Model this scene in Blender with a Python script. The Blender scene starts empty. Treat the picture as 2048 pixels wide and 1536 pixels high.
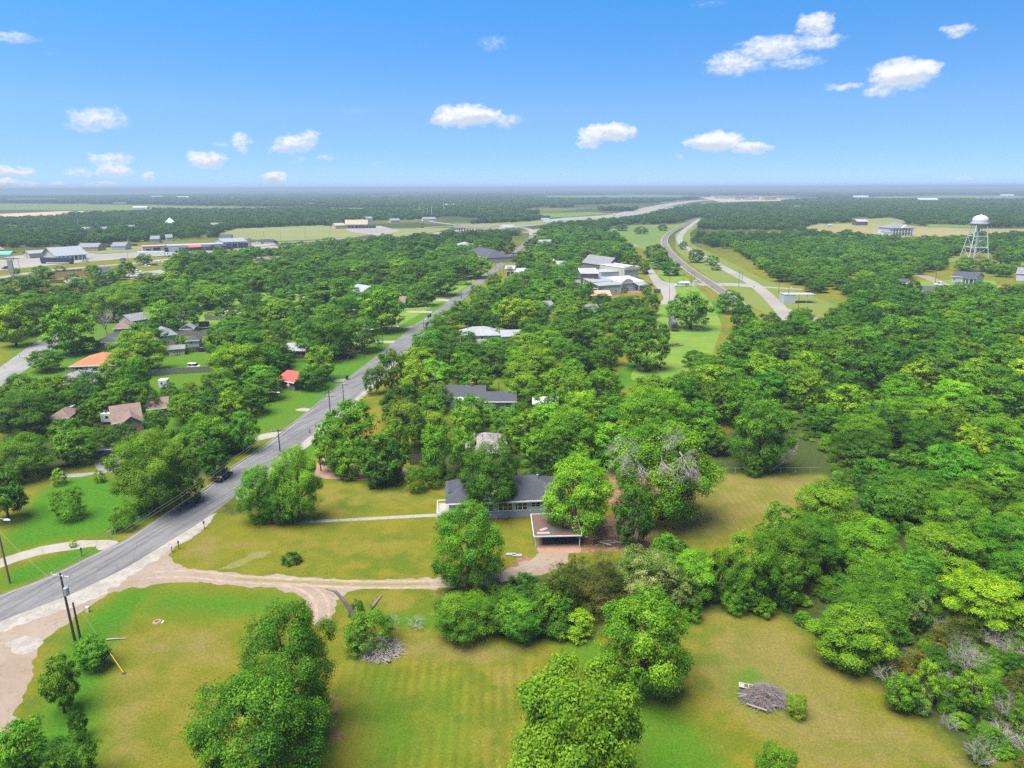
import bpy, math, random, numpy as np
from mathutils import Vector, Matrix
SC = bpy.context.scene
COL = SC.collection
# ---------------------------------------------------------------- camera, sky, sun, exposure
FPX, CAMH = 1422.0, 55.0                    # focal length in pixels of a 2048 px wide frame, camera height in m
PITCH = math.atan((768 - 376.5) / FPX); ROLL = math.atan(7 / 2048)
FW = np.array([0, math.cos(PITCH), -math.sin(PITCH)]); UP0 = np.array([0, math.sin(PITCH), math.cos(PITCH)]); RT0 = np.array([1., 0, 0])
RT = RT0 * math.cos(ROLL) - UP0 * math.sin(ROLL); UP = UP0 * math.cos(ROLL) + RT0 * math.sin(ROLL)
cam_d = bpy.data.cameras.new("camera"); cam = bpy.data.objects.new("camera", cam_d); COL.objects.link(cam)
cam_d.sensor_width = 36; cam_d.lens = 36 * FPX / 2048; cam_d.clip_start = 1; cam_d.clip_end = 120000
cam.matrix_world = Matrix([[RT[0], UP[0], -FW[0], 0], [RT[1], UP[1], -FW[1], 0], [RT[2], UP[2], -FW[2], CAMH], [0, 0, 0, 1]])
SC.camera = cam
SUN_EL, SUN_AZ = 70, -120                    # degrees; azimuth from +Y towards +X
world = bpy.data.worlds.new("World"); SC.world = world; world.use_nodes = True
sun_d = bpy.data.lights.new("sun", 'SUN'); sun_d.energy = 3.5; sun_d.angle = math.radians(48); sun_d.color = (1, .955, .85)
sun = bpy.data.objects.new("sun", sun_d); COL.objects.link(sun)
sd = Vector((math.sin(math.radians(SUN_AZ)) * math.cos(math.radians(SUN_EL)), math.cos(math.radians(SUN_AZ)) * math.cos(math.radians(SUN_EL)), math.sin(math.radians(SUN_EL))))
sun.rotation_euler = sd.to_track_quat('Z', 'Y').to_euler()
SC.view_settings.view_transform = 'Standard'; SC.view_settings.look = 'None'
SC.view_settings.exposure = 1.78; SC.view_settings.gamma = 1
SC.render.engine = 'CYCLES'
SC.cycles.max_bounces = 5; SC.cycles.diffuse_bounces = 1; SC.cycles.transmission_bounces = 3; SC.cycles.glossy_bounces = 2
SC.cycles.volume_bounces = 0; SC.cycles.caustics_reflective = False; SC.cycles.caustics_refractive = False
SC.cycles.sample_clamp_indirect = 4; SC.cycles.use_denoising = False
# ---------------------------------------------------------------- sky with clouds (world)
NT = world.node_tree; NT.nodes.clear()
class NB:
    """small node-tree writer"""
    def __init__(s, nt): s.nt = nt; s.N = nt.nodes; s.L = nt.links
    def n(s, t, **k):
        x = s.N.new(t)
        for a, b in k.items(): setattr(x, a, b)
        return x
    def put(s, sock, v):
        if isinstance(v, bpy.types.NodeSocket): s.L.new(v, sock)
        elif v is not None: sock.default_value = v
    def m(s, op, a, b=None, c=None, clamp=False):
        x = s.n('ShaderNodeMath', operation=op, use_clamp=clamp); s.put(x.inputs[0], a); s.put(x.inputs[1], b); s.put(x.inputs[2], c); return x.outputs[0]
    def v(s, op, a, b=None):
        x = s.n('ShaderNodeVectorMath', operation=op); s.put(x.inputs[0], a); s.put(x.inputs[1], b)
        return x.outputs['Value'] if op in ('LENGTH', 'DOT_PRODUCT') else x.outputs[0]
    def mix(s, f, a, b, bt='MIX'):
        x = s.n('ShaderNodeMix', data_type='RGBA', blend_type=bt); s.put(x.inputs[0], f); s.put(x.inputs[6], a); s.put(x.inputs[7], b); return x.outputs[2]
    def noise(s, vec, scale, detail=3, rough=.5, dist=0, dim='3D'):
        x = s.n('ShaderNodeTexNoise', noise_dimensions=dim); s.put(x.inputs['Vector'], vec); x.inputs['Scale'].default_value = scale
        x.inputs['Detail'].default_value = detail; x.inputs['Roughness'].default_value = rough; x.inputs['Distortion'].default_value = dist; return x.outputs['Fac']
    def sstep(s, x, a, b, lo=0., hi=1.):
        q = s.n('ShaderNodeMapRange', interpolation_type='SMOOTHSTEP'); s.put(q.inputs[0], x)
        q.inputs[1].default_value = a; q.inputs[2].default_value = b; q.inputs[3].default_value = lo; q.inputs[4].default_value = hi; return q.outputs[0]
    def ramp(s, x, stops):
        q = s.n('ShaderNodeValToRGB'); s.put(q.inputs[0], x); e = q.color_ramp.elements
        e[0].position, e[0].color = stops[0][0], (*stops[0][1], 1); e[1].position, e[1].color = stops[-1][0], (*stops[-1][1], 1)
        for p, c in stops[1:-1]:
            k = e.new(p); k.color = (*c, 1)
        return q.outputs[0]
b = NB(NT)
geo = b.n('ShaderNodeTexCoord'); dirv = geo.outputs['Generated']
sep = b.n('ShaderNodeSeparateXYZ'); b.put(sep.inputs[0], dirv)
zz = b.m('MAXIMUM', sep.outputs[2], 0.0)
hi = b.m('ADD', b.m('MULTIPLY', zz, 2.4), .085)
comb = b.n('ShaderNodeCombineXYZ'); b.put(comb.inputs[0], sep.outputs[0]); b.put(comb.inputs[1], sep.outputs[1]); b.put(comb.inputs[2], hi)
sky = b.n('ShaderNodeTexSky', sky_type='NISHITA'); sky.sun_disc = False; sky.sun_elevation = math.radians(SUN_EL); sky.sun_rotation = math.radians(SUN_AZ)
sky.altitude = 200; sky.air_density = 1.0; sky.dust_density = .2; sky.ozone_density = 3.0
b.put(sky.inputs[0], b.v('NORMALIZE', comb.outputs[0]))
hs = b.n('ShaderNodeHueSaturation'); b.put(hs.inputs['Color'], sky.outputs[0]); hs.inputs['Saturation'].default_value = 1.12; hs.inputs['Value'].default_value = 1.0
az = b.m('MULTIPLY', b.m('ARCTAN2', sep.outputs[0], sep.outputs[1]), 57.29578)
el = b.m('MULTIPLY', b.m('ARCSINE', sep.outputs[2]), 57.29578)
cc = b.n('ShaderNodeCombineXYZ'); b.put(cc.inputs[0], az); b.put(cc.inputs[1], el)
nz1 = b.n('ShaderNodeTexNoise'); b.put(nz1.inputs['Vector'], b.v('MULTIPLY', cc.outputs[0], (1, 1.5, 1))); nz1.inputs['Scale'].default_value = .9; nz1.inputs['Detail'].default_value = 5; nz1.inputs['Roughness'].default_value = .6
wob = b.v('MULTIPLY', b.v('SUBTRACT', nz1.outputs['Color'], (.5, .5, .5)), (2.0, 1.0, 0))
cw = b.v('ADD', cc.outputs[0], wob)
def px_dir(u, v):
    d = RT * (u - 1024) / FPX - UP * (v - 768) / FPX + FW
    d = d / np.linalg.norm(d)
    return math.degrees(math.atan2(d[0], d[1])), math.degrees(math.asin(d[2]))
# every cloud: centre u v, half width, half height (pixels of the photograph), thickness
CLOUDS = [(1470, 128, 62, 24, .62), (1545, 96, 70, 26, .72), (1632, 50, 42, 24, .78), (1640, 84, 50, 16, .6), (1590, 125, 62, 14, .4),
    (1800, 150, 66, 30, 1.0), (1840, 142, 44, 22, 1.0), (1760, 186, 36, 14, .55), (1690, 175, 42, 8, .55), (1912, 62, 34, 13, .6),
    (925, 232, 56, 24, 1.0), (968, 232, 36, 16, .9), (1012, 242, 36, 14, .5), (892, 242, 30, 12, .8),
    (1215, 264, 52, 18, .95), (1178, 282, 26, 18, .8), (1252, 264, 28, 10, .6), (1438, 284, 52, 20, 1.15), (1408, 284, 34, 16, 1.0), (1498, 296, 42, 12, .85),
    (592, 286, 40, 18, .75), (618, 274, 22, 14, .6), (568, 298, 28, 12, .7), (480, 286, 18, 22, .6), (410, 320, 40, 17, .8), (438, 318, 22, 10, .5),
    (546, 356, 27, 11, 1.0), (196, 236, 62, 24, .55), (176, 248, 44, 18, .5), (216, 320, 48, 16, .6), (230, 342, 40, 15, .75), (160, 348, 36, 11, .45), (296, 352, 17, 9, .7),
    (24, 343, 46, 11, .8), (12, 368, 40, 9, .85), (60, 372, 20, 6, .5), (30, 76, 50, 14, .42), (985, 88, 34, 18, .28), (710, 222, 30, 8, .18), (650, 314, 22, 8, .35), (600, 320, 20, 6, .3), (750, 328, 22, 5, .25),
    (1920, 356, 30, 6, .35), (120, 370, 22, 6, .5), (210, 368, 40, 5, .5), (880, 355, 30, 4, .2), (440, 290, 18, 8, .3), (1358, 310, 10, 6, .3), (100, 108, 16, 5, .2), (1420, 8, 40, 8, .2)]
dens = None; tops = None
for u, v, w, h, k in CLOUDS:
    a0, e0 = px_dir(u, v); a1, _ = px_dir(u + w, v); _, e1 = px_dir(u, v - h)
    q = b.v('MULTIPLY', b.v('SUBTRACT', cw, (a0, e0, 0)), (1 / max(a1 - a0, .1) / 1.25, 1 / max(e1 - e0, .1) / 1.25, 0))
    r2 = b.v('DOT_PRODUCT', q, q)
    d = b.m('MULTIPLY', b.m('SUBTRACT', 1.0, r2), k)
    sy = b.n('ShaderNodeSeparateXYZ'); b.put(sy.inputs[0], q)
    dens = d if dens is None else b.m('MAXIMUM', dens, d)
    t = b.m('MULTIPLY', b.m('MAXIMUM', d, 0.0), sy.outputs[1]); tops = t if tops is None else b.m('ADD', tops, t)
fine = b.noise(b.v('MULTIPLY', cc.outputs[0], (1, 1.6, 1)), 2.2, 8, .62)
dd = b.m('ADD', dens, b.m('MULTIPLY', b.m('SUBTRACT', fine, .50), .85))
mask = b.m('MULTIPLY', b.sstep(dd, -.05, .85), b.m('LESS_THAN', -.001, dens))
mask = b.m('MULTIPLY', mask, b.sstep(dens, 0.0, .4))
shade = b.sstep(b.m('ADD', tops, b.m('MULTIPLY', b.m('SUBTRACT', fine, .5), .8)), -.35, .3)
ccol = b.mix(shade, (.62, .70, .82, 1), (.95, .96, .98, 1))
CL = 5.3                                    # cloud brightness in the sky texture's units
cv = b.v('SCALE', ccol); cv.node.inputs['Scale'].default_value = CL
tintc = b.ramp(b.m('MULTIPLY', zz, 2.0), [(0, (.80, .80, .94)), (.10, (.94, .98, 1.08)), (.20, (1.06, 1.16, 1.2)), (.44, (.60, 1.20, 1.38)), (.55, (.62, 1.05, 1.25)), (1, (1, 1, 1))])
skyt = b.mix(1.0, hs.outputs[0], tintc, 'MULTIPLY')
skyc = b.mix(b.m('MULTIPLY', mask, .96), skyt, cv)
bg = b.n('ShaderNodeBackground'); b.put(bg.inputs[0], skyc); bg.inputs[1].default_value = .060
out = b.n('ShaderNodeOutputWorld'); b.L.new(bg.outputs[0], out.inputs[0])
world.cycles.sampling_method = 'MANUAL'; world.cycles.sample_map_resolution = 512
# ---------------------------------------------------------------- measuring: a photograph pixel -> the ground point it shows
def G(u, v, z=0.0):
    d = RT * (u - 1024) / FPX - UP * (v - 768) / FPX + FW
    t = (z - CAMH) / d[2]
    return (float(d[0] * t), float(d[1] * t))
def PIX(x, y, z=0.0):
    q = np.array([x, y, z - CAMH]); w = q @ FW
    return 1024 + FPX * (q @ RT) / w, 768 - FPX * (q @ UP) / w
def dist_of(x, y, z=0): return float(np.array([x, y, z - CAMH]) @ FW)
def height_at(u, vb, vt):
    x, y = G(u, vb); lo, hi_ = 0.2, 90.
    for _ in range(40):
        m_ = (lo + hi_) / 2
        if PIX(x, y, m_)[1] > vt: lo = m_
        else: hi_ = m_
    return lo
# ---------------------------------------------------------------- tagging
def tag(o, label=None, cat=None, group=None, kind=None):
    if label: o['label'] = label
    if cat: o['category'] = cat
    if group: o['group'] = group
    if kind: o['kind'] = kind
    return o
def empty(name, loc, rz=0, **k):
    o = bpy.data.objects.new(name, None); COL.objects.link(o); o.location = loc; o.rotation_euler = (0, 0, rz); o.empty_display_size = .5
    return tag(o, **k)
def copy_tree(root, loc, rz=None, label=None, group=None, scale=None):
    r = root.copy(); COL.objects.link(r); r.location = loc
    if rz is not None: r.rotation_euler = (0, 0, rz)
    if label: r['label'] = label
    if group: r['group'] = group
    if scale: r.scale = scale
    for ch in list(root.children):
        c = ch.copy(); COL.objects.link(c); c.parent = r
        for g in list(ch.children):
            d_ = g.copy(); COL.objects.link(d_); d_.parent = c
    return r
# ---------------------------------------------------------------- mesh builder
class MB:
    def __init__(s): s.v = []; s.f = []; s.m = []; s.mi = 0
    def face(s, pts, mi=None):
        k = len(s.v); s.v += [tuple(p) for p in pts]; s.f.append(tuple(range(k, k + len(pts)))); s.m.append(s.mi if mi is None else mi); return s
    def box(s, x0, x1, y0, y1, z0, z1, mi=None):
        k = len(s.v); s.v += [(x0, y0, z0), (x1, y0, z0), (x1, y1, z0), (x0, y1, z0), (x0, y0, z1), (x1, y0, z1), (x1, y1, z1), (x0, y1, z1)]
        for q in ((0, 3, 2, 1), (4, 5, 6, 7), (0, 1, 5, 4), (1, 2, 6, 5), (2, 3, 7, 6), (3, 0, 4, 7)): s.f.append(tuple(k + i for i in q)); s.m.append(s.mi if mi is None else mi)
        return s
    def hull(s, bot, top, mi=None):          # side walls and caps between two equal rings
        n = len(bot); k = len(s.v); s.v += [tuple(p) for p in bot] + [tuple(p) for p in top]; mi = s.mi if mi is None else mi
        for i in range(n): s.f.append((k + i, k + (i + 1) % n, k + n + (i + 1) % n, k + n + i)); s.m.append(mi)
        s.f.append(tuple(k + i for i in reversed(range(n)))); s.f.append(tuple(k + n + i for i in range(n))); s.m += [mi, mi]; return s
    def tube(s, pts, rad, n=6, cap=True, mi=None):
        mi = s.mi if mi is None else mi; k0 = len(s.v); P = [Vector(p) for p in pts]
        for i, p in enumerate(P):
            t = (P[min(i + 1, len(P) - 1)] - P[max(i - 1, 0)]); t = t.normalized() if t.length > 1e-9 else Vector((0, 0, 1))
            a = t.cross(Vector((0, 0, 1)) if abs(t.z) < .9 else Vector((1, 0, 0))).normalized(); c = t.cross(a)
            r = rad[i] if hasattr(rad, '__len__') else rad
            for j in range(n):
                th = 2 * math.pi * j / n; s.v.append(tuple(p + (a * math.cos(th) + c * math.sin(th)) * r))
        for i in range(len(P) - 1):
            for j in range(n):
                s.f.append((k0 + i * n + j, k0 + i * n + (j + 1) % n, k0 + (i + 1) * n + (j + 1) % n, k0 + (i + 1) * n + j)); s.m.append(mi)
        if cap: s.f.append(tuple(k0 + (len(P) - 1) * n + j for j in range(n))); s.m.append(mi); s.f.append(tuple(k0 + n - 1 - j for j in range(n))); s.m.append(mi)
        return s
    def lathe(s, prof, n=16, mi=None, cx=0, cy=0):   # prof: (r, z) upward
        mi = s.mi if mi is None else mi; k = len(s.v)
        for r, z in prof:
            for j in range(n): s.v.append((cx + r * math.cos(2 * math.pi * j / n), cy + r * math.sin(2 * math.pi * j / n), z))
        for i in range(len(prof) - 1):
            for j in range(n): s.f.append((k + i * n + j, k + i * n + (j + 1) % n, k + (i + 1) * n + (j + 1) % n, k + (i + 1) * n + j)); s.m.append(mi)
        return s
    def mesh(s, name, mats, smooth=False):
        me = bpy.data.meshes.new(name); me.from_pydata(s.v, [], s.f)
        for m_ in (mats if isinstance(mats, (list, tuple)) else [mats]): me.materials.append(m_)
        me.polygons.foreach_set('material_index', s.m)
        if smooth: me.polygons.foreach_set('use_smooth', [True] * len(s.f))
        me.update(); return me
    def build(s, name, mats, parent=None, smooth=False, loc=None, **k):
        o = bpy.data.objects.new(name, s.mesh(name, mats, smooth)); COL.objects.link(o)
        if parent is not None: o.parent = parent
        if loc is not None: o.location = loc
        return tag(o, **k)
# ---------------------------------------------------------------- materials
def lin(r, g, b_): return tuple(((c / 255) / 12.92 if c / 255 <= .04045 else ((c / 255 + .055) / 1.055) ** 2.4) for c in (r, g, b_))
MATS = {}
def material(name):
    m_ = bpy.data.materials.new(name); m_.use_nodes = True; nt = m_.node_tree
    q = NB(nt); p = nt.nodes['Principled BSDF']; return m_, q, p
def mat(name, col, rough=.8, var=.18, scale=1.2, bump=0., metal=0., coord='Object', fine=0):
    """plain surface with two scales of worn variation"""
    if name in MATS: return MATS[name]
    m_, q, p = material(name); tc = q.n('ShaderNodeTexCoord').outputs[coord]
    n1 = q.noise(tc, scale, 4, .6); n2 = q.noise(tc, scale * 9, 3, .6)
    f = q.m('ADD', q.m('MULTIPLY', n1, .65), q.m('MULTIPLY', n2, .35))
    k = q.m('ADD', q.m('MULTIPLY', q.m('SUBTRACT', f, .5), var * 4), 1.0)
    c = q.v('SCALE', (*col, ), None); q.put(c.node.inputs['Scale'], k)
    q.put(p.inputs['Base Color'], c); p.inputs['Roughness'].default_value = rough; p.inputs['Metallic'].default_value = metal
    if bump:
        bp = q.n('ShaderNodeBump'); bp.inputs['Strength'].default_value = bump; bp.inputs['Distance'].default_value = .05; q.put(bp.inputs['Height'], n2); q.L.new(bp.outputs[0], p.inputs['Normal'])
    MATS[name] = m_; return m_
def mat_lines(name, col, col2, axis=2, period=.2, width=.12, rough=.7, var=.12, bump=.3, brick=False, extra=None):
    """boards, siding, ribbed metal or shingle courses: lines across one axis"""
    if name in MATS: return MATS[name]
    m_, q, p = material(name); tc = q.n('ShaderNodeTexCoord').outputs['Object']
    se = q.n('ShaderNodeSeparateXYZ'); q.put(se.inputs[0], tc)
    w = q.m('FRACT', q.m('DIVIDE', se.outputs[axis], period)); line = q.m('LESS_THAN', w, width)
    n1 = q.noise(tc, .9, 4, .6); n2 = q.noise(tc, 7, 3, .6)
    k = q.m('ADD', q.m('MULTIPLY', q.m('SUBTRACT', q.m('ADD', q.m('MULTIPLY', n1, .6), q.m('MULTIPLY', n2, .4)), .5), var * 4), 1.0)
    base = q.mix(line, (*col, 1), (*col2, 1))
    if extra: base = q.mix(q.sstep(n1, .44, .60), base, (*extra, 1))
    c = q.v('SCALE', base); q.put(c.node.inputs['Scale'], k); q.put(p.inputs['Base Color'], c); p.inputs['Roughness'].default_value = rough
    bp = q.n('ShaderNodeBump'); bp.inputs['Strength'].default_value = bump; bp.inputs['Distance'].default_value = .04; q.put(bp.inputs['Height'], w); q.L.new(bp.outputs[0], p.inputs['Normal'])
    MATS[name] = m_; return m_
def mat_brick(name, c1, c2, mortar):
    if name in MATS: return MATS[name]
    m_, q, p = material(name); tc = q.n('ShaderNodeTexCoord').outputs['Object']
    se = q.n('ShaderNodeSeparateXYZ'); q.put(se.inputs[0], tc); cb = q.n('ShaderNodeCombineXYZ'); q.put(cb.inputs[0], q.m('ADD', se.outputs[0], se.outputs[1])); q.put(cb.inputs[1], se.outputs[2])
    br = q.n('ShaderNodeTexBrick'); q.put(br.inputs[0], cb.outputs[0]); br.inputs['Color1'].default_value = (*c1, 1); br.inputs['Color2'].default_value = (*c2, 1); br.inputs['Mortar'].default_value = (*mortar, 1)
    br.inputs['Scale'].default_value = 3.5; br.inputs['Mortar Size'].default_value = .02
    n1 = q.noise(tc, 1.3, 4, .6); c = q.v('SCALE', br.outputs[0]); q.put(c.node.inputs['Scale'], q.m('ADD', n1, .5)); q.put(p.inputs['Base Color'], c); p.inputs['Roughness'].default_value = .85
    MATS[name] = m_; return m_
def shingle(name, col, var=.2):
    """asphalt shingles: fine courses plus speckle"""
    if name in MATS: return MATS[name]
    m_, q, p = material(name); tc = q.n('ShaderNodeTexCoord').outputs['Object']
    vo = q.n('ShaderNodeTexVoronoi'); q.put(vo.inputs['Vector'], q.v('MULTIPLY', tc, (1.0, 2.2, 2.2))); vo.inputs['Scale'].default_value = 2.6
    sp = q.n('ShaderNodeSeparateColor'); q.put(sp.inputs[0], vo.outputs['Color']); n1 = q.noise(tc, .45, 4, .6)
    k = q.m('ADD', q.m('MULTIPLY', q.m('SUBTRACT', sp.outputs[0], .5), var * 1.6), q.m('ADD', q.m('MULTIPLY', n1, .5), .75))
    c = q.v('SCALE', (*col, )); q.put(c.node.inputs['Scale'], k); q.put(p.inputs['Base Color'], c); p.inputs['Roughness'].default_value = .9
    bp = q.n('ShaderNodeBump'); bp.inputs['Strength'].default_value = .35; bp.inputs['Distance'].default_value = .03; q.put(bp.inputs['Height'], sp.outputs[0]); q.L.new(bp.outputs[0], p.inputs['Normal'])
    MATS[name] = m_; return m_
def leaf_mat(name, stops, trans=.2, gloss=.01):
    if name in MATS: return MATS[name]
    m_ = bpy.data.materials.new(name); m_.use_nodes = True; nt = m_.node_tree; nt.nodes.clear(); q = NB(nt)
    at = q.n('ShaderNodeAttribute', attribute_name='tint'); oi = q.n('ShaderNodeObjectInfo')
    t = q.m('ADD', at.outputs['Fac'], q.m('MULTIPLY', q.m('SUBTRACT', oi.outputs['Random'], .5), .42), clamp=True)
    c = q.ramp(t, stops); c = q.mix(1.0, c, oi.outputs['Color'], 'MULTIPLY')
    r2 = q.m('FRACT', q.m('MULTIPLY', oi.outputs['Random'], 17.3)); r3 = q.m('FRACT', q.m('MULTIPLY', oi.outputs['Random'], 91.7)); hv = q.mix(r3, (.80, .94, 1.1, 1), (1.20, 1.04, .8, 1)); c = q.mix(1.0, c, hv, 'MULTIPLY')
    c = q.v('SCALE', c); q.put(c.node.inputs['Scale'], q.m('ADD', .72, q.m('MULTIPLY', r2, .62)))
    df = q.n('ShaderNodeBsdfDiffuse'); q.put(df.inputs[0], c)
    tr = q.n('ShaderNodeBsdfTranslucent'); c2 = q.mix(1.0, c, (1.25, 1.15, .55, 1), 'MULTIPLY'); q.put(tr.inputs[0], c2)
    mx = q.n('ShaderNodeMixShader'); mx.inputs[0].default_value = trans; q.L.new(df.outputs[0], mx.inputs[1]); q.L.new(tr.outputs[0], mx.inputs[2])
    gl = q.n('ShaderNodeBsdfGlossy'); gl.inputs['Roughness'].default_value = .6; gl.inputs[0].default_value = (.8, .85, .8, 1)
    m2 = q.n('ShaderNodeMixShader'); m2.inputs[0].default_value = gloss; q.L.new(mx.outputs[0], m2.inputs[1]); q.L.new(gl.outputs[0], m2.inputs[2])
    o = q.n('ShaderNodeOutputMaterial'); q.L.new(m2.outputs[0], o.inputs[0]); MATS[name] = m_; return m_
LEAF = leaf_mat('leaf_green', [(0, (.018, .066, .004)), (.3, (.046, .145, .005)), (.65, (.105, .235, .007)), (1, (.175, .305, .014))])
NEEDLE = leaf_mat('leaf_cedar', [(0, (.026, .050, .007)), (.5, (.055, .088, .009)), (1, (.12, .13, .018))], .15)
BLOOM = leaf_mat('leaf_bloom', [(0, (.035, .10, .010)), (.4, (.09, .19, .02)), (.6, (.17, .26, .04)), (.85, (.30, .33, .12))], .25)
BARK = mat('bark', (.085, .066, .05), .95, .3, 2.5, .4)
DEADWOOD = mat('dead_wood', (.30, .265, .24), .9, .25, 1.5, .2)
DARKWOOD = mat('weathered_wood', (.09, .065, .05), .9, .3, 2., .2)
POLE = mat('pole_wood', (.055, .042, .035), .9, .3, 2., .2)
POLE_B = mat('pole_brown', (.16, .095, .06), .9, .25, 2., .2)
STEEL = mat('galvanised_steel', (.30, .32, .34), .55, .12, 2., 0, .3)
WHITE = mat('white_paint', (.60, .61, .62), .5, .08, 1.)
TRIM = mat('white_trim', (.78, .78, .78), .5, .05, 1.)
GLASS = mat('window_glass', (.015, .018, .022), .12, .1, 1.)
BLACK = mat('black_rubber', (.018, .018, .018), .7, .1)
CONCRETE = mat('concrete', (.25, .235, .21), .85, .16, .35, .1)
WIRE = mat('wire_alu', (.22, .22, .21), .6, .05)
# ---------------------------------------------------------------- ground sheet with land-cover masks
def GP(pts): return np.array([G(u, v) for u, v in pts])
def sdist(X, Y, poly):
    """signed distance (m) to a polygon, positive inside"""
    d2 = np.full(X.shape, 1e18); ins = np.zeros(X.shape, bool); n = len(poly)
    for i in range(n):
        x1, y1 = poly[i]; x2, y2 = poly[(i + 1) % n]; ex, ey = x2 - x1, y2 - y1
        t = np.clip(((X - x1) * ex + (Y - y1) * ey) / (ex * ex + ey * ey + 1e-12), 0, 1)
        d2 = np.minimum(d2, (X - x1 - t * ex) ** 2 + (Y - y1 - t * ey) ** 2)
        c = (y1 > Y) != (y2 > Y); ins ^= c & (X < (x2 - x1) * (Y - y1) / (y2 - y1 + 1e-12) + x1)
    return np.where(ins, 1, -1) * np.sqrt(d2)
def inpoly(x, y, poly): return sdist(np.array([x]), np.array([y]), poly)[0] > 0
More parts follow.
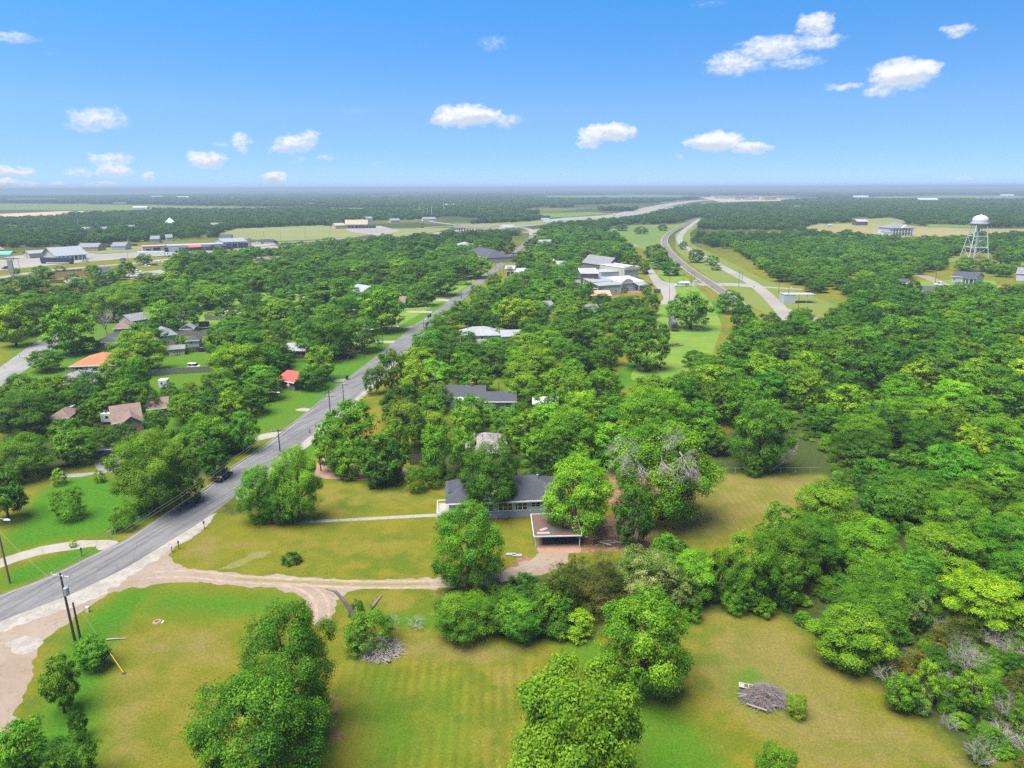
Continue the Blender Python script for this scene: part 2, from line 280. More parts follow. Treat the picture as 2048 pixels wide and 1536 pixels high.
# name: [(strength, softness m, polygon in photo pixels)]
COVER = {
 'dry': [(.75, 6, [(240, 1262), (480, 1250), (478, 1335), (225, 1360)]), (.8, 5, [(215, 1350), (330, 1330), (300, 1536), (190, 1560)]), (.5, 8, [(235, 1330), (470, 1300), (430, 1536), (240, 1560)]),
         (.95, 4, [(700, 1262), (1070, 1285), (1050, 1330), (860, 1330), (760, 1300)]), (.5, 8, [(690, 1300), (760, 1290), (830, 1536), (680, 1560)]), (.6, 6, [(950, 1320), (1085, 1290), (1060, 1400), (1010, 1560), (930, 1560)]),
         (.6, 5, [(760, 1190), (900, 1185), (870, 1235), (740, 1225)]), (.5, 6, [(600, 960), (900, 965), (900, 1030), (600, 1035)]), (.4, 9, [(480, 1050), (900, 1040), (880, 1150), (450, 1145)]),
         (.8, 4, [(370, 1060), (470, 1075), (430, 1140), (350, 1110)]), (.75, 7, [(1290, 950), (1660, 945), (1660, 1000), (1500, 1080), (1250, 1100), (1200, 1080)]), (.9, 4, [(1400, 948), (1660, 948), (1660, 1000), (1560, 975), (1400, 965)]),
         (.9, 3, [(1230, 1050), (1330, 1000), (1310, 1090), (1240, 1110)]), (.85, 8, [(1400, 1225), (1560, 1225), (1750, 1390), (2000, 1560), (1620, 1560), (1390, 1390), (1350, 1340)]), (.5, 5, [(1390, 1235), (1540, 1235), (1600, 1300), (1390, 1300)]),
         (.9, 3, [(1570, 1240), (1660, 1305), (1760, 1380), (1720, 1390), (1600, 1310)]), (.7, 3, [(1700, 1380), (1800, 1420), (1960, 1560), (1900, 1560)]), (.5, 12, [(1000, 1020), (1060, 1010), (1070, 1110), (1010, 1110)]),
         (.55, 6, [(1280, 690), (1420, 690), (1380, 760), (1290, 745)]), (.6, 5, [(1440, 585), (1480, 600), (1480, 625), (1440, 620)])],
 'lush': [(.75, 12, [(0, 590), (500, 570), (980, 560), (900, 640), (640, 850), (400, 940), (0, 900)]), (.6, 12, [(860, 900), (860, 700), (1000, 560), (1200, 560), (1250, 760), (1100, 850), (1000, 930)]),(1, 4, [(30, 1536), (130, 1265), (250, 1175), (330, 1168), (250, 1260), (220, 1300), (200, 1560), (0, 1700)]), (.8, 5, [(300, 1168), (600, 1180), (600, 1235), (380, 1250), (250, 1235)]),
          (1, 4, [(0, 1080), (60, 1000), (130, 950), (240, 955), (330, 1020), (300, 1040), (220, 1070), (100, 1085), (0, 1115)]), (1, 2, [(0, 1145), (160, 1095), (230, 1090), (110, 1145), (0, 1185)]),
          (.75, 3, [(1080, 1265), (1190, 1260), (1300, 1370), (1400, 1440), (1480, 1536), (1480, 1600), (1280, 1600), (1200, 1400)]), (.7, 6, [(700, 1300), (800, 1340), (900, 1536), (720, 1560)]), (.6, 6, [(820, 1350), (960, 1340), (960, 1560), (840, 1560)]), (.5, 4, [(440, 1120), (540, 1120), (540, 1145), (430, 1145)]),
          (.9, 3, [(590, 790), (720, 720), (780, 690), (700, 770), (640, 840), (560, 900), (520, 960), (640, 910), (660, 860)]), (1, 4, [(540, 700), (720, 705), (690, 770), (560, 775)]), (.8, 5, [(290, 740), (430, 740), (430, 700), (380, 690), (290, 700)]), (.8, 5, [(60, 750), (160, 680), (130, 700), (60, 770), (0, 800)]),
          (1, 4, [(1290, 760), (1360, 750), (1350, 700), (1440, 650), (1460, 600), (1380, 600), (1320, 640), (1310, 690), (1230, 745), (1225, 790)]), (.8, 5, [(1440, 890), (1480, 870), (1620, 890), (1600, 945), (1440, 945)]),
          (.7, 8, [(1540, 600), (1680, 600), (1680, 640), (1560, 640)]), (.8, 3, [(1460, 1340), (1500, 1325), (1600, 1400), (1590, 1440), (1520, 1430), (1450, 1390)]), (.8, 2, [(880, 1255), (1200, 1250), (1200, 1275), (880, 1272)]), (.9, 2, [(740, 1225), (870, 1225), (880, 1260), (760, 1255)]), (.5, 10, [(1240, 790), (1300, 740), (1370, 740), (1290, 800)]), (.6, 3, [(1320, 1150), (1560, 1180), (1640, 1290), (1560, 1235), (1400, 1222)])],
 'soil': [(.9, 1.5, [(1165, 1030), (1290, 1045), (1300, 1100), (1160, 1108)]), (.35, 2, [(545, 1000), (590, 1035), (560, 1070), (480, 1110), (420, 1135), (470, 1080)]), (.55, 1.0, [(1478, 1375), (1530, 1362), (1582, 1380), (1565, 1408), (1530, 1416), (1495, 1402)]), (.9, 2, [(1200, 940), (1420, 945), (1330, 1000), (1230, 1060)]), (.55, 1.5, [(1020, 1112), (1170, 1112), (1130, 1150), (1010, 1150)]),
          (.8, 2, [(650, 1380), (680, 1380), (680, 1500), (650, 1500)]), (.5, 2, [(640, 730), (760, 640), (750, 690), (680, 730)]), (.9, 2, [(1150, 570), (1300, 560), (1300, 590), (1180, 592)]), (.5, 3, [(1370, 510), (1440, 560), (1480, 590), (1450, 590), (1400, 550)]), (.4, 1, [(175, 1415), (215, 1400), (215, 1430), (185, 1435)])],
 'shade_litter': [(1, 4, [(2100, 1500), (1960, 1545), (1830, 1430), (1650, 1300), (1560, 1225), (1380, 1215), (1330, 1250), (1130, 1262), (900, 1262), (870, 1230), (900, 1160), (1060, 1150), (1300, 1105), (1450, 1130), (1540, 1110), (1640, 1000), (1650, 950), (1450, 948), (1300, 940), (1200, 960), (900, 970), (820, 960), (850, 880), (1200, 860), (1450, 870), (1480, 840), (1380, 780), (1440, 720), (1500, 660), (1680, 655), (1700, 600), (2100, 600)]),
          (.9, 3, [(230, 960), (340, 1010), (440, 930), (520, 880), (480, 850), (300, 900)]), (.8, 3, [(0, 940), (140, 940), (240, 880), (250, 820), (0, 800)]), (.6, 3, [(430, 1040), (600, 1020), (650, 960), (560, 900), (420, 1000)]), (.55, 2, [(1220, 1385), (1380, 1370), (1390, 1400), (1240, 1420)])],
 'stripe': [(1, 3, [(700, 1330), (1080, 1320), (1100, 1600), (660, 1600)]), (.35, 5, [(1300, 1000), (1640, 960), (1500, 1080), (1290, 1100)])],
}
def axis(lo, hi_, step, far, grow=1.35):
    a = list(np.arange(lo, hi_ + 1e-6, step)); s = step
    while a[-1] < far: s *= grow; a.append(a[-1] + s)
    s = step
    while a[0] > -far: s *= grow; a.insert(0, a[0] - s)
    return np.array(a)
gx = axis(-150, 170, .8, 30000); gy = axis(48, 330, .8, 30000)
XX, YY = np.meshgrid(gx, gy); nx, ny = len(gx), len(gy)
gm = bpy.data.meshes.new('ground'); vco = np.zeros((nx * ny, 3), np.float32); vco[:, 0] = XX.ravel(); vco[:, 1] = YY.ravel()
idx = np.arange(nx * ny).reshape(ny, nx); fq = np.stack([idx[:-1, :-1], idx[:-1, 1:], idx[1:, 1:], idx[1:, :-1]], -1).reshape(-1, 4)
def np_mesh(me, v, f, smooth=False):
    me.vertices.add(len(v)); me.vertices.foreach_set('co', np.ascontiguousarray(v, np.float32).ravel())
    k = f.shape[1]; me.loops.add(len(f) * k); me.loops.foreach_set('vertex_index', np.ascontiguousarray(f, np.int32).ravel())
    me.polygons.add(len(f)); me.polygons.foreach_set('loop_start', np.arange(len(f), dtype=np.int32) * k); me.polygons.foreach_set('loop_total', np.full(len(f), k, np.int32))
    if smooth: me.polygons.foreach_set('use_smooth', np.ones(len(f), bool))
    me.update(calc_edges=True)
np_mesh(gm, vco, fq)
near = (np.abs(vco[:, 0]) < 420) & (vco[:, 1] > 40) & (vco[:, 1] < 700)
Xn, Yn = vco[near, 0].astype(float), vco[near, 1].astype(float)
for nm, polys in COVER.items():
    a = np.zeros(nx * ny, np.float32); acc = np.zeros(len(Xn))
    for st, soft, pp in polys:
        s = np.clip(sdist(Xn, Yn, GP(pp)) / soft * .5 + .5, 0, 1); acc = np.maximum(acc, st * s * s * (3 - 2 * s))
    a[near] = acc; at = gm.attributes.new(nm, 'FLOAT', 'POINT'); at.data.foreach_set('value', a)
def ground_material():
    m_, q, p = material('grass_ground'); tc = q.n('ShaderNodeTexCoord').outputs['Object']
    A = {k: q.n('ShaderNodeAttribute', attribute_name=k).outputs['Fac'] for k in COVER}
    n0 = q.noise(tc, .035, 4, .55); n1 = q.noise(tc, .22, 5, .62); n2 = q.noise(tc, 1.6, 4, .65); n3 = q.noise(tc, 9, 3, .7); n4 = q.noise(tc, 34, 2, .6)
    nn = q.m('ADD', q.m('MULTIPLY', n1, .5), q.m('ADD', q.m('MULTIPLY', n2, .3), q.m('MULTIPLY', n3, .2)))
    base = q.mix(q.sstep(n0, .35, .65), (0.071, 0.108, 0.005, 1), (0.118, 0.119, 0.007, 1))
    base = q.mix(q.sstep(n1, .40, .62), base, (0.145, 0.133, 0.010, 1))
    def over(base, key, col, push=.9, lo=.25, hi_=.75):
        f = q.m('ADD', A[key], q.m('MULTIPLY', q.m('MULTIPLY', q.m('SUBTRACT', nn, .5), push * 2.2), q.sstep(A[key], 0, .25)), clamp=True)
        return q.mix(q.sstep(f, lo, hi_), base, col)
    base = over(base, 'dry', q.mix(q.sstep(n2, .35, .65), (0.178, 0.152, 0.038, 1), (0.150, 0.118, 0.040, 1)), 1.1, .3, 1.1)
    base = over(base, 'lush', q.mix(q.sstep(n2, .3, .7), (0.030, 0.118, 0.003, 1), (0.056, 0.148, 0.005, 1)), .8, .2, 1.0)
    sx = q.n('ShaderNodeSeparateXYZ'); q.put(sx.inputs[0], tc)
    ph = q.m('ADD', q.m('MULTIPLY', sx.outputs[0], 5.0), q.m('ADD', q.m('MULTIPLY', sx.outputs[1], .12), q.m('MULTIPLY', n1, 3.0)))
    st = q.m('MULTIPLY', q.m('MULTIPLY', q.m('SINE', ph), A['stripe']), q.m('MULTIPLY', q.sstep(n0, .36, .6), .13))
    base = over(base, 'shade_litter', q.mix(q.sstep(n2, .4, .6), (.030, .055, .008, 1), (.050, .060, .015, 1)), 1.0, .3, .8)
    base = over(base, 'soil', q.mix(q.sstep(n2, .35, .65), (0.245, 0.158, 0.115, 1), (0.149, 0.079, 0.026, 1)), 1.4, .45, .65)
    n5 = q.noise(tc, 3.4, 3, .7); weed = q.sstep(q.noise(tc, 2.3, 2, .5), .66, .74)
    base = q.mix(q.m('MULTIPLY', weed, .45), base, (.055, .085, .012, 1))
    st = q.m('ADD', st, q.m('MULTIPLY', q.m('SUBTRACT', n5, .5), 1.0))
    k = q.m('ADD', q.m('ADD', q.m('MULTIPLY', q.m('SUBTRACT', n3, .5), 1.2), q.m('MULTIPLY', q.m('SUBTRACT', n4, .5), 1.4)), q.m('ADD', .9, st))
    c = q.v('SCALE', base); q.put(c.node.inputs['Scale'], k)
    ln = q.v('LENGTH', tc); far = q.sstep(ln, 450, 1000)
    nf = q.noise(tc, .004, 5, .6); fc = q.mix(q.sstep(nf, .45, .6), (0.030, 0.045, 0.005, 1), (0.088, 0.094, 0.011, 1))
    c = q.mix(far, c, fc)
    q.put(p.inputs['Base Color'], c); p.inputs['Roughness'].default_value = .95; p.inputs['Specular IOR Level'].default_value = .15
    bp = q.n('ShaderNodeBump'); bp.inputs['Strength'].default_value = .6; bp.inputs['Distance'].default_value = .12; q.put(bp.inputs['Height'], q.m('ADD', n3, n4)); q.L.new(bp.outputs[0], p.inputs['Normal'])
    return m_
gm.materials.append(ground_material())
ground = bpy.data.objects.new('ground', gm); COL.objects.link(ground); tag(ground, 'mown grass and bare patches over the whole flat terrain', kind='structure')
# ---------------------------------------------------------------- sheets: roads, gravel, paths, fields
def refine(P, step):
    out_ = []
    for i in range(len(P)):
        a, c = P[i], P[(i + 1) % len(P)]; n = max(1, int(np.hypot(*(c - a)) / step))
        for j in range(n): out_.append(a + (c - a) * j / n)
    return np.array(out_)
def smooth_ring(P, it=2):
    for _ in range(it): P = (np.roll(P, 1, 0) + 2 * P + np.roll(P, -1, 0)) / 4
    return P
def sheet(name, pts, m_, z, label=None, rag=0., step=1.0, world_pts=False, seed=1, smooth=3, kind='structure'):
    P = np.array(pts, float) if world_pts else GP(pts)
    if step:
        P = smooth_ring(refine(P, step), smooth)
        if rag:
            r = np.random.RandomState(seed); d = r.normal(0, rag, P.shape); d = (d + np.roll(d, 1, 0)) / 1.4; P = P + d
    import bmesh
    bm = bmesh.new(); f = bm.faces.new([bm.verts.new((x, y, z)) for x, y in P]); bm.normal_update()
    if f.normal.z < 0: f.normal_flip()
    bmesh.ops.triangulate(bm, faces=[f]); me = bpy.data.meshes.new(name); bm.to_mesh(me); bm.free(); me.materials.append(m_)
    o = bpy.data.objects.new(name, me); COL.objects.link(o); return tag(o, label, kind=kind)
def catmull(P, n=8):
    P = [np.array(p, float) for p in P]; Q = [2 * P[0] - P[1]] + P + [2 * P[-1] - P[-2]]; out_ = []
    for i in range(1, len(Q) - 2):
        for j in range(n):
            t = j / n; out_.append(.5 * ((2 * Q[i]) + (-Q[i - 1] + Q[i + 1]) * t + (2 * Q[i - 1] - 5 * Q[i] + 4 * Q[i + 1] - Q[i + 2]) * t * t + (-Q[i - 1] + 3 * Q[i] - 3 * Q[i + 1] + Q[i + 2]) * t ** 3))
    out_.append(P[-1]); return np.array(out_)
def strip(name, line, w, m_, z, label=None, off=0., px=True, kind='structure', h=0, n=8):
    C = catmull([G(*p) for p in line] if px else line, n); T = np.gradient(C, axis=0); T /= np.linalg.norm(T, axis=1)[:, None] + 1e-9; N = np.stack([-T[:, 1], T[:, 0]], 1)
    L_, R_ = C + N * (off + w / 2), C + N * (off - w / 2); mb = MB(); n = len(C)
    if not h:
        mb.v = [(x, y, z) for x, y in R_] + [(x, y, z) for x, y in L_]
        mb.f = [(i, i + 1, n + i + 1, n + i) for i in range(n - 1)]; mb.m = [0] * (n - 1)
    else:
        mb.v = [(x, y, z) for x, y in R_] + [(x, y, z) for x, y in L_] + [(x, y, z + h) for x, y in R_] + [(x, y, z + h) for x, y in L_]
        for i in range(n - 1): mb.f += [(2 * n + i, 2 * n + i + 1, 3 * n + i + 1, 3 * n + i), (i, i + 1, 2 * n + i + 1, 2 * n + i), (n + i + 1, n + i, 3 * n + i, 3 * n + i + 1)]
        mb.m = [0] * len(mb.f)
    return mb.build(name, m_, None, kind=kind, label=label)
def pave(name, c1, c2, scale=.25, speck=14, k=.5, patch=None, cracks=0.):
    m_, q, p = material(name); tc = q.n('ShaderNodeTexCoord').outputs['Object']
    n1 = q.noise(tc, scale, 5, .65); n2 = q.noise(tc, speck, 3, .7); n3 = q.noise(tc, 1.4, 5, .65, 1.5)
    c = q.mix(q.sstep(n1, .38, .62), (*c1, 1), (*c2, 1))
    if patch: c = q.mix(q.sstep(n3, .50, .68), c, (*patch, 1))
    if cracks:
        vo = q.n('ShaderNodeTexVoronoi', feature='DISTANCE_TO_EDGE'); q.put(vo.inputs['Vector'], q.v('ADD', tc, q.v('SCALE', tc))); vo.inputs['Scale'].default_value = .16
        vo.inputs['Vector'].links[0].from_node.inputs[1].links[0].from_node.inputs['Scale'].default_value = 0
        c = q.mix(q.m('MULTIPLY', q.m('LESS_THAN', vo.outputs[0], .008), cracks), c, (.03, .03, .03, 1))
    if name == 'asphalt':
        vr = q.n('ShaderNodeVectorRotate', rotation_type='Z_AXIS'); q.put(vr.inputs['Vector'], tc); vr.inputs['Angle'].default_value = math.radians(-72)
        n4 = q.noise(q.v('MULTIPLY', vr.outputs[0], (.05, 1.1, 1)), 1.0, 4, .65); c = q.mix(q.sstep(n4, .42, .66), c, (.082, .080, .082, 1)); c = q.mix(q.m('MULTIPLY', q.sstep(n3, .60, .72), .5), c, (.06, .06, .062, 1))
    s = q.v('SCALE', c); q.put(s.node.inputs['Scale'], q.m('ADD', q.m('MULTIPLY', q.m('SUBTRACT', n2, .5), k), q.m('ADD', .7, q.m('MULTIPLY', n3, .6))))
    q.put(p.inputs['Base Color'], s); p.inputs['Roughness'].default_value = .9; p.inputs['Specular IOR Level'].default_value = .2
    bp = q.n('ShaderNodeBump'); bp.inputs['Strength'].default_value = .4; bp.inputs['Distance'].default_value = .03; q.put(bp.inputs['Height'], n2); q.L.new(bp.outputs[0], p.inputs['Normal'])
    MATS[name] = m_; return m_
ASPH = pave('asphalt', (.116, .115, .119), (.140, .138, .141), .12, 16, .3, None, .25)
ASPH2 = pave('old_asphalt', (.16, .155, .155), (.20, .195, .19), .12, 16, .4, (.13, .125, .12), .3)
GRAV = pave('tan_gravel', (0.185, 0.140, 0.105), (0.210, 0.170, 0.135), .13, 7, .7, (0.140, 0.100, 0.075))
CHALK = pave('white_gravel', (0.260, 0.243, 0.220), (0.203, 0.186, 0.163), .5, 7, .6, (0.158, 0.141, 0.119))
DIRT = pave('red_dirt', (0.259, 0.151, 0.108), (0.216, 0.130, 0.094), .3, 7, .6, (0.173, 0.108, 0.079))
CONC = pave('pale_concrete', (0.243, 0.225, 0.196), (0.208, 0.194, 0.167), .2, 8, .25, None, .3)
PAVE = pave('highway_concrete', (0.212, 0.199, 0.178), (0.180, 0.169, 0.154), .02, .6, .2)
FTAN = pave('tan_field', (0.216, 0.168, 0.068), (0.160, 0.152, 0.056), .006, .25, .25, (0.120, 0.136, 0.040))
FOLIVE = pave('olive_field', (0.144, 0.152, 0.044), (0.116, 0.140, 0.040), .008, .25, .25, (0.160, 0.152, 0.056))
FGREEN = pave('pale_green_field', (.070, .125, .018), (.095, .135, .024), .004, .2, .25, (.115, .125, .03))
FDIRT = pave('bare_construction_soil', (0.352, 0.264, 0.184), (0.304, 0.232, 0.160), .01, .3, .2)
LAWN = pave('yard_lawn', (0.072, 0.152, 0.013), (0.112, 0.168, 0.018), .09, 5, .5, (0.124, 0.152, 0.024))
road_left = [(0, 1190), (105, 1150), (195, 1105), (244, 1084), (314, 1038), (377, 1000), (416, 975), (465, 935), (520, 900), (574, 857), (622, 819), (688, 764), (764, 705), (833, 649), (876, 619), (906, 596), (942, 570), (980, 542), (1008, 518), (1030, 500), (1050, 482), (1064, 466)]
road_right = [(0, 1243), (70, 1216), (140, 1190), (209, 1157), (265, 1129), (331, 1087), (377, 1059), (422, 1030), (480, 985), (546, 932), (600, 889), (640, 856), (683, 822), (721, 786), (807, 707), (828, 686), (866, 650), (900, 621), (924, 600), (952, 576), (990, 546), (1017, 522), (1038, 502), (1058, 484), (1076, 466)]
XL = G(0, 1190), G(0, 1243)
rl = GP(road_left); rr = GP(road_right)
rl = np.vstack([rl[0] - (rl[1] - rl[0]) * 3, rl]); rr = np.vstack([rr[0] - (rr[1] - rr[0]) * 3, rr])
sheet('road', list(map(tuple, rl)) + list(map(tuple, rr[::-1])), ASPH, .016, 'grey asphalt road running away beside the front lawns', world_pts=True, step=1.2, smooth=2)
LINEW = mat('road_paint_white', (.30, .30, .29), .7, .3, 3.)
def offset_line(P, d):
    T = np.gradient(P, axis=0); T /= np.linalg.norm(T, axis=1)[:, None]; return P + np.stack([-T[:, 1], T[:, 0]], 1) * d
strip('road_edge_line', [tuple(p) for p in offset_line(rl[:16], -.42)], .09, LINEW, .021, 'thin worn white line along the left edge of the road', px=False)
strip('kerb', [tuple(p) for p in offset_line(rl[6:20], .12)], .16, CONCRETE, .0, 'low concrete kerb along the left side of the road', px=False, h=.13)
strip('kerb', [tuple(p) for p in offset_line(rr[13:22], -.12)], .16, CONCRETE, .0, 'low concrete kerb along the right side of the road', px=False, h=.13)
drive_pts = [(432, 1026), (394, 1070), (349, 1094), (337, 1112), (345, 1125), (363, 1133), (400, 1141), (436, 1143), (500, 1150), (560, 1150), (657, 1158), (760, 1160), (873, 1156), (930, 1152), (985, 1146), (1030, 1132), (1060, 1118), (1076, 1106), (1140, 1106), (1138, 1122), (1110, 1140), (1040, 1160), (960, 1172), (873, 1178), (800, 1178), (740, 1178), (700, 1182), (680, 1195), (668, 1222), (655, 1252), (625, 1252), (628, 1230), (612, 1203), (585, 1185), (545, 1176), (500, 1173), (436, 1168), (349, 1164), (265, 1176), (223, 1187), (167, 1220), (140, 1241), (115, 1258), (84, 1286), (70, 1314), (59, 1366), (42, 1408), (24, 1450), (0, 1502), (-40, 1590), (-420, 1590), (-420, 1243), (0, 1243), (140, 1192), (265, 1127), (377, 1057)]
sheet('gravel_driveway', drive_pts, GRAV, .008, 'tan gravel driveway and pull-off leading from the road to the carport', rag=.2, step=.55)
sheet('gravel_patch', [(12, 1282), (48, 1266), (86, 1280), (74, 1304), (40, 1312), (16, 1304)], pave('grey_gravel', (.20, .18, .165), (.25, .225, .205), .5, 6, .8, (.16, .145, .13)), .0105, 'grey washed-out patch in the gravel pull-off at the left edge', rag=.25, step=.5)
sheet('bare_track', [(425, 1138), (470, 1118), (540, 1098), (552, 1104), (500, 1124), (455, 1143)], pave('worn_grass', (.125, .115, .035), (.115, .12, .025), .8, 6, .7, (.15, .12, .06)), .0055, 'worn track crossing the front lawn towards the driveway', rag=.35, step=.6)
strip('grass_median', [(470, 1158), (600, 1164), (720, 1169), (860, 1168)], .55, pave('verge_grass', (0.120, 0.144, 0.024), (0.160, 0.136, 0.048), .4, 9, .6, (0.200, 0.160, 0.096)), .013, 'thin strip of grass between the wheel tracks of the gravel driveway')
TRK = pave('wheel_track', (.27, .205, .165), (.215, .16, .13), .9, 6, .7, (.19, .14, .11))
for o_ in (-.85, .85): strip('wheel_track', [(300, 1150), (380, 1148), (470, 1158), (600, 1164), (720, 1169), (860, 1168), (940, 1163), (1010, 1152), (1060, 1133)], .5, TRK, .0115, 'packed wheel track in the gravel driveway', off=o_)
for o_ in (-.8, .8): strip('wheel_track', [(560, 1163), (610, 1175), (640, 1200), (646, 1240)], .45, TRK, .0118, 'packed wheel track on the driveway branch', off=o_)
sheet('gravel_shoulder', [(-60, 1262), (0, 1240), (70, 1213), (140, 1188), (209, 1154), (265, 1126), (331, 1084), (377, 1056), (426, 1026), (434, 1026), (396, 1066), (345, 1098), (310, 1120), (260, 1155), (200, 1192), (140, 1218), (70, 1240), (0, 1264), (-60, 1285)], CHALK, .012, 'whitish gravel shoulder along the near side of the road', rag=.22, step=.5)
sheet('gravel_shoulder', [(470, 992), (546, 930), (600, 888), (640, 855), (683, 821), (721, 785), (790, 722), (800, 722), (735, 787), (690, 830), (648, 868), (600, 905), (555, 942), (480, 1004)], CHALK, .012, 'narrow whitish shoulder beyond the roadside bushes', rag=.1, step=.6)
sheet('dirt_driveway', [(620, 950), (640, 918), (660, 905), (672, 905), (670, 922), (700, 928), (815, 936), (812, 957), (730, 959), (652, 958)], DIRT, .008, 'reddish dirt driveway under the twin-trunk tree', rag=.15, step=.6)
sheet('walkway', [(585, 1042), (700, 1037), (800, 1031), (896, 1026), (897, 1032), (800, 1037), (700, 1042), (588, 1048)], CONC, .010, 'narrow pale concrete walkway crossing the front lawn to the house', rag=.03, step=.5, smooth=1)
sheet('driveway', [(-60, 1140), (0, 1117), (84, 1092), (157, 1081), (213, 1080), (240, 1082), (205, 1101), (195, 1091), (157, 1098), (87, 1108), (35, 1122), (0, 1136), (-60, 1165)], CONC, .010, 'curved tan driveway at the lower left edge beside the light pole', rag=.05, step=.6)
sheet('white_gravel_patch', [(188, 1092), (215, 1083), (243, 1082), (222, 1098), (205, 1102)], CHALK, .014, 'white gravel patch where the curved driveway meets the road', rag=.2, step=.5)
sheet('driveway', [(120, 948), (200, 944), (188, 930), (196, 905), (232, 908), (249, 930), (246, 940), (200, 947), (157, 954), (120, 956)], ASPH2, .010, 'grey driveway under the dark parked van', rag=.08, step=.6)
sheet('driveway', [(503, 884), (560, 872), (566, 862), (520, 868)], CONC, .012, 'short concrete driveway apron left of the road by the utility pole')
sheet('driveway', [(583, 820), (612, 814), (628, 820), (616, 824)], CONC, .012, 'short concrete driveway apron near the red-roofed house')
sheet('driveway', [(660, 758), (700, 757), (690, 764), (660, 763)], CONC, .012, 'concrete driveway beside the wheelie bin')
sheet('driveway', [(746, 682), (800, 681), (790, 687), (746, 685)], CONC, .012, 'concrete driveway across the lawn by the large trees')
sheet('driveway', [(800, 655), (830, 651), (826, 655), (800, 658)], CONC, .012, 'pale driveway between the mailbox lawns')
sheet('driveway', [(812, 622), (866, 622), (864, 626), (812, 625)], CONC, .012, 'pale driveway beside the roadside bins')
sheet('side_street', [(-60, 770), (0, 734), (30, 713), (66, 687), (99, 669), (122, 668), (119, 680), (114, 690), (61, 733), (0, 776), (-60, 815)], ASPH2, .010, 'grey side street at the left edge')
sheet('side_street', [(870, 597), (912, 600), (906, 604), (868, 601)], CONC, .012, 'pale concrete side street joining the road')
sheet('carport_slab', [(1073, 1098), (1072, 1074), (1158, 1072), (1163, 1106), (1079, 1109)], DIRT, .014, 'reddish dirt and slab under the rusty carport', rag=.04, step=.6, smooth=1)
# roads of the town and the railway
sheet('town_street', [(1289, 536), (1303, 535), (1312, 548), (1324, 562), (1345, 567), (1420, 566), (1482, 566), (1530, 573), (1530, 578), (1480, 572), (1400, 571), (1348, 571), (1352, 584), (1360, 604), (1335, 606), (1322, 612), (1312, 611), (1318, 604), (1330, 600), (1322, 585), (1306, 566), (1298, 552)], PAVE, .016, 'pale street bending past the old brick buildings to the rail crossing', step=4)
strip('side_street', [(1240, 483), (1262, 488), (1271, 493)], 5, PAVE, .012, 'short grey street end among the trees beyond the town')
strip('county_road', [(1398, 438), (1380, 452), (1366, 464), (1359, 477), (1368, 492), (1385, 502), (1407, 514), (1437, 530), (1470, 548), (1505, 567), (1528, 585), (1552, 608), (1570, 628), (1582, 642)], 7, PAVE, .0225, 'pale county road running beside the railway')
strip('county_road', [(1566, 618), (1600, 630), (1640, 642), (1672, 650)], 6.5, PAVE, .0265, 'short pale road branching right from the county road')
strip('county_road', [(1524, 574), (1560, 576), (1604, 579)], 5, PAVE, .0265, 'pale road stub towards the white shed')
BALL = pave('ballast', (.13, .115, .10), (.10, .09, .08), .1, 3, .5)
RAILL = [(1398, 436), (1370, 449), (1342, 464), (1329, 478), (1334, 497), (1352, 517), (1376, 537), (1402, 555), (1428, 572), (1450, 587), (1480, 610)]
strip('rail_bed', RAILL, 5.0, BALL, .02, 'grey gravel bed of the curving railway', h=.25)
strip('rail_bed_edge', RAILL, 7.4, pave('pale_ballast', (.22, .20, .18), (.18, .16, .14), .1, 3, .4), .018, 'pale gravel fringe of the curving railway')
for s_, w_ in ((-.72, 'left'), (.72, 'right')):
    strip('railway_rail', RAILL, .16, mat('rail_rust', (.10, .075, .06), .5), .27, 'rusty steel rail on the gravel bed', off=s_, h=.16)
strip('railway_sleepers', RAILL, 2.4, mat_lines('sleepers', (.10, .085, .075), (.18, .16, .14), 1, .7, .4), .272, 'dark timber sleepers under the rails')
sheet('field', [(1180, 475), (1240, 452), (1350, 449), (1392, 440), (1330, 470), (1320, 500), (1340, 530), (1300, 545), (1290, 500), (1250, 485)], FGREEN, .006, 'light green open grass left of the curving railway', step=12)
sheet('field', [(1398, 438), (1408, 440), (1380, 466), (1382, 488), (1425, 508), (1475, 532), (1530, 560), (1600, 584), (1680, 612), (1690, 645), (1600, 650), (1560, 645), (1440, 575), (1352, 500), (1350, 468)], pave('verge', (.085, .13, .016), (.11, .13, .022), .02, 1, .3, (.13, .12, .03)), .005, 'grass verge between the railway and the county road', step=8)
sheet('field', [(1345, 530), (1420, 600), (1445, 650), (1420, 720), (1340, 760), (1250, 770), (1290, 700), (1310, 640), (1320, 610), (1350, 602), (1345, 572), (1310, 545)], LAWN, .004, 'bright green meadow between the railway and the wood', step=6)
# highway, frontage roads and far fields
def hw(name, line, w, label, z=.02): return strip(name, line, w, PAVE, z, label)
hw('highway', [(-60, 546), (0, 537), (160, 522), (300, 511), (480, 499), (640, 487), (760, 478), (881, 466), (960, 457), (1040, 452), (1152, 439), (1241, 432), (1290, 422), (1345, 410), (1400, 402), (1480, 397), (1560, 393)], 24, 'wide pale concrete highway crossing the view', .03)
hw('highway', [(1040, 449), (1152, 437), (1241, 430), (1290, 420), (1345, 408), (1400, 401), (1480, 396), (1560, 392)], 60, 'broad bundle of pale highway lanes running to the horizon', .034)
hw('frontage_road', [(1060, 462), (1120, 453), (1180, 446), (1250, 437), (1300, 426), (1350, 414), (1420, 405)], 14, 'pale near frontage road of the far highway', .036)
hw('frontage_road', [(-60, 566), (0, 555), (109, 540), (270, 526), (400, 512), (560, 502), (700, 491)], 9, 'pale near frontage road of the highway')
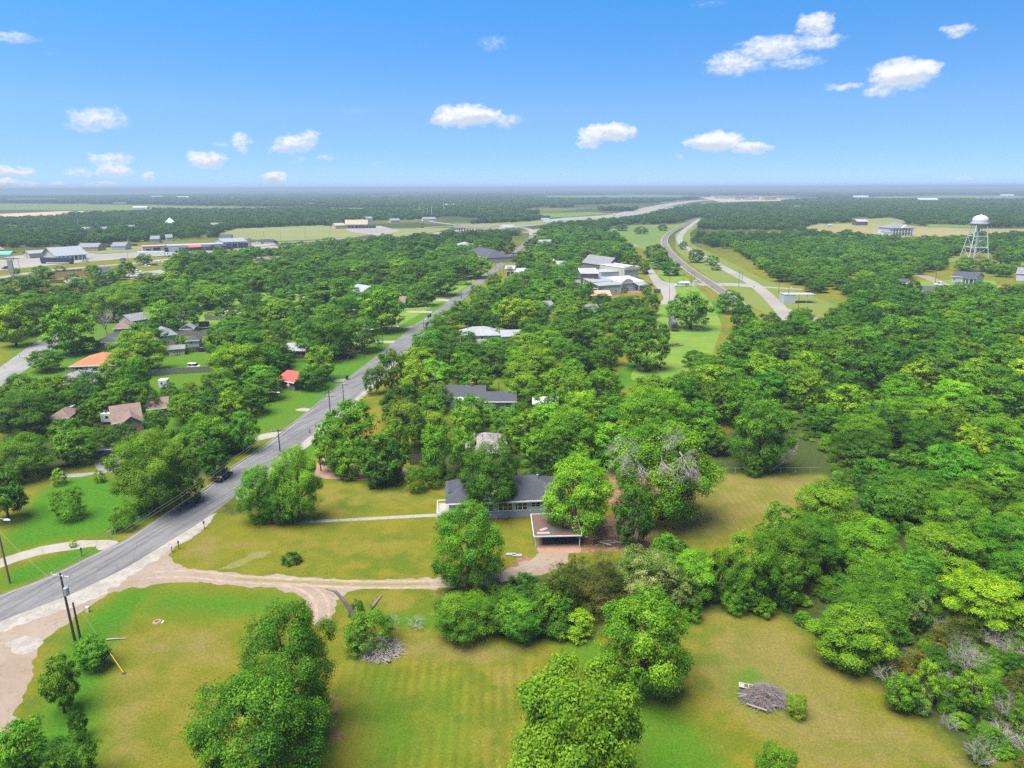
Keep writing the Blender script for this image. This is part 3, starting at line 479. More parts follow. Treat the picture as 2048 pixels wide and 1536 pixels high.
hw('frontage_road', [(-60, 533), (0, 526), (200, 510), (300, 501), (480, 492), (563, 485), (652, 480), (754, 467), (843, 456), (906, 453), (1003, 461), (1060, 464), (1150, 447), (1270, 430), (1330, 415)], 9, 'pale far frontage road curving up to the overpass')
hw('ramp_road', [(1066, 470), (1062, 460), (1040, 455), (1003, 456), (906, 449), (830, 438), (800, 435)], 9, 'pale road crossing the highway at the overpass', .04)
hw('ramp_road', [(1290, 428), (1330, 414), (1360, 404), (1420, 399), (1500, 395)], 12, 'pale entrance ramp rising beside the far highway', .04)
for pp, m_, z, l in [
  ([(436, 470), (470, 458), (640, 451), (755, 461), (742, 469), (650, 479), (560, 483), (480, 478)], FOLIVE, .3, 'large olive green field beyond the highway shops'),
  ([(150, 502), (250, 493), (330, 493), (340, 500), (200, 508)], FOLIVE, .3, 'olive grass field behind the church car park'),
  ([(-60, 440), (0, 428), (120, 423), (260, 421), (320, 427), (180, 429), (75, 437), (0, 441)], FDIRT, .35, 'bare tan building site on the horizon side of the town'),
  ([(-60, 407), (60, 408), (300, 411), (620, 416), (640, 420), (420, 422), (0, 420), (-60, 420)], FGREEN, .4, 'long pale green field on the far left'),
  ([(600, 416), (760, 417), (740, 421), (610, 420)], FGREEN, .42, 'small pale green field far beyond the highway'),
  ([(1608, 455), (1640, 449), (1760, 446), (1860, 455), (1960, 458), (2110, 458), (2110, 470), (1960, 474), (1900, 480), (1830, 483), (1770, 481), (1700, 468), (1640, 472)], FTAN, .3, 'tan hay field around the white mansion'),
  ([(1700, 440), (1780, 436), (1830, 446), (1760, 450)], FOLIVE, .33, 'olive field behind the far barn'),
  ([(1860, 449), (1960, 452), (1960, 457), (1850, 455)], FGREEN, .33, 'pale green clearing right of the mansion'),
  ([(1980, 528), (2048, 524), (2110, 524), (2110, 536), (2000, 540)], FGREEN, .2, 'green clearing at the right edge past the water tower'),
  ([(1860, 518), (1910, 514), (1940, 520), (1900, 526)], FGREEN, .2, 'green clearing at the foot of the water tower'),
  ([(1100, 446), (1200, 436), (1260, 433), (1230, 445), (1130, 452)], FOLIVE, .25, 'green verge beside the far highway'),
  ([(1080, 428), (1180, 424), (1230, 428), (1100, 436), (1070, 434)], FGREEN, .4, 'pale clearing above the far highway'),
  ([(900, 448), (1000, 446), (1100, 440), (1100, 446), (1030, 452), (950, 455)], FOLIVE, .25, 'green verge behind the overpass'),
  ([(1700, 394), (1900, 391), (2110, 392), (2110, 401), (1900, 400), (1720, 400)], FGREEN, .6, 'pale green fields far to the right'),
  ([(1080, 392), (1300, 390), (1400, 392), (1350, 398), (1100, 398)], FGREEN, .6, 'pale green field near the horizon'),
  ([(0, 386), (400, 385), (500, 388), (200, 391), (0, 391)], FGREEN, .8, 'thin pale field under the left horizon'),
  ([(1400, 395), (1500, 392), (1560, 396), (1620, 398), (1560, 402), (1440, 404)], FDIRT, .6, 'pale developed land where the highway meets the far town'),
  ([(760, 458), (905, 456), (880, 463), (790, 476), (752, 472)], FOLIVE, .28, 'grass wedge between the frontage road and the highway'),
  ([(-60, 532), (20, 512), (170, 500), (330, 494), (540, 484), (560, 490), (400, 502), (200, 517), (-60, 545)], PAVE, .014, 'pale car parks beside the highway'),
  ([(240, 548), (360, 535), (380, 545), (300, 556), (240, 562)], PAVE, .014, 'car park with parked cars near the highway'),
  ([(780, 512), (860, 508), (870, 520), (790, 524)], PAVE, .014, 'pale parking yard glimpsed between trees'),
  ([(690, 456), (760, 452), (800, 462), (760, 472), (700, 464)], PAVE, .34, 'pale car park of the tan roadside building')]:
    sheet('field' if m_ not in (PAVE,) else 'car_park', pp, m_, z, l, step=0 if z > .1 else 10)
for pp, l in [([(300, 560), (430, 548), (560, 560), (520, 640), (400, 650), (330, 600)], 'back yards between the fences left'),
  ([(1850, 560), (1990, 560), (2000, 585), (1880, 590), (1800, 575)], 'yard by the small grey house'),
  ([(560, 560), (700, 555), (860, 560), (960, 540), (980, 545), (820, 640), (700, 700), (520, 640)], 'yards left of the road')]:
    sheet('lawn', pp, LAWN, .003, l, step=6)
strip('dirt_road', [(1812, 545), (1850, 553), (1880, 566), (1900, 575), (1960, 573), (2000, 572)], 7, GRAV, .012, 'tan dirt road in front of the small grey house')
strip('dirt_road', [(1740, 482), (1760, 478), (1740, 470), (1775, 464)], 5, CHALK, .36, 'pale drive winding up to the mansion')
# ---------------------------------------------------------------- buildings
FOOT = []          # footprints (x, y, radius) kept clear of trees
SID_W = mat_lines('white_siding', (.44, .46, .50), (.32, .34, .37), 2, .22, .12)
SID_G = mat_lines('grey_siding', (.33, .36, .41), (.22, .24, .28), 2, .22, .12)
SID_C = mat_lines('cream_siding', (.56, .47, .32), (.40, .33, .22), 2, .25, .12)
SID_T = mat('tan_wall', (.36, .30, .22), .85, .12); SID_P = mat('pale_wall', (.42, .39, .32), .85, .12)
BR_R = mat_brick('red_brick', (.25, .075, .045), (.19, .055, .035), (.22, .17, .14)); BR_O = mat_brick('orange_brick', (.42, .16, .06), (.36, .13, .05), (.34, .25, .18)); BR_D = mat_brick('dark_brick', (.095, .065, .055), (.07, .05, .045), (.11, .09, .08)); BR_T = mat_brick('tan_brick', (.42, .26, .17), (.36, .22, .14), (.4, .33, .26))
RF_C = shingle('charcoal_shingles', (.040, .044, .056)); RF_G = shingle('grey_shingles', (.15, .15, .165), .3); RF_B = shingle('brown_shingles', (.15, .10, .085)); RF_O = shingle('orange_shingles', (.30, .105, .05)); RF_S = shingle('speckled_shingles', (.19, .165, .165), .5); RF_L = shingle('silver_shingles', (.21, .22, .24), .2)
RF_RED = mat_lines('red_metal', (.52, .06, .045), (.36, .04, .03), 0, .35, .12, .4); RF_M = mat_lines('grey_metal', (.22, .235, .25), (.17, .18, .195), 0, .4, .12, .45); RF_W = mat_lines('white_metal', (.38, .40, .42), (.30, .32, .34), 0, .4, .12, .45); RF_BR = mat_lines('tan_metal', (.27, .23, .15), (.2, .17, .11), 0, .4, .12)
RUST = mat_lines('rusty_corrugated', (.085, .075, .072), (.045, .04, .038), 0, .16, .45, .97, .25, .8, extra=(.105, .045, .028))
FLAT = mat('flat_roof', (.24, .24, .24), .8, .14); PINK = mat('pink_brick', (.50, .27, .19), .85, .15)
def window(root, face, x, z, w, h, L, D, n=1, fr=TRIM):
    """frame and pane set 3 mm proud of one wall of a house whose front wall is y = 0"""
    a, b_ = MB(), MB(); t = .09
    def put(mb, x0, x1, z0, z1, d0, d1):
        if face == 'f': mb.box(x0, x1, -d1, -d0, z0, z1)
        elif face == 'r': mb.box(L + d0, L + d1, x0, x1, z0, z1)
        elif face == 'l': mb.box(-d1, -d0, x0, x1, z0, z1)
    put(a, x, x + w, z, z + t, .003, .08); put(a, x, x + w, z + h - t, z + h, .003, .08)
    for i in range(n + 1):
        xx = x + (w - t) * i / n; put(a, xx, xx + t, z + t, z + h - t, .003, .078)
    put(a, x + t, x + w - t, z + h * .5 - .03, z + h * .5 + .03, .003, .06)
    put(b_, x + t * .5, x + w - t * .5, z + t * .5, z + h - t * .5, .002, .03)
    f = a.build('window', fr, root); b_.build('pane', GLASS, f); return f
def door(root, face, x, w, h, L, m_=None, z=0):
    mb = MB()
    if face == 'f': mb.box(x, x + w, -.06, -.003, z, z + h)
    elif face == 'r': mb.box(L + .003, L + .06, x, x + w, z, z + h)
    else: mb.box(-.06, -.003, x, x + w, z, z + h)
    d_ = mb.build('door', m_ or TRIM, root); k = MB(); 
    if face == 'f': k.box(x + w * .82, x + w * .88, -.12, -.06, z + h * .45, z + h * .5)
    elif face == 'r': k.box(L + .06, L + .12, x + w * .8, x + w * .86, z + h * .45, z + h * .5)
    else: k.box(-.12, -.06, x + w * .8, x + w * .86, z + h * .45, z + h * .5)
    k.build('handle', STEEL, d_); return d_
def roof_mesh(kind, L, D, h, rise, ov, y0=0, x0=0):
    mb = MB(); a, c, e, f = x0 - ov, x0 + L + ov, y0 - ov, y0 + D + ov; t = .16; my = (e + f) / 2; mx = (a + c) / 2
    if kind == 'gx':
        for s_, ye in ((1, e), (-1, f)):
            mb.hull([(a, ye, h - t), (c, ye, h - t), (c, my, h + rise - t), (a, my, h + rise - t)][::s_], [(a, ye, h), (c, ye, h), (c, my, h + rise), (a, my, h + rise)][::s_])
    elif kind == 'gy':
        for s_, xe in ((1, a), (-1, c)):
            mb.hull([(xe, f, h - t), (xe, e, h - t), (mx, e, h + rise - t), (mx, f, h + rise - t)][::s_], [(xe, f, h), (xe, e, h), (mx, e, h + rise), (mx, f, h + rise)][::s_])
    elif kind == 'hip':
        r = min(c - a, f - e) / 2
        if c - a >= f - e: P, Q = (a + r, my, h + rise), (c - r, my, h + rise)
        else: P, Q = (mx, e + r, h + rise), (mx, f - r, h + rise)
        A, B, C_, D_ = (a, e, h), (c, e, h), (c, f, h), (a, f, h)
        if c - a >= f - e: mb.face([A, B, Q, P]); mb.face([B, C_, Q]); mb.face([C_, D_, P, Q]); mb.face([D_, A, P])
        else: mb.face([A, B, P]); mb.face([B, C_, Q, P]); mb.face([C_, D_, Q]); mb.face([D_, A, P, Q])
        mb.box(a, c, e, f, h - t, h - .003)
    elif kind == 'flat': mb.box(a, c, e, f, h, h + .2)
    elif kind == 'shed': mb.hull([(a, e, h - t), (c, e, h - t), (c, f, h + rise - t), (a, f, h + rise - t)], [(a, e, h), (c, e, h), (c, f, h + rise), (a, f, h + rise)])
    return mb
def house(name, label, p1, p2, D, h, roof, rise, wall, roofm, z=None, ov=.45, wins=(), doors=(), cat='house', trim=True, chimney=None, skirt=None, group=None, vents=0):
    """front wall line given by two photo pixels at height z (eave) or on the ground"""
    zz_ = h if z is None else z; a = G(*p1, zz_); c = G(*p2, zz_); L = math.hypot(c[0] - a[0], c[1] - a[1]); ang = math.atan2(c[1] - a[1], c[0] - a[0])
    root = empty(name, (a[0], a[1], 0), ang, label=label, cat=cat, group=group)
    w = MB(); w.box(0, L, 0, D, 0, h - (0 if roof == 'flat' else .1))
    if roof == 'gx': w.hull([(0, 0, h - .1), (0, D, h - .1), (0, D / 2, h + rise - .25)], [(L, 0, h - .1), (L, D, h - .1), (L, D / 2, h + rise - .25)])
    if roof == 'gy': w.hull([(0, 0, h - .1), (L, 0, h - .1), (L / 2, 0, h + rise - .25)], [(0, D, h - .1), (L, D, h - .1), (L / 2, D, h + rise - .25)])
    wo = w.build('wall', wall, root)
    if skirt: MB().box(-.05, L + .05, -.05, D + .05, 0, skirt[0]).build('skirting', skirt[1], root)
    ro = roof_mesh(roof, L, D, h, rise, ov if roof != 'flat' else .12).build('roof', roofm, root)
    if trim and roof != 'flat': MB().box(-ov - .03, L + ov + .03, -ov - .06, -ov - .003, h - .24, h - .01).build('fascia', TRIM, root)
    if roof == 'flat' and trim: 
        t = MB(); t.box(-.2, L + .2, -.22, -.125, h - .1, h + .45); t.box(L + .125, L + .2, -.12, D, h - .1, h + .45); t.box(-.2, -.125, -.12, D, h - .1, h + .45); t.build('parapet', TRIM if trim is True else trim, root)
    for q in wins: window(root, q[0], q[1] * (L if q[0] == 'f' else D), q[2], q[3], q[4], L, D, q[5] if len(q) > 5 else 1)
    for q in doors: door(root, q[0], q[1] * (L if q[0] == 'f' else D), q[2], q[3], L, q[4] if len(q) > 4 else None)
    if chimney: cx, cy, ch = chimney; MB().box(cx * L, cx * L + .7, cy * D, cy * D + .7, h - .05, h + ch).build('chimney', BR_R, ro)
    if vents:
        for i in range(vents): MB().lathe([(.12, h + rise * .2), (.12, h + rise + .25), (.2, h + rise + .28), (.0, h + rise + .34)], 8, cx=L * (.2 + .6 * i / max(1, vents - 1)), cy=D * .42).build('roof_vent', STEEL, ro)
    ca, sa = math.cos(ang), math.sin(ang); n = max(1, int(L / max(D, 3)))
    for i in range(n):
        lx, ly = L * (i + .5) / n, D / 2; FOOT.append((a[0] + lx * ca - ly * sa, a[1] + lx * sa + ly * ca, max(D, L / n) * .55))
    return root, L, D
W3 = lambda x: ('f', x, 1.15, 1.9, 1.5, 3)
mh, L, D = house('house', 'white one-storey house with charcoal roof, grey skirting and white-framed windows behind the front trees', (898, 1004.6), (1125, 995.5), 8.6, 3.3, 'hip', 2.7, SID_W, RF_C, ov=.6, vents=3, skirt=(1.15, mat('grey_skirting', (.27, .30, .35), .8, .12)),
      wins=[('f', .16, 1.3, 1.5, 1.4, 2), ('f', .30, 1.3, 1.7, 1.4, 2), ('f', .43, 1.3, 2.5, 1.45, 3), ('f', .56, 1.3, 2.5, 1.45, 3), ('f', .72, 1.75, 1.7, .95, 2), ('f', .86, 1.5, 1.2, 1.2, 1), ('l', .2, 1.2, 1.3, 1.3, 1), ('l', .65, 1.2, 1.3, 1.3, 1)], doors=[('l', .45, 1.0, 2.1)])
dm = MB(); dm.hull([(.25, 3.1, 3.75), (.25, 5.5, 3.75), (.25, 4.3, 5.1)], [(3.2, 3.1, 4.9), (3.2, 5.5, 4.9), (3.6, 4.3, 5.35)]); dm.build('dormer', TRIM, mh)
dr = MB()
for s_ in (-1, 1): dr.hull([(-.1, 4.3 + s_ * 1.5, 3.72), (3.3, 4.3 + s_ * 1.5, 4.75), (3.7, 4.3, 5.5), (-.1, 4.3, 5.18)], [(-.1, 4.3 + s_ * 1.5, 3.86), (3.3, 4.3 + s_ * 1.5, 4.9), (3.7, 4.3, 5.66), (-.1, 4.3, 5.34)])
dr.build('dormer_roof', RF_C, mh)
MB().box(L * .573, L * .573 + .16, -.12, -.055, 1.15, 3.1).build('corner_trim', TRIM, mh)
pr = MB()
for yy in (.8, 3.4, 6.0): pr.box(-2.15, -2.07, yy, yy + .08, 0, 1.0)
pr.box(-2.15, -2.07, .8, 6.08, .95, 1.03); pr.box(-2.15, 0, .8, .88, .95, 1.03); pr.box(-2.15, 0, 6.0, 6.08, .95, 1.03); pr.build('porch_rail', TRIM, mh); MB().box(-2.1, -.06, .9, 6, .02, .45).build('porch_floor', CONCRETE, mh)
# carport
x0, y0 = G(1071, 1094); x1, y1 = G(1159, 1092); cl = math.hypot(x1 - x0, y1 - y0)
cp = empty('carport', (x0, y0, 0), math.atan2(y1 - y0, x1 - x0), label='open carport with rusty corrugated roof and white posts', cat='carport')
rf = MB(); rf.hull([(-.25, -.35, 2.0), (cl + .25, -.35, 2.0), (cl + .25, 6.9, 2.28), (-.25, 6.9, 2.28)], [(-.25, -.35, 2.08), (cl + .25, -.35, 2.08), (cl + .25, 6.9, 2.36), (-.25, 6.9, 2.36)]); crf = rf.build('roof', RUST, cp)
fs = MB(); fs.box(-.3, cl + .3, -.43, -.353, 1.92, 2.11); fs.hull([(-.33, -.353, 1.92), (-.253, -.353, 1.92), (-.253, 6.95, 2.2), (-.33, 6.95, 2.2)], [(-.33, -.353, 2.12), (-.253, -.353, 2.12), (-.253, 6.95, 2.4), (-.33, 6.95, 2.4)]); fs.hull([(cl + .253, -.353, 1.92), (cl + .33, -.353, 1.92), (cl + .33, 6.95, 2.2), (cl + .253, 6.95, 2.2)], [(cl + .253, -.353, 2.12), (cl + .33, -.353, 2.12), (cl + .33, 6.95, 2.4), (cl + .253, 6.95, 2.4)]); fs.box(-.3, cl + .3, 6.903, 6.98, 2.2, 2.4); fs.build('fascia', WHITE, cp)
for px_ in (0, cl):
    for py_, hh in ((0, 1.99), (2.2, 2.08), (6.6, 2.24)): MB().box(px_ - .06, px_ + .06, py_ - .06, py_ + .06, 0, hh).build('post', WHITE, cp)
pt = MB(); pt.hull([(.6, 1.55, 2.165), (1.0, 1.15, 2.15), (2.2, 1.95, 2.18), (1.8, 2.35, 2.195)], [(.6, 1.55, 2.19), (1.0, 1.15, 2.18), (2.2, 1.95, 2.21), (1.8, 2.35, 2.225)]); pt.box(.25, 2.3, .25, .9, 2.11, 2.15); pt.build('patch_sheet', mat('pale_patch', (.26, .21, .18), .7, .3), crf)
FOOT.append((G(1115, 1070)[0], G(1115, 1070)[1], 4))
house('house', 'grey speckled hip roof of a house hidden in trees behind the main house', (935, 905), (1015, 902), 10, 2.9, 'hip', 2.2, SID_T, RF_S, vents=4)
h2, L, D = house('house', 'long white house with dark shingle roof and small windows', (876, 793), (968, 793), 8.5, 3.0, 'gx', 1.9, SID_W, RF_C, wins=[('f', .58, 1.2, 1.1, 1.0), ('f', .80, 1.3, 1.1, 1.0)], chimney=(.68, .45, 2.6))
MB().hull([(L * .42, -2.0, 2.2), (L * .56, -2.0, 2.2), (L * .56, -.46, 2.9), (L * .42, -.46, 2.9)], [(L * .42, -2.0, 2.26), (L * .56, -2.0, 2.26), (L * .56, -.46, 2.96), (L * .42, -.46, 2.96)]).build('awning', WHITE, h2)
house('house_wing', 'low dark-roofed wing at the right end of the long white house', (962, 802), (1030, 802), 7.5, 2.7, 'gx', 1.5, SID_W, RF_C, wins=[('f', .70, 1.0, 1.6, 1.2), ('f', .1, 1.2, 1, .8)])
house('shed', 'grey shed with a pale sheet of metal roofing by the long white house', (1068, 806), (1115, 806), 5.5, 2.3, 'gx', .9, SID_G, RF_W, cat='shed')
house('house', 'silver hip-roofed ranch house with cream walls across the road', (921, 671), (1000, 669), 10, 2.9, 'hip', 2.3, SID_C, RF_L, wins=[('f', .2, 1, 1.4, 1.1), ('f', .5, 1, 1.2, 1.1), ('f', .7, 1, 1.2, 1.1)], vents=2)
house('house', 'low grey and white house just right of the silver hip-roofed ranch', (1004, 672), (1042, 671), 8, 2.8, 'gx', 1.5, SID_W, RF_L, wins=[('f', .3, 1, 1.4, 1.1)])
house('house', 'dark flat-fronted wing below the silver-roofed ranch house', (916, 688), (975, 687), 6, 2.6, 'gx', 1.0, SID_G, RF_G)
h3, L, D = house('house', 'small cottage with bright red metal roof and grey stone walls', (556, 758), (588, 764), 8.5, 2.5, 'gx', 1.7, mat('grey_stone', (.17, .155, .145), .9, .3, 2.), RF_RED, wins=[('f', .55, .9, .9, 1.1)], ov=.6)
house('house', 'low red brick house with grey flat-pitched roof under trees', (559, 700), (608, 700), 11, 2.9, 'gx', 1.0, BR_R, RF_L, wins=[('f', .7, 1, 1.4, 1.1)], ov=.7)
h4, L, D = house('house', 'brown shingled house with orange brick gables among trees', (226, 846), (282, 838), 10, 2.8, 'gx', 2.8, BR_T, RF_B)
gx_ = MB(); gx_.box(L * .25, L * .25 + 4.6, -3, 0, 0, 2.7); gx_.hull([(L * .25, -3, 2.7), (L * .25 + 4.6, -3, 2.7), (L * .25 + 2.3, -3, 4.5)], [(L * .25, 3, 2.7), (L * .25 + 4.6, 3, 2.7), (L * .25 + 2.3, 3, 4.5)]); gx_.build('gable_wing', BR_T, h4)
gr = roof_mesh('gy', 4.6, 6, 2.75, 2.0, .5, -3, L * .25).build('gable_roof', RF_B, h4)
house('house', 'brown shingle wing to the right of the brown gabled house', (296, 818), (334, 814), 7, 2.6, 'gx', 1.8, BR_T, RF_B)
house('garage', 'brown roofed outbuilding beside the white trailers', (100, 836), (137, 834), 6, 2.4, 'hip', 1.4, BR_T, RF_B, cat='garage')
house('house', 'brick house with orange hip roof beside the side street', (141, 732), (236, 729), 14, 2.8, 'hip', 2.6, BR_O, RF_O, wins=[('f', .08, .3, 2.6, 2.1), ('f', .45, .9, 1.5, 1.2), ('f', .7, .9, 1.2, 1.2)], doors=[('f', .35, 1.0, 2.1)])
house('house', 'light grey hip-roofed house in front of the orange-roofed house', (106, 769), (193, 764), 11, 2.7, 'hip', 2.6, SID_T, RF_G, wins=[('f', .3, .9, 1.5, 1.1)], vents=5)
house('house', 'dark roofed house between the orange roof and the big round tree', (190, 684), (236, 684), 12, 2.7, 'hip', 2.2, SID_T, RF_C)
house('house', 'brown-roofed tan house behind the leafless grey tree', (227, 657), (262, 655), 10, 2.7, 'hip', 2.0, BR_T, RF_B)
house('house', 'long grey-roofed house behind the brown-roofed tan house', (262, 642), (312, 634), 9, 2.7, 'gx', 2.2, SID_T, RF_G)
house('house', 'tall cream house with grey hip roof and narrow bay', (316, 672), (352, 668), 12, 3.6, 'hip', 2.0, SID_C, RF_G, wins=[('r', .3, 1, 1.2, 1.5)])
house('shed', 'small cream gabled outbuilding behind the wooden fence', (361, 658), (386, 657), 6, 2.3, 'gy', 1.5, SID_P, RF_G, cat='shed', wins=[('f', .4, .9, .8, .8)])
house('shed', 'white hip-roofed shed with dark window strip on the lawn', (374, 681), (397, 680), 5.5, 2.4, 'hip', 1.5, SID_W, RF_C, cat='shed', wins=[('f', .18, 1.1, 1.4, .9)])
sh, L, D = house('shed', 'cream garden shed with brown striped double doors and two small windows', (337, 699), (368, 697), 3.6, 2.2, 'gx', 1.1, SID_C, RF_G, cat='shed', wins=[('f', .10, 1.1, .7, .8), ('f', .78, 1.1, .7, .8)], trim=False)
BRN = mat('brown_trim', (.10, .06, .04), .8, .1)
for k in (0, 1):
    x = L * .36 + k * .82; dd_ = MB().box(x, x + .78, -.05, -.003, .1, 1.95).build('door', SID_C, sh); t = MB(); t.box(x, x + .1, -.08, -.052, .1, 1.95); t.box(x + .68, x + .78, -.08, -.052, .1, 1.95); t.box(x + .1, x + .68, -.08, -.052, .1, .2); t.box(x + .1, x + .68, -.08, -.052, 1.0, 1.1); t.box(x + .1, x + .68, -.08, -.052, 1.85, 1.95); t.build('frame', BRN, dd_)
house('house', 'pale grey gabled house among trees left of the road', (696, 581), (722, 585), 13, 3.2, 'gx', 2.8, SID_W, RF_L)
house('garage', 'white garage wing in front of the pale grey gabled house', (712, 583), (734, 583), 7, 2.7, 'gx', 1.8, SID_W, RF_L, cat='garage')
house('house', 'small brown-roofed house with white posts near the road', (797, 604), (809, 604), 10, 2.8, 'gx', 2.0, SID_W, RF_B)
house('house', 'tan house with a plain grey roof on the left of the far trees', (508, 517), (522, 525), 22, 3.4, 'gy', 2.6, SID_T, RF_B)
house('house', 'white roofed shed glimpsed left of the pale gabled house', (608, 594), (620, 600), 6, 2.6, 'gx', 1.2, SID_W, RF_W)
house('house', 'cream house with round window below the reddish roof', (1168, 623), (1200, 621), 9, 3.2, 'gx', 2.2, SID_P, RF_G, wins=[('f', .1, 1.3, 1.3, 1.1), ('f', .62, 1.3, 1.5, 1.2)])
house('house', 'grey roof fragment between green trees in the middle of town', (1094, 612), (1108, 611), 8, 3., 'gx', 1.8, SID_W, RF_G)
# town centre
b1, L, D = house('brick_building', 'two-storey dark brick building with a white parapet', (1162, 547), (1197, 547), 26, 10, 'flat', 0, BR_D, FLAT, wins=[('f', .22, 5.0, 2.2, 2.4), ('f', .62, 5.6, 1.0, 1.9)], cat='building')
b2, L, D = house('brick_building', 'low black gabled brick annex in front of the dark brick building', (1170, 572), (1197, 577), 13, 3.8, 'gy', 2.6, BR_D, RF_C, cat='building')
b3, L, D = house('warehouse', 'pale warehouse with curved grey metal roof', (1197, 571), (1242, 568), 36, 5.4, 'gx', 2.2, SID_P, RF_M, cat='warehouse', wins=[('f', .72, 1.2, 1.4, 1.4)], doors=[('f', .3, 2.2, 2.6, SID_W)])
b4, L, D = house('building', 'white metal-roofed building with an arched false front', (1243, 566), (1287, 562), 26, 4.6, 'gx', 1.8, SID_P, RF_W, cat='building', doors=[('f', .3, 4.2, 3.4, SID_W)])
fm = MB(); N_ = 14; bot = [(L * .02 + L * .48 * i / N_, -.5, 0 if False else 4.0) for i in range(N_ + 1)]; top = [(p_[0], -.5, 5.2 + 1.5 * math.sin(math.pi * i / N_)) for i, p_ in enumerate(bot)]
for i in range(N_): fm.hull([bot[i], bot[i + 1], top[i + 1], top[i]], [(q[0], q[1] + .4, q[2]) for q in (bot[i], bot[i + 1], top[i + 1], top[i])])
fm.build('false_front', SID_P, b4)
MB().hull([(L * .52, -5, 3.0), (L * .98, -5, 3.0), (L * .98, -.5, 4.2), (L * .52, -.5, 4.2)], [(L * .52, -5, 3.1), (L * .98, -5, 3.1), (L * .98, -.5, 4.3), (L * .52, -.5, 4.3)]).build('porch_roof', RF_M, b4)
for x in (.54, .75, .96): MB().box(L * x - .1, L * x + .1, -4.9, -4.7, 0, 3.05).build('post', TRIM, b4)
b5, L, D = house('building', 'tall cream building with stepped false front and small square openings', (1249, 536), (1278, 534), 26, 7.2, 'flat', 0, SID_P, FLAT, cat='building', wins=[('f', .18, 3.6, .9, .9), ('f', .76, 3.6, .9, .9), ('f', .48, 5.6, .8, .9)], doors=[('f', .44, 1.2, 2.4, BRN)])
ft = MB(); ft.box(0, L, -.65, -.23, 5.9, 7.7); ft.box(L * .3, L * .7, -.65, -.23, 7.7, 8.4); ft.build('false_front', SID_P, b5); MB().box(0, L, -.75, -.656, 3.0, 3.15).build('ledge', BRN, b5)
house('building', 'long low building with pale grey flat roof behind the warehouse', (1203, 545), (1245, 543), 14, 4.4, 'flat', 0, SID_G, mat('grey_membrane', (.23, .25, .27), .7, .15), cat='building', trim=False)
ch, L, D = house('church', 'dark grey church with steep gabled roof at the town street', (1216, 532), (1243, 530), 28, 5, 'gy', 5.2, mat('grey_stone_dark', (.13, .13, .13), .9, .2), RF_G, cat='church')
house('church_wing', 'left wing of the dark grey church with pale roof edge', (1209, 527), (1221, 527), 16, 4, 'gx', 3, SID_G, RF_L, cat='church')
house('building', 'low building with reddish flat roof beside the warehouse', (1183, 591), (1222, 591), 12, 3.2, 'shed', .9, BR_D, mat('reddish_roof', (.50, .235, .17), .8, .12), cat='building', trim=False)
b6, L, D = house('corner_shop', 'pink brick shop with dark arched windows and a stepped cream cornice', (1010, 538), (1029, 538), 20, 6.0, 'flat', 0, PINK, FLAT, cat='shop', wins=[('f', .16, .8, 2.2, 3.6), ('f', .58, .8, 2.2, 3.6)])
MB().box(L * .25, L * .75, -.6, -.23, 6.0, 7.6).build('cornice', SID_P, b6)
house('building', 'low building with blue and white roof units right of the pink shop', (1039, 545), (1074, 543), 20, 4.6, 'flat', 0, SID_W, mat('blue_grey_roof', (.30, .36, .42), .7, .2), cat='building', trim=TRIM)
house('building', 'small grey gabled building behind the blue and white roof', (1112, 530), (1134, 530), 14, 3.2, 'gx', 2.2, SID_W, RF_L, cat='building')
house('house', 'big dark-roofed house at the far end of the road', (925, 505), (974, 516), 22, 4, 'hip', 5, SID_T, RF_C)
house('house', 'grey house roof left of the big dark-roofed house at the road end', (905, 490), (926, 492), 16, 4, 'hip', 3, SID_T, RF_L)
house('house', 'grey gabled house among the trees right of the far road', (1083, 487), (1108, 486), 14, 4, 'gx', 3, SID_G, RF_L)
house('shed', 'tiny white shed at the clearing in the town trees', (1101, 521), (1107, 521), 5, 2.8, 'gx', 1, SID_W, RF_W, cat='shed')
house('house', 'pale roof among trees beyond the church', (1168, 490), (1188, 490), 10, 3, 'gx', 1.5, SID_W, RF_W)
# railway side
w7, L, D = house('shed', 'white metal shed with long low carport right of the county road', (1569, 590), (1592, 590), 7, 4.2, 'flat', 0, RF_W, FLAT, cat='shed', trim=False)
MB().box(L + .1, L + 10, 1, 8, 4.0, 4.25).build('carport_roof', FLAT, w7)
for x in (L + 2, L + 6, L + 9.8): MB().box(x - .1, x + .1, 1.1, 1.3, 0, 4.0).build('post', STEEL, w7)
house('signal_hut', 'small grey railway cabinet beside the crossing', (1389, 562), (1395, 562), 3, 3.0, 'flat', 0, SID_W, FLAT, cat='hut', trim=False)
# right-hand yard
c1, L, D = house('house', 'small grey cottage with white porch posts by the dirt road', (1904, 552), (1952, 556), 12, 3.6, 'gx', 2.6, SID_G, RF_C, wins=[('f', .06, 1, 1.6, 1.6, 2), ('f', .55, 1, 1.2, 1.6), ('f', .8, 1, 1.2, 1.6)], doors=[('f', .68, 1.2, 2.4)])
for x in (.5, .66, .8, .98): MB().box(L * x - .12, L * x + .12, -2.4, -2.2, 0, 3.0).build('porch_post', TRIM, c1)
MB().hull([(L * .48, -2.7, 2.9), (L, -2.7, 2.9), (L, -.5, 3.5), (L * .48, -.5, 3.5)], [(L * .48, -2.7, 3.0), (L, -2.7, 3.0), (L, -.5, 3.6), (L * .48, -.5, 3.6)]).build('porch_roof', RF_C, c1)
house('house', 'black low-pitched rooftop in front of the dirt road', (1852, 586), (1896, 588), 24, 3.0, 'gx', 2.2, SID_G, RF_C)
house('house', 'dark roof under trees at the left end of the dirt road', (1796, 565), (1814, 566), 12, 3.0, 'gx', 1.6, SID_G, RF_C)
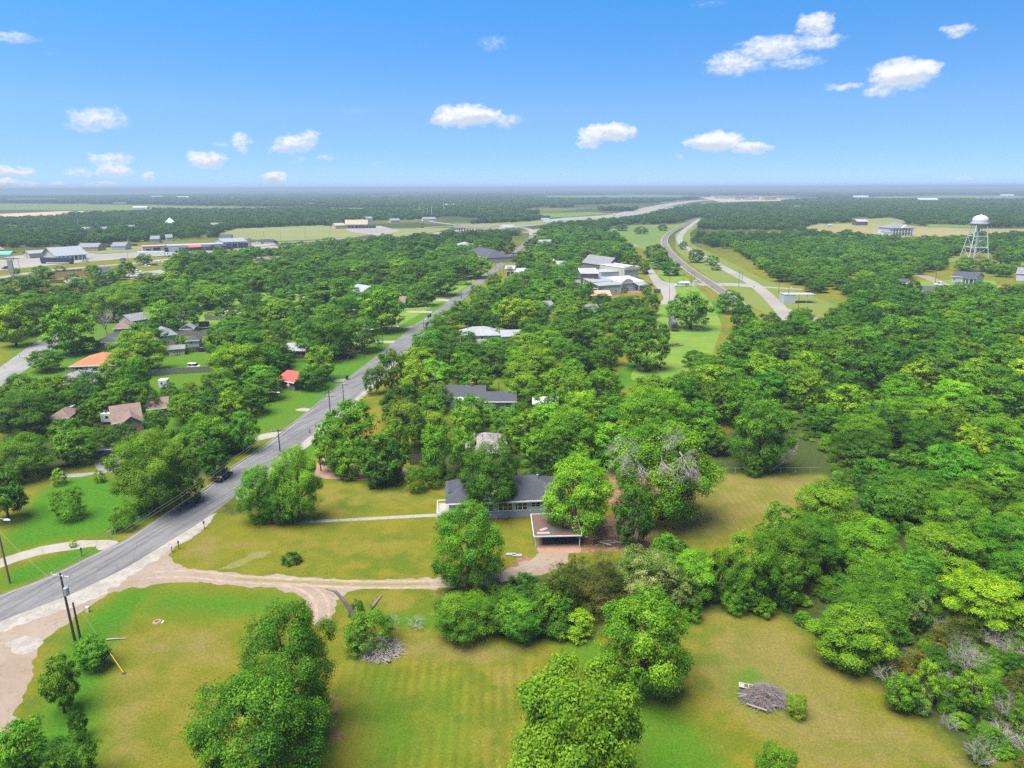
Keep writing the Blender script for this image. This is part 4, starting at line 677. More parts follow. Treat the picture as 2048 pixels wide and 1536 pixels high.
house('house', 'pale house at the right edge beyond the wide tree', (2034, 546), (2052, 547), 12, 4.5, 'gx', 3, SID_W, RF_G)
m1, L, D = house('mansion', 'large white two-storey mansion with columned galleries and grey roof', (1781, 456), (1826, 455.5), 22, 9.0, 'hip', 5.0, WHITE, RF_G, cat='mansion', ov=1.2)
for k in range(8): MB().box(L * (.04 + .92 * k / 7) - .35, L * (.04 + .92 * k / 7) + .35, -3.6, -2.9, 0, 8.7).build('column', WHITE, m1)
gl = MB(); gl.box(0, L, -3.4, -.05, 4.3, 4.7); gl.build('gallery', WHITE, m1); MB().box(-.5, L + .5, -4, -1.25, 8.7, 9.1).build('porch_roof', RF_G, m1)
pd = MB(); pd.hull([(L * .42, -4.2, 9.11), (L * .74, -4.2, 9.11), (L * .58, -4.2, 12.6)], [(L * .42, -1.4, 9.11), (L * .74, -1.4, 9.11), (L * .58, -1.4, 12.6)]); pd.build('pediment', WHITE, m1)
for k in range(7):
    for z in (1.0, 5.4): window(m1, 'f', L * (.075 + .13 * k), z, 2.6, 2.6, L, D)
house('garage', 'white garage wing on the left of the mansion', (1772, 464), (1784, 464), 14, 5, 'hip', 2.6, WHITE, RF_G, cat='garage')
house('barn', 'far barn with bright white roof and brown walls', (1714, 443), (1736, 443), 18, 6, 'gx', 3, BR_D, FLAT, cat='barn')
house('shed', 'small white roofed shelter in the tan field', (1709, 468), (1717, 468), 9, 2.6, 'gx', 1.6, SID_G, FLAT, cat='shed')
house('trailer_home', 'small white trailer at the left of the tan field', (1656, 450), (1664, 450), 8, 3, 'gx', 1, SID_W, FLAT, cat='trailer')
# highway side
cc, L, D = house('church', 'broad pale building with steep grey metal roof and side porch by the highway', (112, 512), (171, 508), 26, 4.2, 'gx', 6.0, SID_P, RF_M, cat='church', ov=1.6, wins=[('f', .1, 1, 1.8, 2.2), ('f', .62, 1, 3, 2.4)])
for k in range(8): MB().box(L * (.02 + .96 * k / 7) - .3, L * (.02 + .96 * k / 7) + .3, -1.5, -.9, 0, 4.7).build('post', WHITE, cc)
pc, L, D = house('porte_cochere', 'low grey-roofed drive-through porch left of the steep-roofed building', (58, 507), (104, 504), 12, 4.0, 'gx', 2.0, SID_P, RF_M, cat='porch', ov=.8)
g1, L, D = house('gas_station', 'tan filling station with red fascia and open bay', (285, 494), (334, 492), 18, 5.5, 'flat', 0, SID_T, FLAT, cat='shop', trim=mat('red_fascia', (.55, .06, .04), .6, .1), wins=[('f', .42, .2, 6, 4.4), ('f', .12, .8, 4, 3), ('f', .86, .2, 4, 4)])
s1, L, D = house('shop_row', 'white shop row with red awnings and dark shopfronts', (336, 492), (446, 488), 20, 5.5, 'flat', 0, SID_W, FLAT, cat='shop', wins=[('f', .18, .4, 11, 3.4, 4), ('f', .40, .4, 12, 3.4, 4), ('f', .66, .4, 18, 3.4, 6), ('f', .88, .4, 6, 3.4, 2)])
MB().hull([(L * .36, -4, 3.8), (L * .58, -4, 3.8), (L * .58, -.3, 5.3), (L * .36, -.3, 5.3)], [(L * .36, -4, 4.0), (L * .58, -4, 4.0), (L * .58, -.3, 5.6), (L * .36, -.3, 5.6)]).build('awning', mat('red_awning', (.50, .08, .07), .7, .1), s1)
house('warehouse', 'white metal workshop with grey roof and dark garage doors', (446, 484), (494, 482), 34, 6.5, 'gx', 2.4, RF_W, RF_M, cat='warehouse', wins=[('f', .12, .2, 5, 4.6, 2), ('f', .36, .2, 5, 4.6), ('f', .60, .2, 5, 4.6), ('f', .82, .2, 5, 4.6)])
house('motel', 'tan-roofed long roadside building beyond the highway field', (690, 449), (735, 448.5), 26, 6, 'gx', 6, SID_T, RF_BR, cat='building', wins=[('f', .1, .5, 40, 4, 8)])
house('motel', 'lower tan-roofed wing left of the roadside building', (671, 451), (690, 450.5), 22, 5, 'gx', 3, SID_T, RF_BR, cat='building')
for i, (a_, c_, yy, ln) in enumerate([(160, 210, 459, 'grey roofed terrace seen above the highway trees'), (45, 72, 461, 'grey roof among the trees at the far left'), (255, 270, 455, 'short grey roof right of the far grey terrace'), (420, 450, 450, 'faint grey roof at the edge of the far wood'), (155, 195, 494, 'grey house behind the church building'), (222, 250, 492, 'white and grey house beyond the open grass'), (300, 318, 478, 'pale house in the trees above the filling station'), (332, 345, 475, 'white gable in the trees above the shops'), (440, 462, 475, 'dark grey roof beside the olive field'), (728, 745, 437, 'pale far house right of the tan roadside building'), (782, 800, 441, 'white far house left of the tall white masts'), (846, 872, 438, 'white plant shed below the tall white masts')]):
    house('house', ln, (a_, yy), (c_, yy - .4), 16, 4, 'gx', 3, SID_W if i % 2 else SID_T, RF_G if i not in (8,) else RF_C)
house('house', 'mint green pyramid-roofed building in the far trees', (328, 448), (352, 447.5), 28, 4, 'hip', 9, SID_W, mat('mint_roof', (.42, .62, .50), .7, .1))
house('house', 'dark roof of a house above the tan fence, left of the highway trees', (205, 544), (228, 542), 12, 3, 'gx', 2.4, SID_G, RF_C)
house('house', 'brown hip roof with white skylights among the left trees', (90, 590), (128, 588), 12, 3, 'hip', 3, SID_T, RF_B)
house('house', 'grey roof with a white chimney behind the wide dark oak', (135, 566), (176, 563), 12, 3, 'hip', 2.6, SID_T, RF_G, chimney=(.05, .5, 3))
house('house', 'orange-tan house end at the far left edge of the trees', (-4, 500), (9, 499), 14, 4, 'gx', 3, BR_O, RF_O)
# the overpass
ovp = empty('overpass', (*G(916, 463), 0), 0, label='concrete highway overpass with railing and piers', cat='bridge'); ex, ey = G(1004, 470); ox, oy = G(916, 463); OL = math.hypot(ex - ox, ey - oy); ovp.rotation_euler[2] = math.atan2(ey - oy, ex - ox)
MB().box(0, OL, -6, 6, 5.6, 7.0).build('deck', CONCRETE, ovp); rl_ = MB(); rl_.box(0, OL, -6.3, -6.01, 5.4, 8.2); rl_.box(0, OL, 6.01, 6.3, 5.4, 8.2); rl_.build('parapet', mat('parapet', (.30, .25, .22), .8, .1), ovp)
for k in range(5):
    for y in (-4, 0, 4): MB().box(OL * (.1 + .2 * k) - .6, OL * (.1 + .2 * k) + .6, y - .6, y + .6, 0, 5.59).build('pier', CONCRETE, ovp)
# scattered pale buildings of the far town and far farms
rfar = random.Random(4)
for i in range(26):
    u = rfar.uniform(1425, 1575); v = rfar.uniform(394.5, 401); x, y = G(u, v); w_ = rfar.uniform(25, 60)
    r_ = empty('far_building', (x, y, 0), rfar.uniform(-.4, .4), label='tiny pale building of the far town at the end of the highway', cat='building', group='pale buildings of the far town')
    MB().box(0, w_, 0, 30, 0, rfar.uniform(7, 12)).build('wall', SID_W if i % 3 else SID_T, r_); MB().box(-1, w_ + 1, -1, 31, 12.02, 12.8).build('roof', FLAT, r_)
    FOOT.append((x, y, w_))
for i, (u, v, ln) in enumerate([(1602, 419, 'white farmhouse dot in the distant trees left of the mansion'), (1722, 398, 'far farmhouse between the pale fields'), (1856, 405, 'cream farmhouse dot left of the water tower tank'), (2015, 395, 'pale far buildings at the right horizon'), (312, 397, 'white speck of a building in the left distance'), (365, 398, 'second white speck in the left distance'), (900, 414, 'white farm roof beyond the highway woods'), (280, 419, 'white sheds by the long pale field')]):
    x, y = G(u, v); r_ = empty('farm_building', (x, y, 0), 0, label=ln, cat='building'); k = 6 if v < 410 else 3.4
    MB().box(-6 * k, 6 * k, 0, 4 * k, 0, 1.6 * k).build('wall', SID_W, r_); roof_mesh('gx', 12 * k, 4 * k, 1.62 * k, k, .5, 0, -6 * k).build('roof', RF_W, r_); FOOT.append((x, y, 9 * k))
# NOGO: planted woods avoid roads and roofs
# ---------------------------------------------------------------- trees
RS = np.random.RandomState
def unit(v): return v / (np.linalg.norm(v, axis=-1, keepdims=True) + 1e-9)
def sph(r, n): return unit(r.normal(size=(n, 3)))
def crown_mesh(name, seed, lobes, subs, leaves, leaf, style='broad', m_=None, ragged=.5):
    """leaf faces clustered on sprays on lobes; crown fills |x|,|y|<.5, z up to 1"""
    r = RS(seed)
    cb, squash, taper = {'broad': (.07, 1, 0), 'oval': (.05, 1, .2), 'oak': (.05, 1, -.1), 'shrub': (0.0, 1, 0), 'cone': (.0, 1, .7), 'airy': (.10, 1, .1), 'forest': (.0, 1, .05)}[style]
    C = []; R = []
    for i in range(lobes):
        best = None
        for _ in range(12):
            d = sph(r, 1)[0]; rad = r.uniform(.35, 1) ** .5 * .36
            z = r.beta(1.5, 1.15) if style != 'shrub' else r.beta(1.1, 1.3)
            th = r.uniform(0, 2 * math.pi)
            prof = math.sqrt(max(0, 1 - (2 * z - 1) ** 2)) * .85 + .15 if style != 'cone' else 1 - z
            prof = prof * (1 - taper * z) if style != 'cone' else prof
            out_l = i % 4 == 3 and style not in ('cone', 'shrub'); rr_ = r.uniform(.25, 1) ** .5 * .35 * prof if not out_l else r.uniform(.36, .45) * prof
            c = np.array([rr_ * math.cos(th), rr_ * math.sin(th), cb + .1 + z * (.80 - cb)])
            sc = min([np.linalg.norm((c - k)) for k in C]) if C else 1
            if best is None or sc > best[0]: best = (sc, c)
        c = best[1]; C.append(c); R.append((r.uniform(.06, .11) if out_l else r.uniform(.10, .20)) * (1 - .35 * max(0, c[2] - .6)) * (1.12 if c[2] < .45 else 1) * (.8 if style in ('airy', 'cone') else 1))
    C = np.array(C); R = np.array(R); cen = np.array([0, 0, cb + (1 - cb) * .45])
    V = []; NN = []; T = []; S = []
    for c, rad in zip(C, R):
        ltint = r.normal(.5, .10)
        dd_ = sph(r, subs * 2); dd_ = dd_[np.argsort(-(dd_ @ unit((c - cen) * np.array([1, 1, .7]) + np.array([0, 0, .12]))))[:int(subs * 1.25)]]; dd_ = dd_[r.permutation(len(dd_))[:subs]]
        sc_ = c + dd_ * rad * r.uniform(.75, 1.15, (len(dd_), 1)) * np.array([1, 1, .85])
        for s0, dv in zip(sc_, dd_):
            sr = r.uniform(.034, .062); st = np.clip(ltint + r.normal(0, .17) , 0, 1)
            p = sph(r, leaves); q_ = s0 + p * sr * r.uniform(.3, 1.25, (leaves, 1)) * np.array([1.2, 1.2, .8])
            n_ = unit(p * .55 + dv * .55 + unit(c - cen) * .25 + np.array([0, 0, .65]) + r.normal(0, .38, (leaves, 3)))
            V.append(q_); NN.append(n_); T.append(np.clip(st + r.normal(0, .09, leaves), 0, 1)); S.append(leaf * r.uniform(.6, 1.35, leaves))
    P = np.concatenate(V); N_ = np.concatenate(NN); T = np.concatenate(T); S = np.concatenate(S)
    P[:, 2] = np.clip(P[:, 2], .01, 1.03); mx = np.abs(P[:, :2]).max(); P[:, :2] *= .5 / np.percentile(np.linalg.norm(P[:, :2], axis=1), 99.0); P[:, 2] *= 1 / np.percentile(P[:, 2], 99.7)
    a = unit(np.cross(N_, sph(r, len(P)))); c_ = np.cross(N_, a); S = S[:, None]
    q0, q1, q2, q3 = P - a * S * .62, P + c_ * S * .34 + N_ * S * .06, P + a * S * .62, P - c_ * S * .34 + N_ * S * .06
    v = np.stack([q0, q1, q2, q3], 1).reshape(-1, 3); f = np.arange(len(v)).reshape(-1, 4)
    me = bpy.data.meshes.new(name); np_mesh(me, v, f); at = me.attributes.new('tint', 'FLOAT', 'FACE'); at.data.foreach_set('value', T.astype(np.float32)); me.materials.append(m_ or LEAF)
    me['lobes'] = [float(x) for x in C.ravel()]; return me
def trunk_mesh(name, crown, seed, n=7, r0=.028, top=.75, lean=0., m_=None):
    r = random.Random(seed); mb = MB(); C = np.array(crown['lobes'][:]).reshape(-1, 3)
    p = [(0, 0, -.01), (lean * .3, 0, .12), (lean * .7, r.uniform(-.01, .01), .3), (lean, r.uniform(-.03, .03), top)]
    mb.tube(p, [r0 * 1.5, r0, r0 * .8, r0 * .25], 7)
    for c in C[:n]:
        b0 = (lean * .6, 0, r.uniform(.18, .38)); mid = (b0[0] * .5 + c[0] * .5, c[1] * .45, b0[2] * .45 + c[2] * .55)
        mb.tube([b0, mid, tuple(c), (c[0] * 1.12, c[1] * 1.12, c[2] + .05)], [r0 * .55, r0 * .38, r0 * .2, r0 * .07], 5, False)
    return mb.mesh(name, m_ or BARK, True)
def branch_mesh(name, seed, levels=4, n0=6, r0=.02, spread=.8, up=.5, m_=None, stub=1., kids=3, width=.012):
    """leafless branching in the unit box of a crown"""
    r = random.Random(seed); mb = MB()
    def grow(p, d, L, rad, lv):
        q1 = p + d * L * .5 + Vector((r.uniform(-1, 1), r.uniform(-1, 1), r.uniform(-.5, .8))) * L * .12; q2 = p + d * L + Vector((r.uniform(-1, 1), r.uniform(-1, 1), r.uniform(-.5, .6))) * L * .16
        mb.tube([p, q1, q2], [rad, rad * .8, rad * .55], 4 if lv > 1 else 3, False)
        if lv <= 0: return
        for _ in range(kids if lv > 1 else kids + 1):
            t = r.uniform(.35, 1); s = p.lerp(q2, t); e = (d + Vector((r.uniform(-1, 1), r.uniform(-1, 1), r.uniform(-.7, .9))) * spread).normalized()
            grow(s, e, L * r.uniform(.5, .75), rad * .55, lv - 1)
    mb.tube([(0, 0, -.01), (0, 0, .2 * stub)], [r0 * 1.4, r0], 6, False)
    for i in range(n0):
        th = 2 * math.pi * i / n0 + r.uniform(-.4, .4); d = Vector((math.cos(th) * (1 - up), math.sin(th) * (1 - up), up + r.uniform(-.1, .25))).normalized()
        grow(Vector((0, 0, .12 * stub + r.uniform(0, .12) * stub)), d, r.uniform(.24, .34), r0 * .7, levels - 1)
    return mb.mesh(name, m_ or DEADWOOD, True)
def scatter_crown(me, frac, seed):
    pass
CR = {}
for lod, (lo, su, le, sz) in {'hi': (28, 34, 42, .0165), 'mid': (22, 20, 24, .030), 'low': (15, 11, 11, .072)}.items():
    for st, ns in (('broad', 3), ('oval', 2), ('oak', 2), ('airy', 2), ('shrub', 2), ('forest', 2)):
        for k in range(ns if lod != 'low' else 1):
            big = st in ('oak', 'shrub'); sd_ = hash((st, k)) % 1000 if False else sum(map(ord, st)) * 7 + k * 31 + len(lod)
            me = crown_mesh(f'crown_{st}', sd_, lo + (6 if st == 'oak' else 0), su, le, sz * (.85 if big else 1.12 if st == 'airy' else 1), st)
            CR.setdefault((st, lod), []).append((me, trunk_mesh(f'trunk_{st}', me, sd_)))
    me = crown_mesh('crown_cedar', 77, lo, su, le, sz * .8, 'cone', NEEDLE); CR[('cone', lod)] = [(me, trunk_mesh('trunk_cedar', me, 5))]
    me = crown_mesh('crown_bloom', 91, lo, su, le, sz, 'broad', BLOOM); CR[('bloom', lod)] = [(me, trunk_mesh('trunk_bloom', me, 5))]
CR[('leafy', 'hi')] = [((lambda me: (me, trunk_mesh('trunk_leafy', me, 9)))(crown_mesh('crown_leafy', 42, 46, 36, 38, .0175, 'airy')))]
CR[('fine', 'hi')] = [((lambda me: (me, trunk_mesh('trunk_fine', me, 9, lean=.04)))(crown_mesh(f'crown_fine', sd_, 36, 40, 46, .0125, 'oak'))) for sd_ in (43, 57)]
BARE = [branch_mesh('bare_branches', s, 5, 7, .016, .75, .55) for s in (1, 2)]

TWIGS = [branch_mesh('grey_twigs', s, 5, 9, .009, .95, .45, None, .4) for s in (3, 4, 5)]
# kind -> (mesh style, base tint, colour words, shape words)
KIND = {'b': ('broad', (1, 1, 1), 'mid green', 'round tree'), 'y': ('broad', (1.42, 1.28, 1.0), 'yellow-green', 'leafy tree'), 'd': ('forest', (.60, .66, .75), 'dark green', 'dense tree'), 'o': ('oak', (.78, .76, 1.35), 'grey-green', 'spreading oak'),
        'c': ('cone', (1, 1, 1), 'dark cedar', 'conical tree'), 's': ('shrub', (1.05, 1.02, 1), 'green', 'low shrub'), 'S': ('shrub', (.62, .68, .8), 'dark green', 'bush'), 'w': ('bloom', (1, 1, 1), 'cream-flowering', 'tree'),
        'l': ('leafy', (1.2, 1.2, 1.5), 'bright large-leaved', 'tree'), 'p': ('airy', (1.0, 1.0, 1.35), 'pale airy', 'tree'), 'f': ('fine', (.92, .98, 1.3), 'fine-leaved dark green', 'oak'), 'B': ('bare', (1, 1, 1), 'leafless grey', 'tree'), 't': ('twigs', (1, 1, 1), 'dead grey', 'brushwood'),
        'v': ('oval', (.92, 1.05, .95), 'fresh green', 'upright tree'), 'k': ('cone', (1.0, .9, .8), 'brownish olive', 'cedar'), 'g': ('oak', (.9, 1.0, 1.0), 'green', 'wide tree'), 'q': ('shrub', (1.6, 1.26, 1.0), 'yellowish', 'rounded shrub')}
# kind, centre u, top v, base v, width: pixels of zoomed views with origin and scale
ZONES = [((0, 380, 3.938), """b 130 870 1230 300;d 60 900 1180 240;o 300 850 1130 360;y 570 900 1290 390;B 840 860 1140 220;o 900 770 1020 420;o 650 690 860 300;o 60 770 900 250;b 1100 1110 1440 450;d 1150 1040 1300 330;b 930 1330 1600 290;g 1100 1310 1640 240;y 370 1260 1430 250;v 1280 870 1080 250;o 1450 890 1100 300;d 1220 740 900 310;g 1740 740 930 310;d 1560 800 950 200;y 920 610 710 150;d 1000 560 690 140;c 740 590 700 130;o 840 660 760 190;d 340 595 700 170;y 240 670 820 170;y 330 700 800 170;d 120 680 810 260;b 1140 500 590 130;d 1470 480 640 230;b 1620 500 640 230;g 1870 460 640 250;b 1590 580 740 230;b 1350 640 760 250;g 1180 650 770 230;d 1700 660 780 260;o 1420 700 800 200;b 1930 620 760 200;d 2000 640 800 180;y 1000 730 830 260;y 1400 750 860 180;b 1960 900 1100 260;d 1850 1000 1200 280;o 1760 1110 1360 270;b 1980 1110 1350 250;y 1900 1210 1540 420;v 1730 920 1000 90;v 1820 930 1010 80;S 1650 960 1010 80;S 1430 1150 1230 100;d 690 1150 1280 170;c 130 610 670 60;S 480 600 640 90;d 1380 540 650 160;s 570 680 710 120"""),
((500, 380, 3.938), """d 290 410 500 140;d 400 400 490 110;d 540 390 480 60;d 620 370 470 160;d 730 390 480 150;b 800 360 480 150;d 850 420 520 160;g 540 450 650 300;b 250 520 690 260;d 480 520 700 220;b 80 650 800 160;o 270 600 800 150;d 200 680 850 180;b 420 630 760 200;o 780 510 600 200;b 700 440 560 180;d 1000 400 520 200;b 1090 440 560 160;d 1250 340 500 260;d 1400 340 500 240;b 1430 480 620 140;o 1520 450 560 160;d 1620 430 540 150;b 1640 490 700 280;b 1790 490 690 240;d 1330 420 600 180;d 1150 370 470 180;c 1050 340 400 50;d 1130 480 600 180;b 1160 520 700 280;b 1010 560 720 240;d 1250 560 760 200;y 870 550 700 200;g 1340 560 720 180;o 1080 620 760 240;b 1500 640 830 280;d 1160 740 820 180;v 1240 740 830 110;b 1000 740 820 160;b 1380 740 910 190;v 1280 830 920 120;b 620 690 910 340;d 520 800 930 200;o 740 840 1000 260;b 1040 780 1110 380;y 640 900 1090 220;b 250 870 1080 360;y 220 880 1050 180;d 400 870 1060 180;y 330 1030 1170 140;y 200 1060 1200 160;d 60 1050 1230 300;b 600 980 1330 420;o 890 1010 1270 320;d 760 1160 1310 150;y 560 1230 1500 270;g 500 1390 1570 240;y 60 1210 1500 280;g 120 1290 1500 200;v 1920 650 780 140;b 1790 750 880 150;b 1960 750 900 180;d 1660 870 1030 200;d 1800 860 1060 220;y 2010 850 1080 220;g 1560 950 1110 250;d 1540 1070 1240 220;g 1420 1100 1310 320;y 1330 1240 1440 280;b 1700 1150 1210 100;s 1970 1090 1180 110;B 1930 1100 1180 120;y 1130 1260 1600 270;y 1310 1330 1640 260;v 1650 1230 1440 170;y 1690 1270 1510 280;o 1900 1220 1450 300;o 1560 1240 1480 160;b 1940 370 500 140;b 2030 400 500 140;d 1850 420 510 90;o 965 1400 1610 150;S 1170 390 450 90"""),
((1000, 360, 3.938), """d 430 345 420 160;d 330 390 480 140;b 470 410 540 160;b 560 430 560 120;d 590 450 620 150;b 390 500 600 180;b 190 560 680 200;b 330 560 690 160;b 250 460 570 130;b 740 410 510 140;d 670 360 440 50;d 900 380 500 130;d 980 490 600 180;y 1010 500 600 100;b 760 570 700 140;d 700 520 640 180;d 850 520 610 130;b 910 520 620 100;y 1030 560 700 170;d 1220 490 640 180;d 1260 540 700 190;d 1340 640 750 170;d 960 350 400 110;d 1110 365 425 110;d 1280 350 400 80;d 1440 480 545 75;b 1540 545 650 130;y 1670 590 670 120;S 1700 670 710 90;B 1130 620 740 110;y 500 690 900 260;b 330 780 950 240;b 180 720 860 220;b 70 820 960 180;d 280 880 1010 200;y 130 930 1170 320;y 330 1020 1180 130;b 480 840 980 180;d 680 790 950 130;b 570 900 1100 260;b 520 980 1120 220;b 880 800 890 100;s 980 830 890 60;b 1150 820 900 90;d 1170 880 1070 170;y 1040 910 1030 180;o 800 890 1010 160;o 880 960 1130 240;o 1120 1000 1120 250;b 1500 870 1170 320;d 1370 940 1080 140;b 560 1090 1320 320;b 770 1060 1170 110;d 680 1160 1330 210;b 370 1180 1360 280;b 1030 1100 1330 360;d 1150 1190 1490 360;b 870 1230 1460 180;b 1280 1130 1310 110;y 260 1310 1640 450;d 620 1290 1500 220;b 760 1340 1500 260;o 60 1250 1430 220;s 800 1490 1640 200;d 1810 870 1050 210;d 1890 960 1190 190;d 1960 1050 1240 200;b 2030 1150 1330 190;d 1760 1290 1400 120;d 1900 1260 1410 170;b 1530 1340 1470 190;b 1620 1370 1550 260;y 1850 1400 1550 190;v 740 1480 1700 90"""),
((0, 700, 3.938), """o 200 340 680 430;g 200 680 1000 480;p 70 960 1340 320;b 620 620 900 330;d 540 540 740 260;y 700 400 620 150;d 380 220 420 200;S 700 240 470 280;S 560 300 500 180;d 860 330 490 240;S 1350 260 400 150;S 1490 250 380 170;v 1190 310 520 190;b 1450 350 580 230;g 1240 470 660 200;b 1840 310 560 230;b 1990 270 450 130;y 1640 520 850 420;f 1230 640 1260 620;d 1470 860 1210 300;g 1930 480 800 230;g 1860 600 800 170;q 550 1090 1330 270;s 970 1220 1420 190;s 1130 1220 1290 100;s 790 920 1040 90;S 820 560 780 170;S 1000 560 760 180;s 580 1500 1550 60;d 1700 700 1010 240;s 470 900 1060 120"""),
((500, 700, 3.938), """d 1230 290 580 380;y 810 400 790 400;o 1230 410 800 370;v 790 730 1010 230;b 1060 670 1040 400;b 1700 440 790 270;y 1880 430 590 170;g 1460 580 1000 250;y 1680 620 940 230;S 1310 860 1110 190;S 1450 900 1080 160;g 1900 735 1300 460;g 1720 1230 1860 600;f 80 920 1350 360;f 390 760 1350 430;f 250 1000 1360 300;p 860 500 900 120;b 650 540 950 260;d 1000 760 1070 250;b 1150 470 990 250;g 720 740 985 220;y 2010 650 880 130"""),
((1000, 700, 3.938), """g 200 190 430 280;S 150 405 560 230;b 200 470 790 290;y 560 470 900 480;b 590 880 1440 580;g 600 820 1010 350;g 1040 1060 1560 330;g 1270 490 1330 820;g 1200 300 720 560;g 800 140 460 270;b 560 200 480 220;b 1200 200 470 340;b 1400 200 490 300;b 1480 160 400 220;b 1720 250 580 270;v 1900 240 620 280;b 2030 385 935 480;S 2000 810 990 170;S 1620 900 1000 130;d 400 640 1000 300;d 260 800 1200 160;b 1620 520 800 260;d 1700 620 820 240"""),
((0, 1000, 2.866), """v 540 790 960 210;p 370 900 1220 220;p 460 1150 1370 100;y 160 1270 1540 260;S 430 1300 1640 300;s 60 1340 1560 120;S 380 1400 1650 200"""),
((500, 1000, 2.866), """f 260 610 1340 590;f 80 1020 1800 820;s 1230 560 770 380;s 1550 560 780 320;t 800 620 740 160;t 950 640 730 160;t 720 780 900 150;S 680 640 850 300;v 620 540 720 90;s 300 600 780 120"""),
((1000, 1000, 2.866), """k 330 370 700 300;S 250 500 730 260;d 130 430 650 240;k 470 330 610 220;S 330 570 745 260;S 20 560 760 240;k 580 300 640 330;s 60 560 760 260;w 830 290 600 380;w 1040 420 640 240;v 1110 290 560 320;b 960 200 470 260;g 1410 180 600 320;d 1240 280 570 170;b 820 540 1090 540;l 420 985 1900 790;b 1500 560 650 150;S 1360 400 640 180;S 900 640 740 160;s 430 640 770 260;b 1560 1420 1780 320;S 190 470 740 250;s 1100 560 680 140;s 1340 560 640 110;c 410 310 500 130;d 1620 300 620 180;S 330 620 770 200"""),
((1500, 1000, 2.865), """b 170 20 330 290;g 330 100 400 330;d 60 200 600 180;w 950 530 760 170;b 560 640 920 440;g 750 380 640 450;t 1220 640 1000 260;t 1020 840 1160 180;t 780 860 1060 220;t 1440 1020 1240 190;t 1310 1290 1520 240;t 1140 1130 1330 120;t 1430 700 900 130;p 850 1010 1200 200;t 600 880 990 120;s 260 1070 1240 130;t 980 1060 1230 130;t 1080 620 760 140;p 1000 930 1180 170;p 1250 1000 1220 200""")]
TREES = []
for (ox, oy, s_), txt in ZONES:
    for t in txt.replace('\n', '').split(';'):
        k, a, c, d, w = t.split(); TREES.append((k, ox + float(a) / s_, oy + float(c) / s_, oy + float(d) / s_, float(w) / s_))
# woods: filled at an even spacing on the ground, kept clear of the trees above
rw = RS(11); placed = []
for k, u, vt, vb, w in TREES:
    x, y = G(u, vb); placed.append((x, y, w * dist_of(x, y) / FPX))
def fill(poly, gap, kinds, hgt, wid, seed, keep=.42, n=4000, soft_right=True):
    r = RS(seed); P = GP(poly); x0, y0 = P.min(0); x1, y1 = P.max(0); got = []
    n = int((x1 - x0) * (y1 - y0) / gap ** 2 * 14)
    xs, ys = r.uniform(x0, x1, n), r.uniform(y0, y1, n); ok = (sdist(xs, ys, P) > 0) & ~nogo(xs, ys); xs, ys = xs[ok], ys[ok]
    A = np.array([(p[0], p[1], p[2]) for p in placed])
    for x, y in zip(xs, ys):
        if len(A) and (np.hypot(A[:, 0] - x, A[:, 1] - y) < np.maximum(gap * .72, A[:, 2] * keep)).any(): continue
        if got and min((x - g[0]) ** 2 + (y - g[1]) ** 2 for g in got[-400:]) < (gap * r.uniform(.8, 1.1)) ** 2: continue
        got.append((x, y, r.choice(list(kinds)), r.uniform(*hgt), r.uniform(*wid)))
    for x, y, k, h, w in got: placed.append((x, y, w)); WOOD.append((k, x, y, h, w))
WOOD = []
ROADPOLY = np.vstack([rl, rr[::-1]])
def nogo(xs, ys):
    bad = sdist(xs, ys, ROADPOLY) > np.where(ys > 280, -14, -4)
    for p in NOGO: bad |= sdist(xs, ys, p) > -2.5
    for fx, fy, fr in FOOT: bad |= np.hypot(xs - fx, ys - fy) < fr + 3
    return bad
NOGO = [GP(p) for p in ([(1900, 505), (1990, 505), (1990, 540), (1900, 540)], [(1222, 730), (1385, 735), (1385, 800), (1222, 800)], [(1290, 690), (1330, 640), (1460, 620), (1470, 680), (1430, 740), (1340, 760), (1290, 750)], [(1289, 536), (1303, 535), (1345, 567), (1530, 573), (1530, 578), (1348, 572), (1360, 604), (1322, 612), (1330, 600), (1298, 552)], [(1398, 436), (1420, 436), (1380, 480), (1440, 525), (1520, 565), (1600, 640), (1680, 650), (1640, 655), (1560, 640), (1500, 600), (1440, 590), (1340, 520), (1320, 480)], [(800, 655), (880, 596), (960, 545), (930, 600), (860, 660), (760, 690)], [(300, 740), (425, 738), (425, 775), (300, 778)], [(370, 655), (430, 650), (430, 700), (340, 720)], [(590, 710), (720, 700), (700, 770), (560, 775)], [(895, 800), (1040, 800), (1110, 812), (1110, 835), (1000, 850), (900, 850)], [(935, 880), (1022, 880), (1032, 930), (925, 930)], [(870, 750), (1000, 755), (1000, 775), (870, 775)], [(1155, 570), (1300, 560), (1310, 625), (1170, 625)], [(980, 560), (1040, 545), (1050, 575), (985, 585)], [(895, 668), (1045, 668), (1045, 705), (900, 705)], [(1560, 585), (1690, 590), (1690, 625), (1570, 625)], [(1890, 560), (1990, 560), (1990, 590), (1840, 605)], [(540, 758), (600, 765), (600, 790), (550, 790)], [(120, 730), (240, 730), (240, 790), (90, 800)], [(215, 845), (330, 840), (330, 880), (215, 885)])]
fill([(2110, 1260), (1960, 1250), (1820, 1275), (1740, 1310), (1660, 1270), (1570, 1190), (1550, 1150), (1580, 1110), (1660, 1062), (1715, 1010), (1725, 940), (1690, 900), (1690, 870), (1720, 850), (2110, 900)], 8.0, 'bbdggyvdyd', (5.5, 9.5), (7.5, 12), 5)
fill([(2130, 1570), (2040, 1570), (1920, 1450), (1780, 1365), (1770, 1320), (1840, 1285), (1960, 1262), (2130, 1270)], 3.1, 'ttstktStt', (2.2, 4.2), (3.6, 5.8), 6)
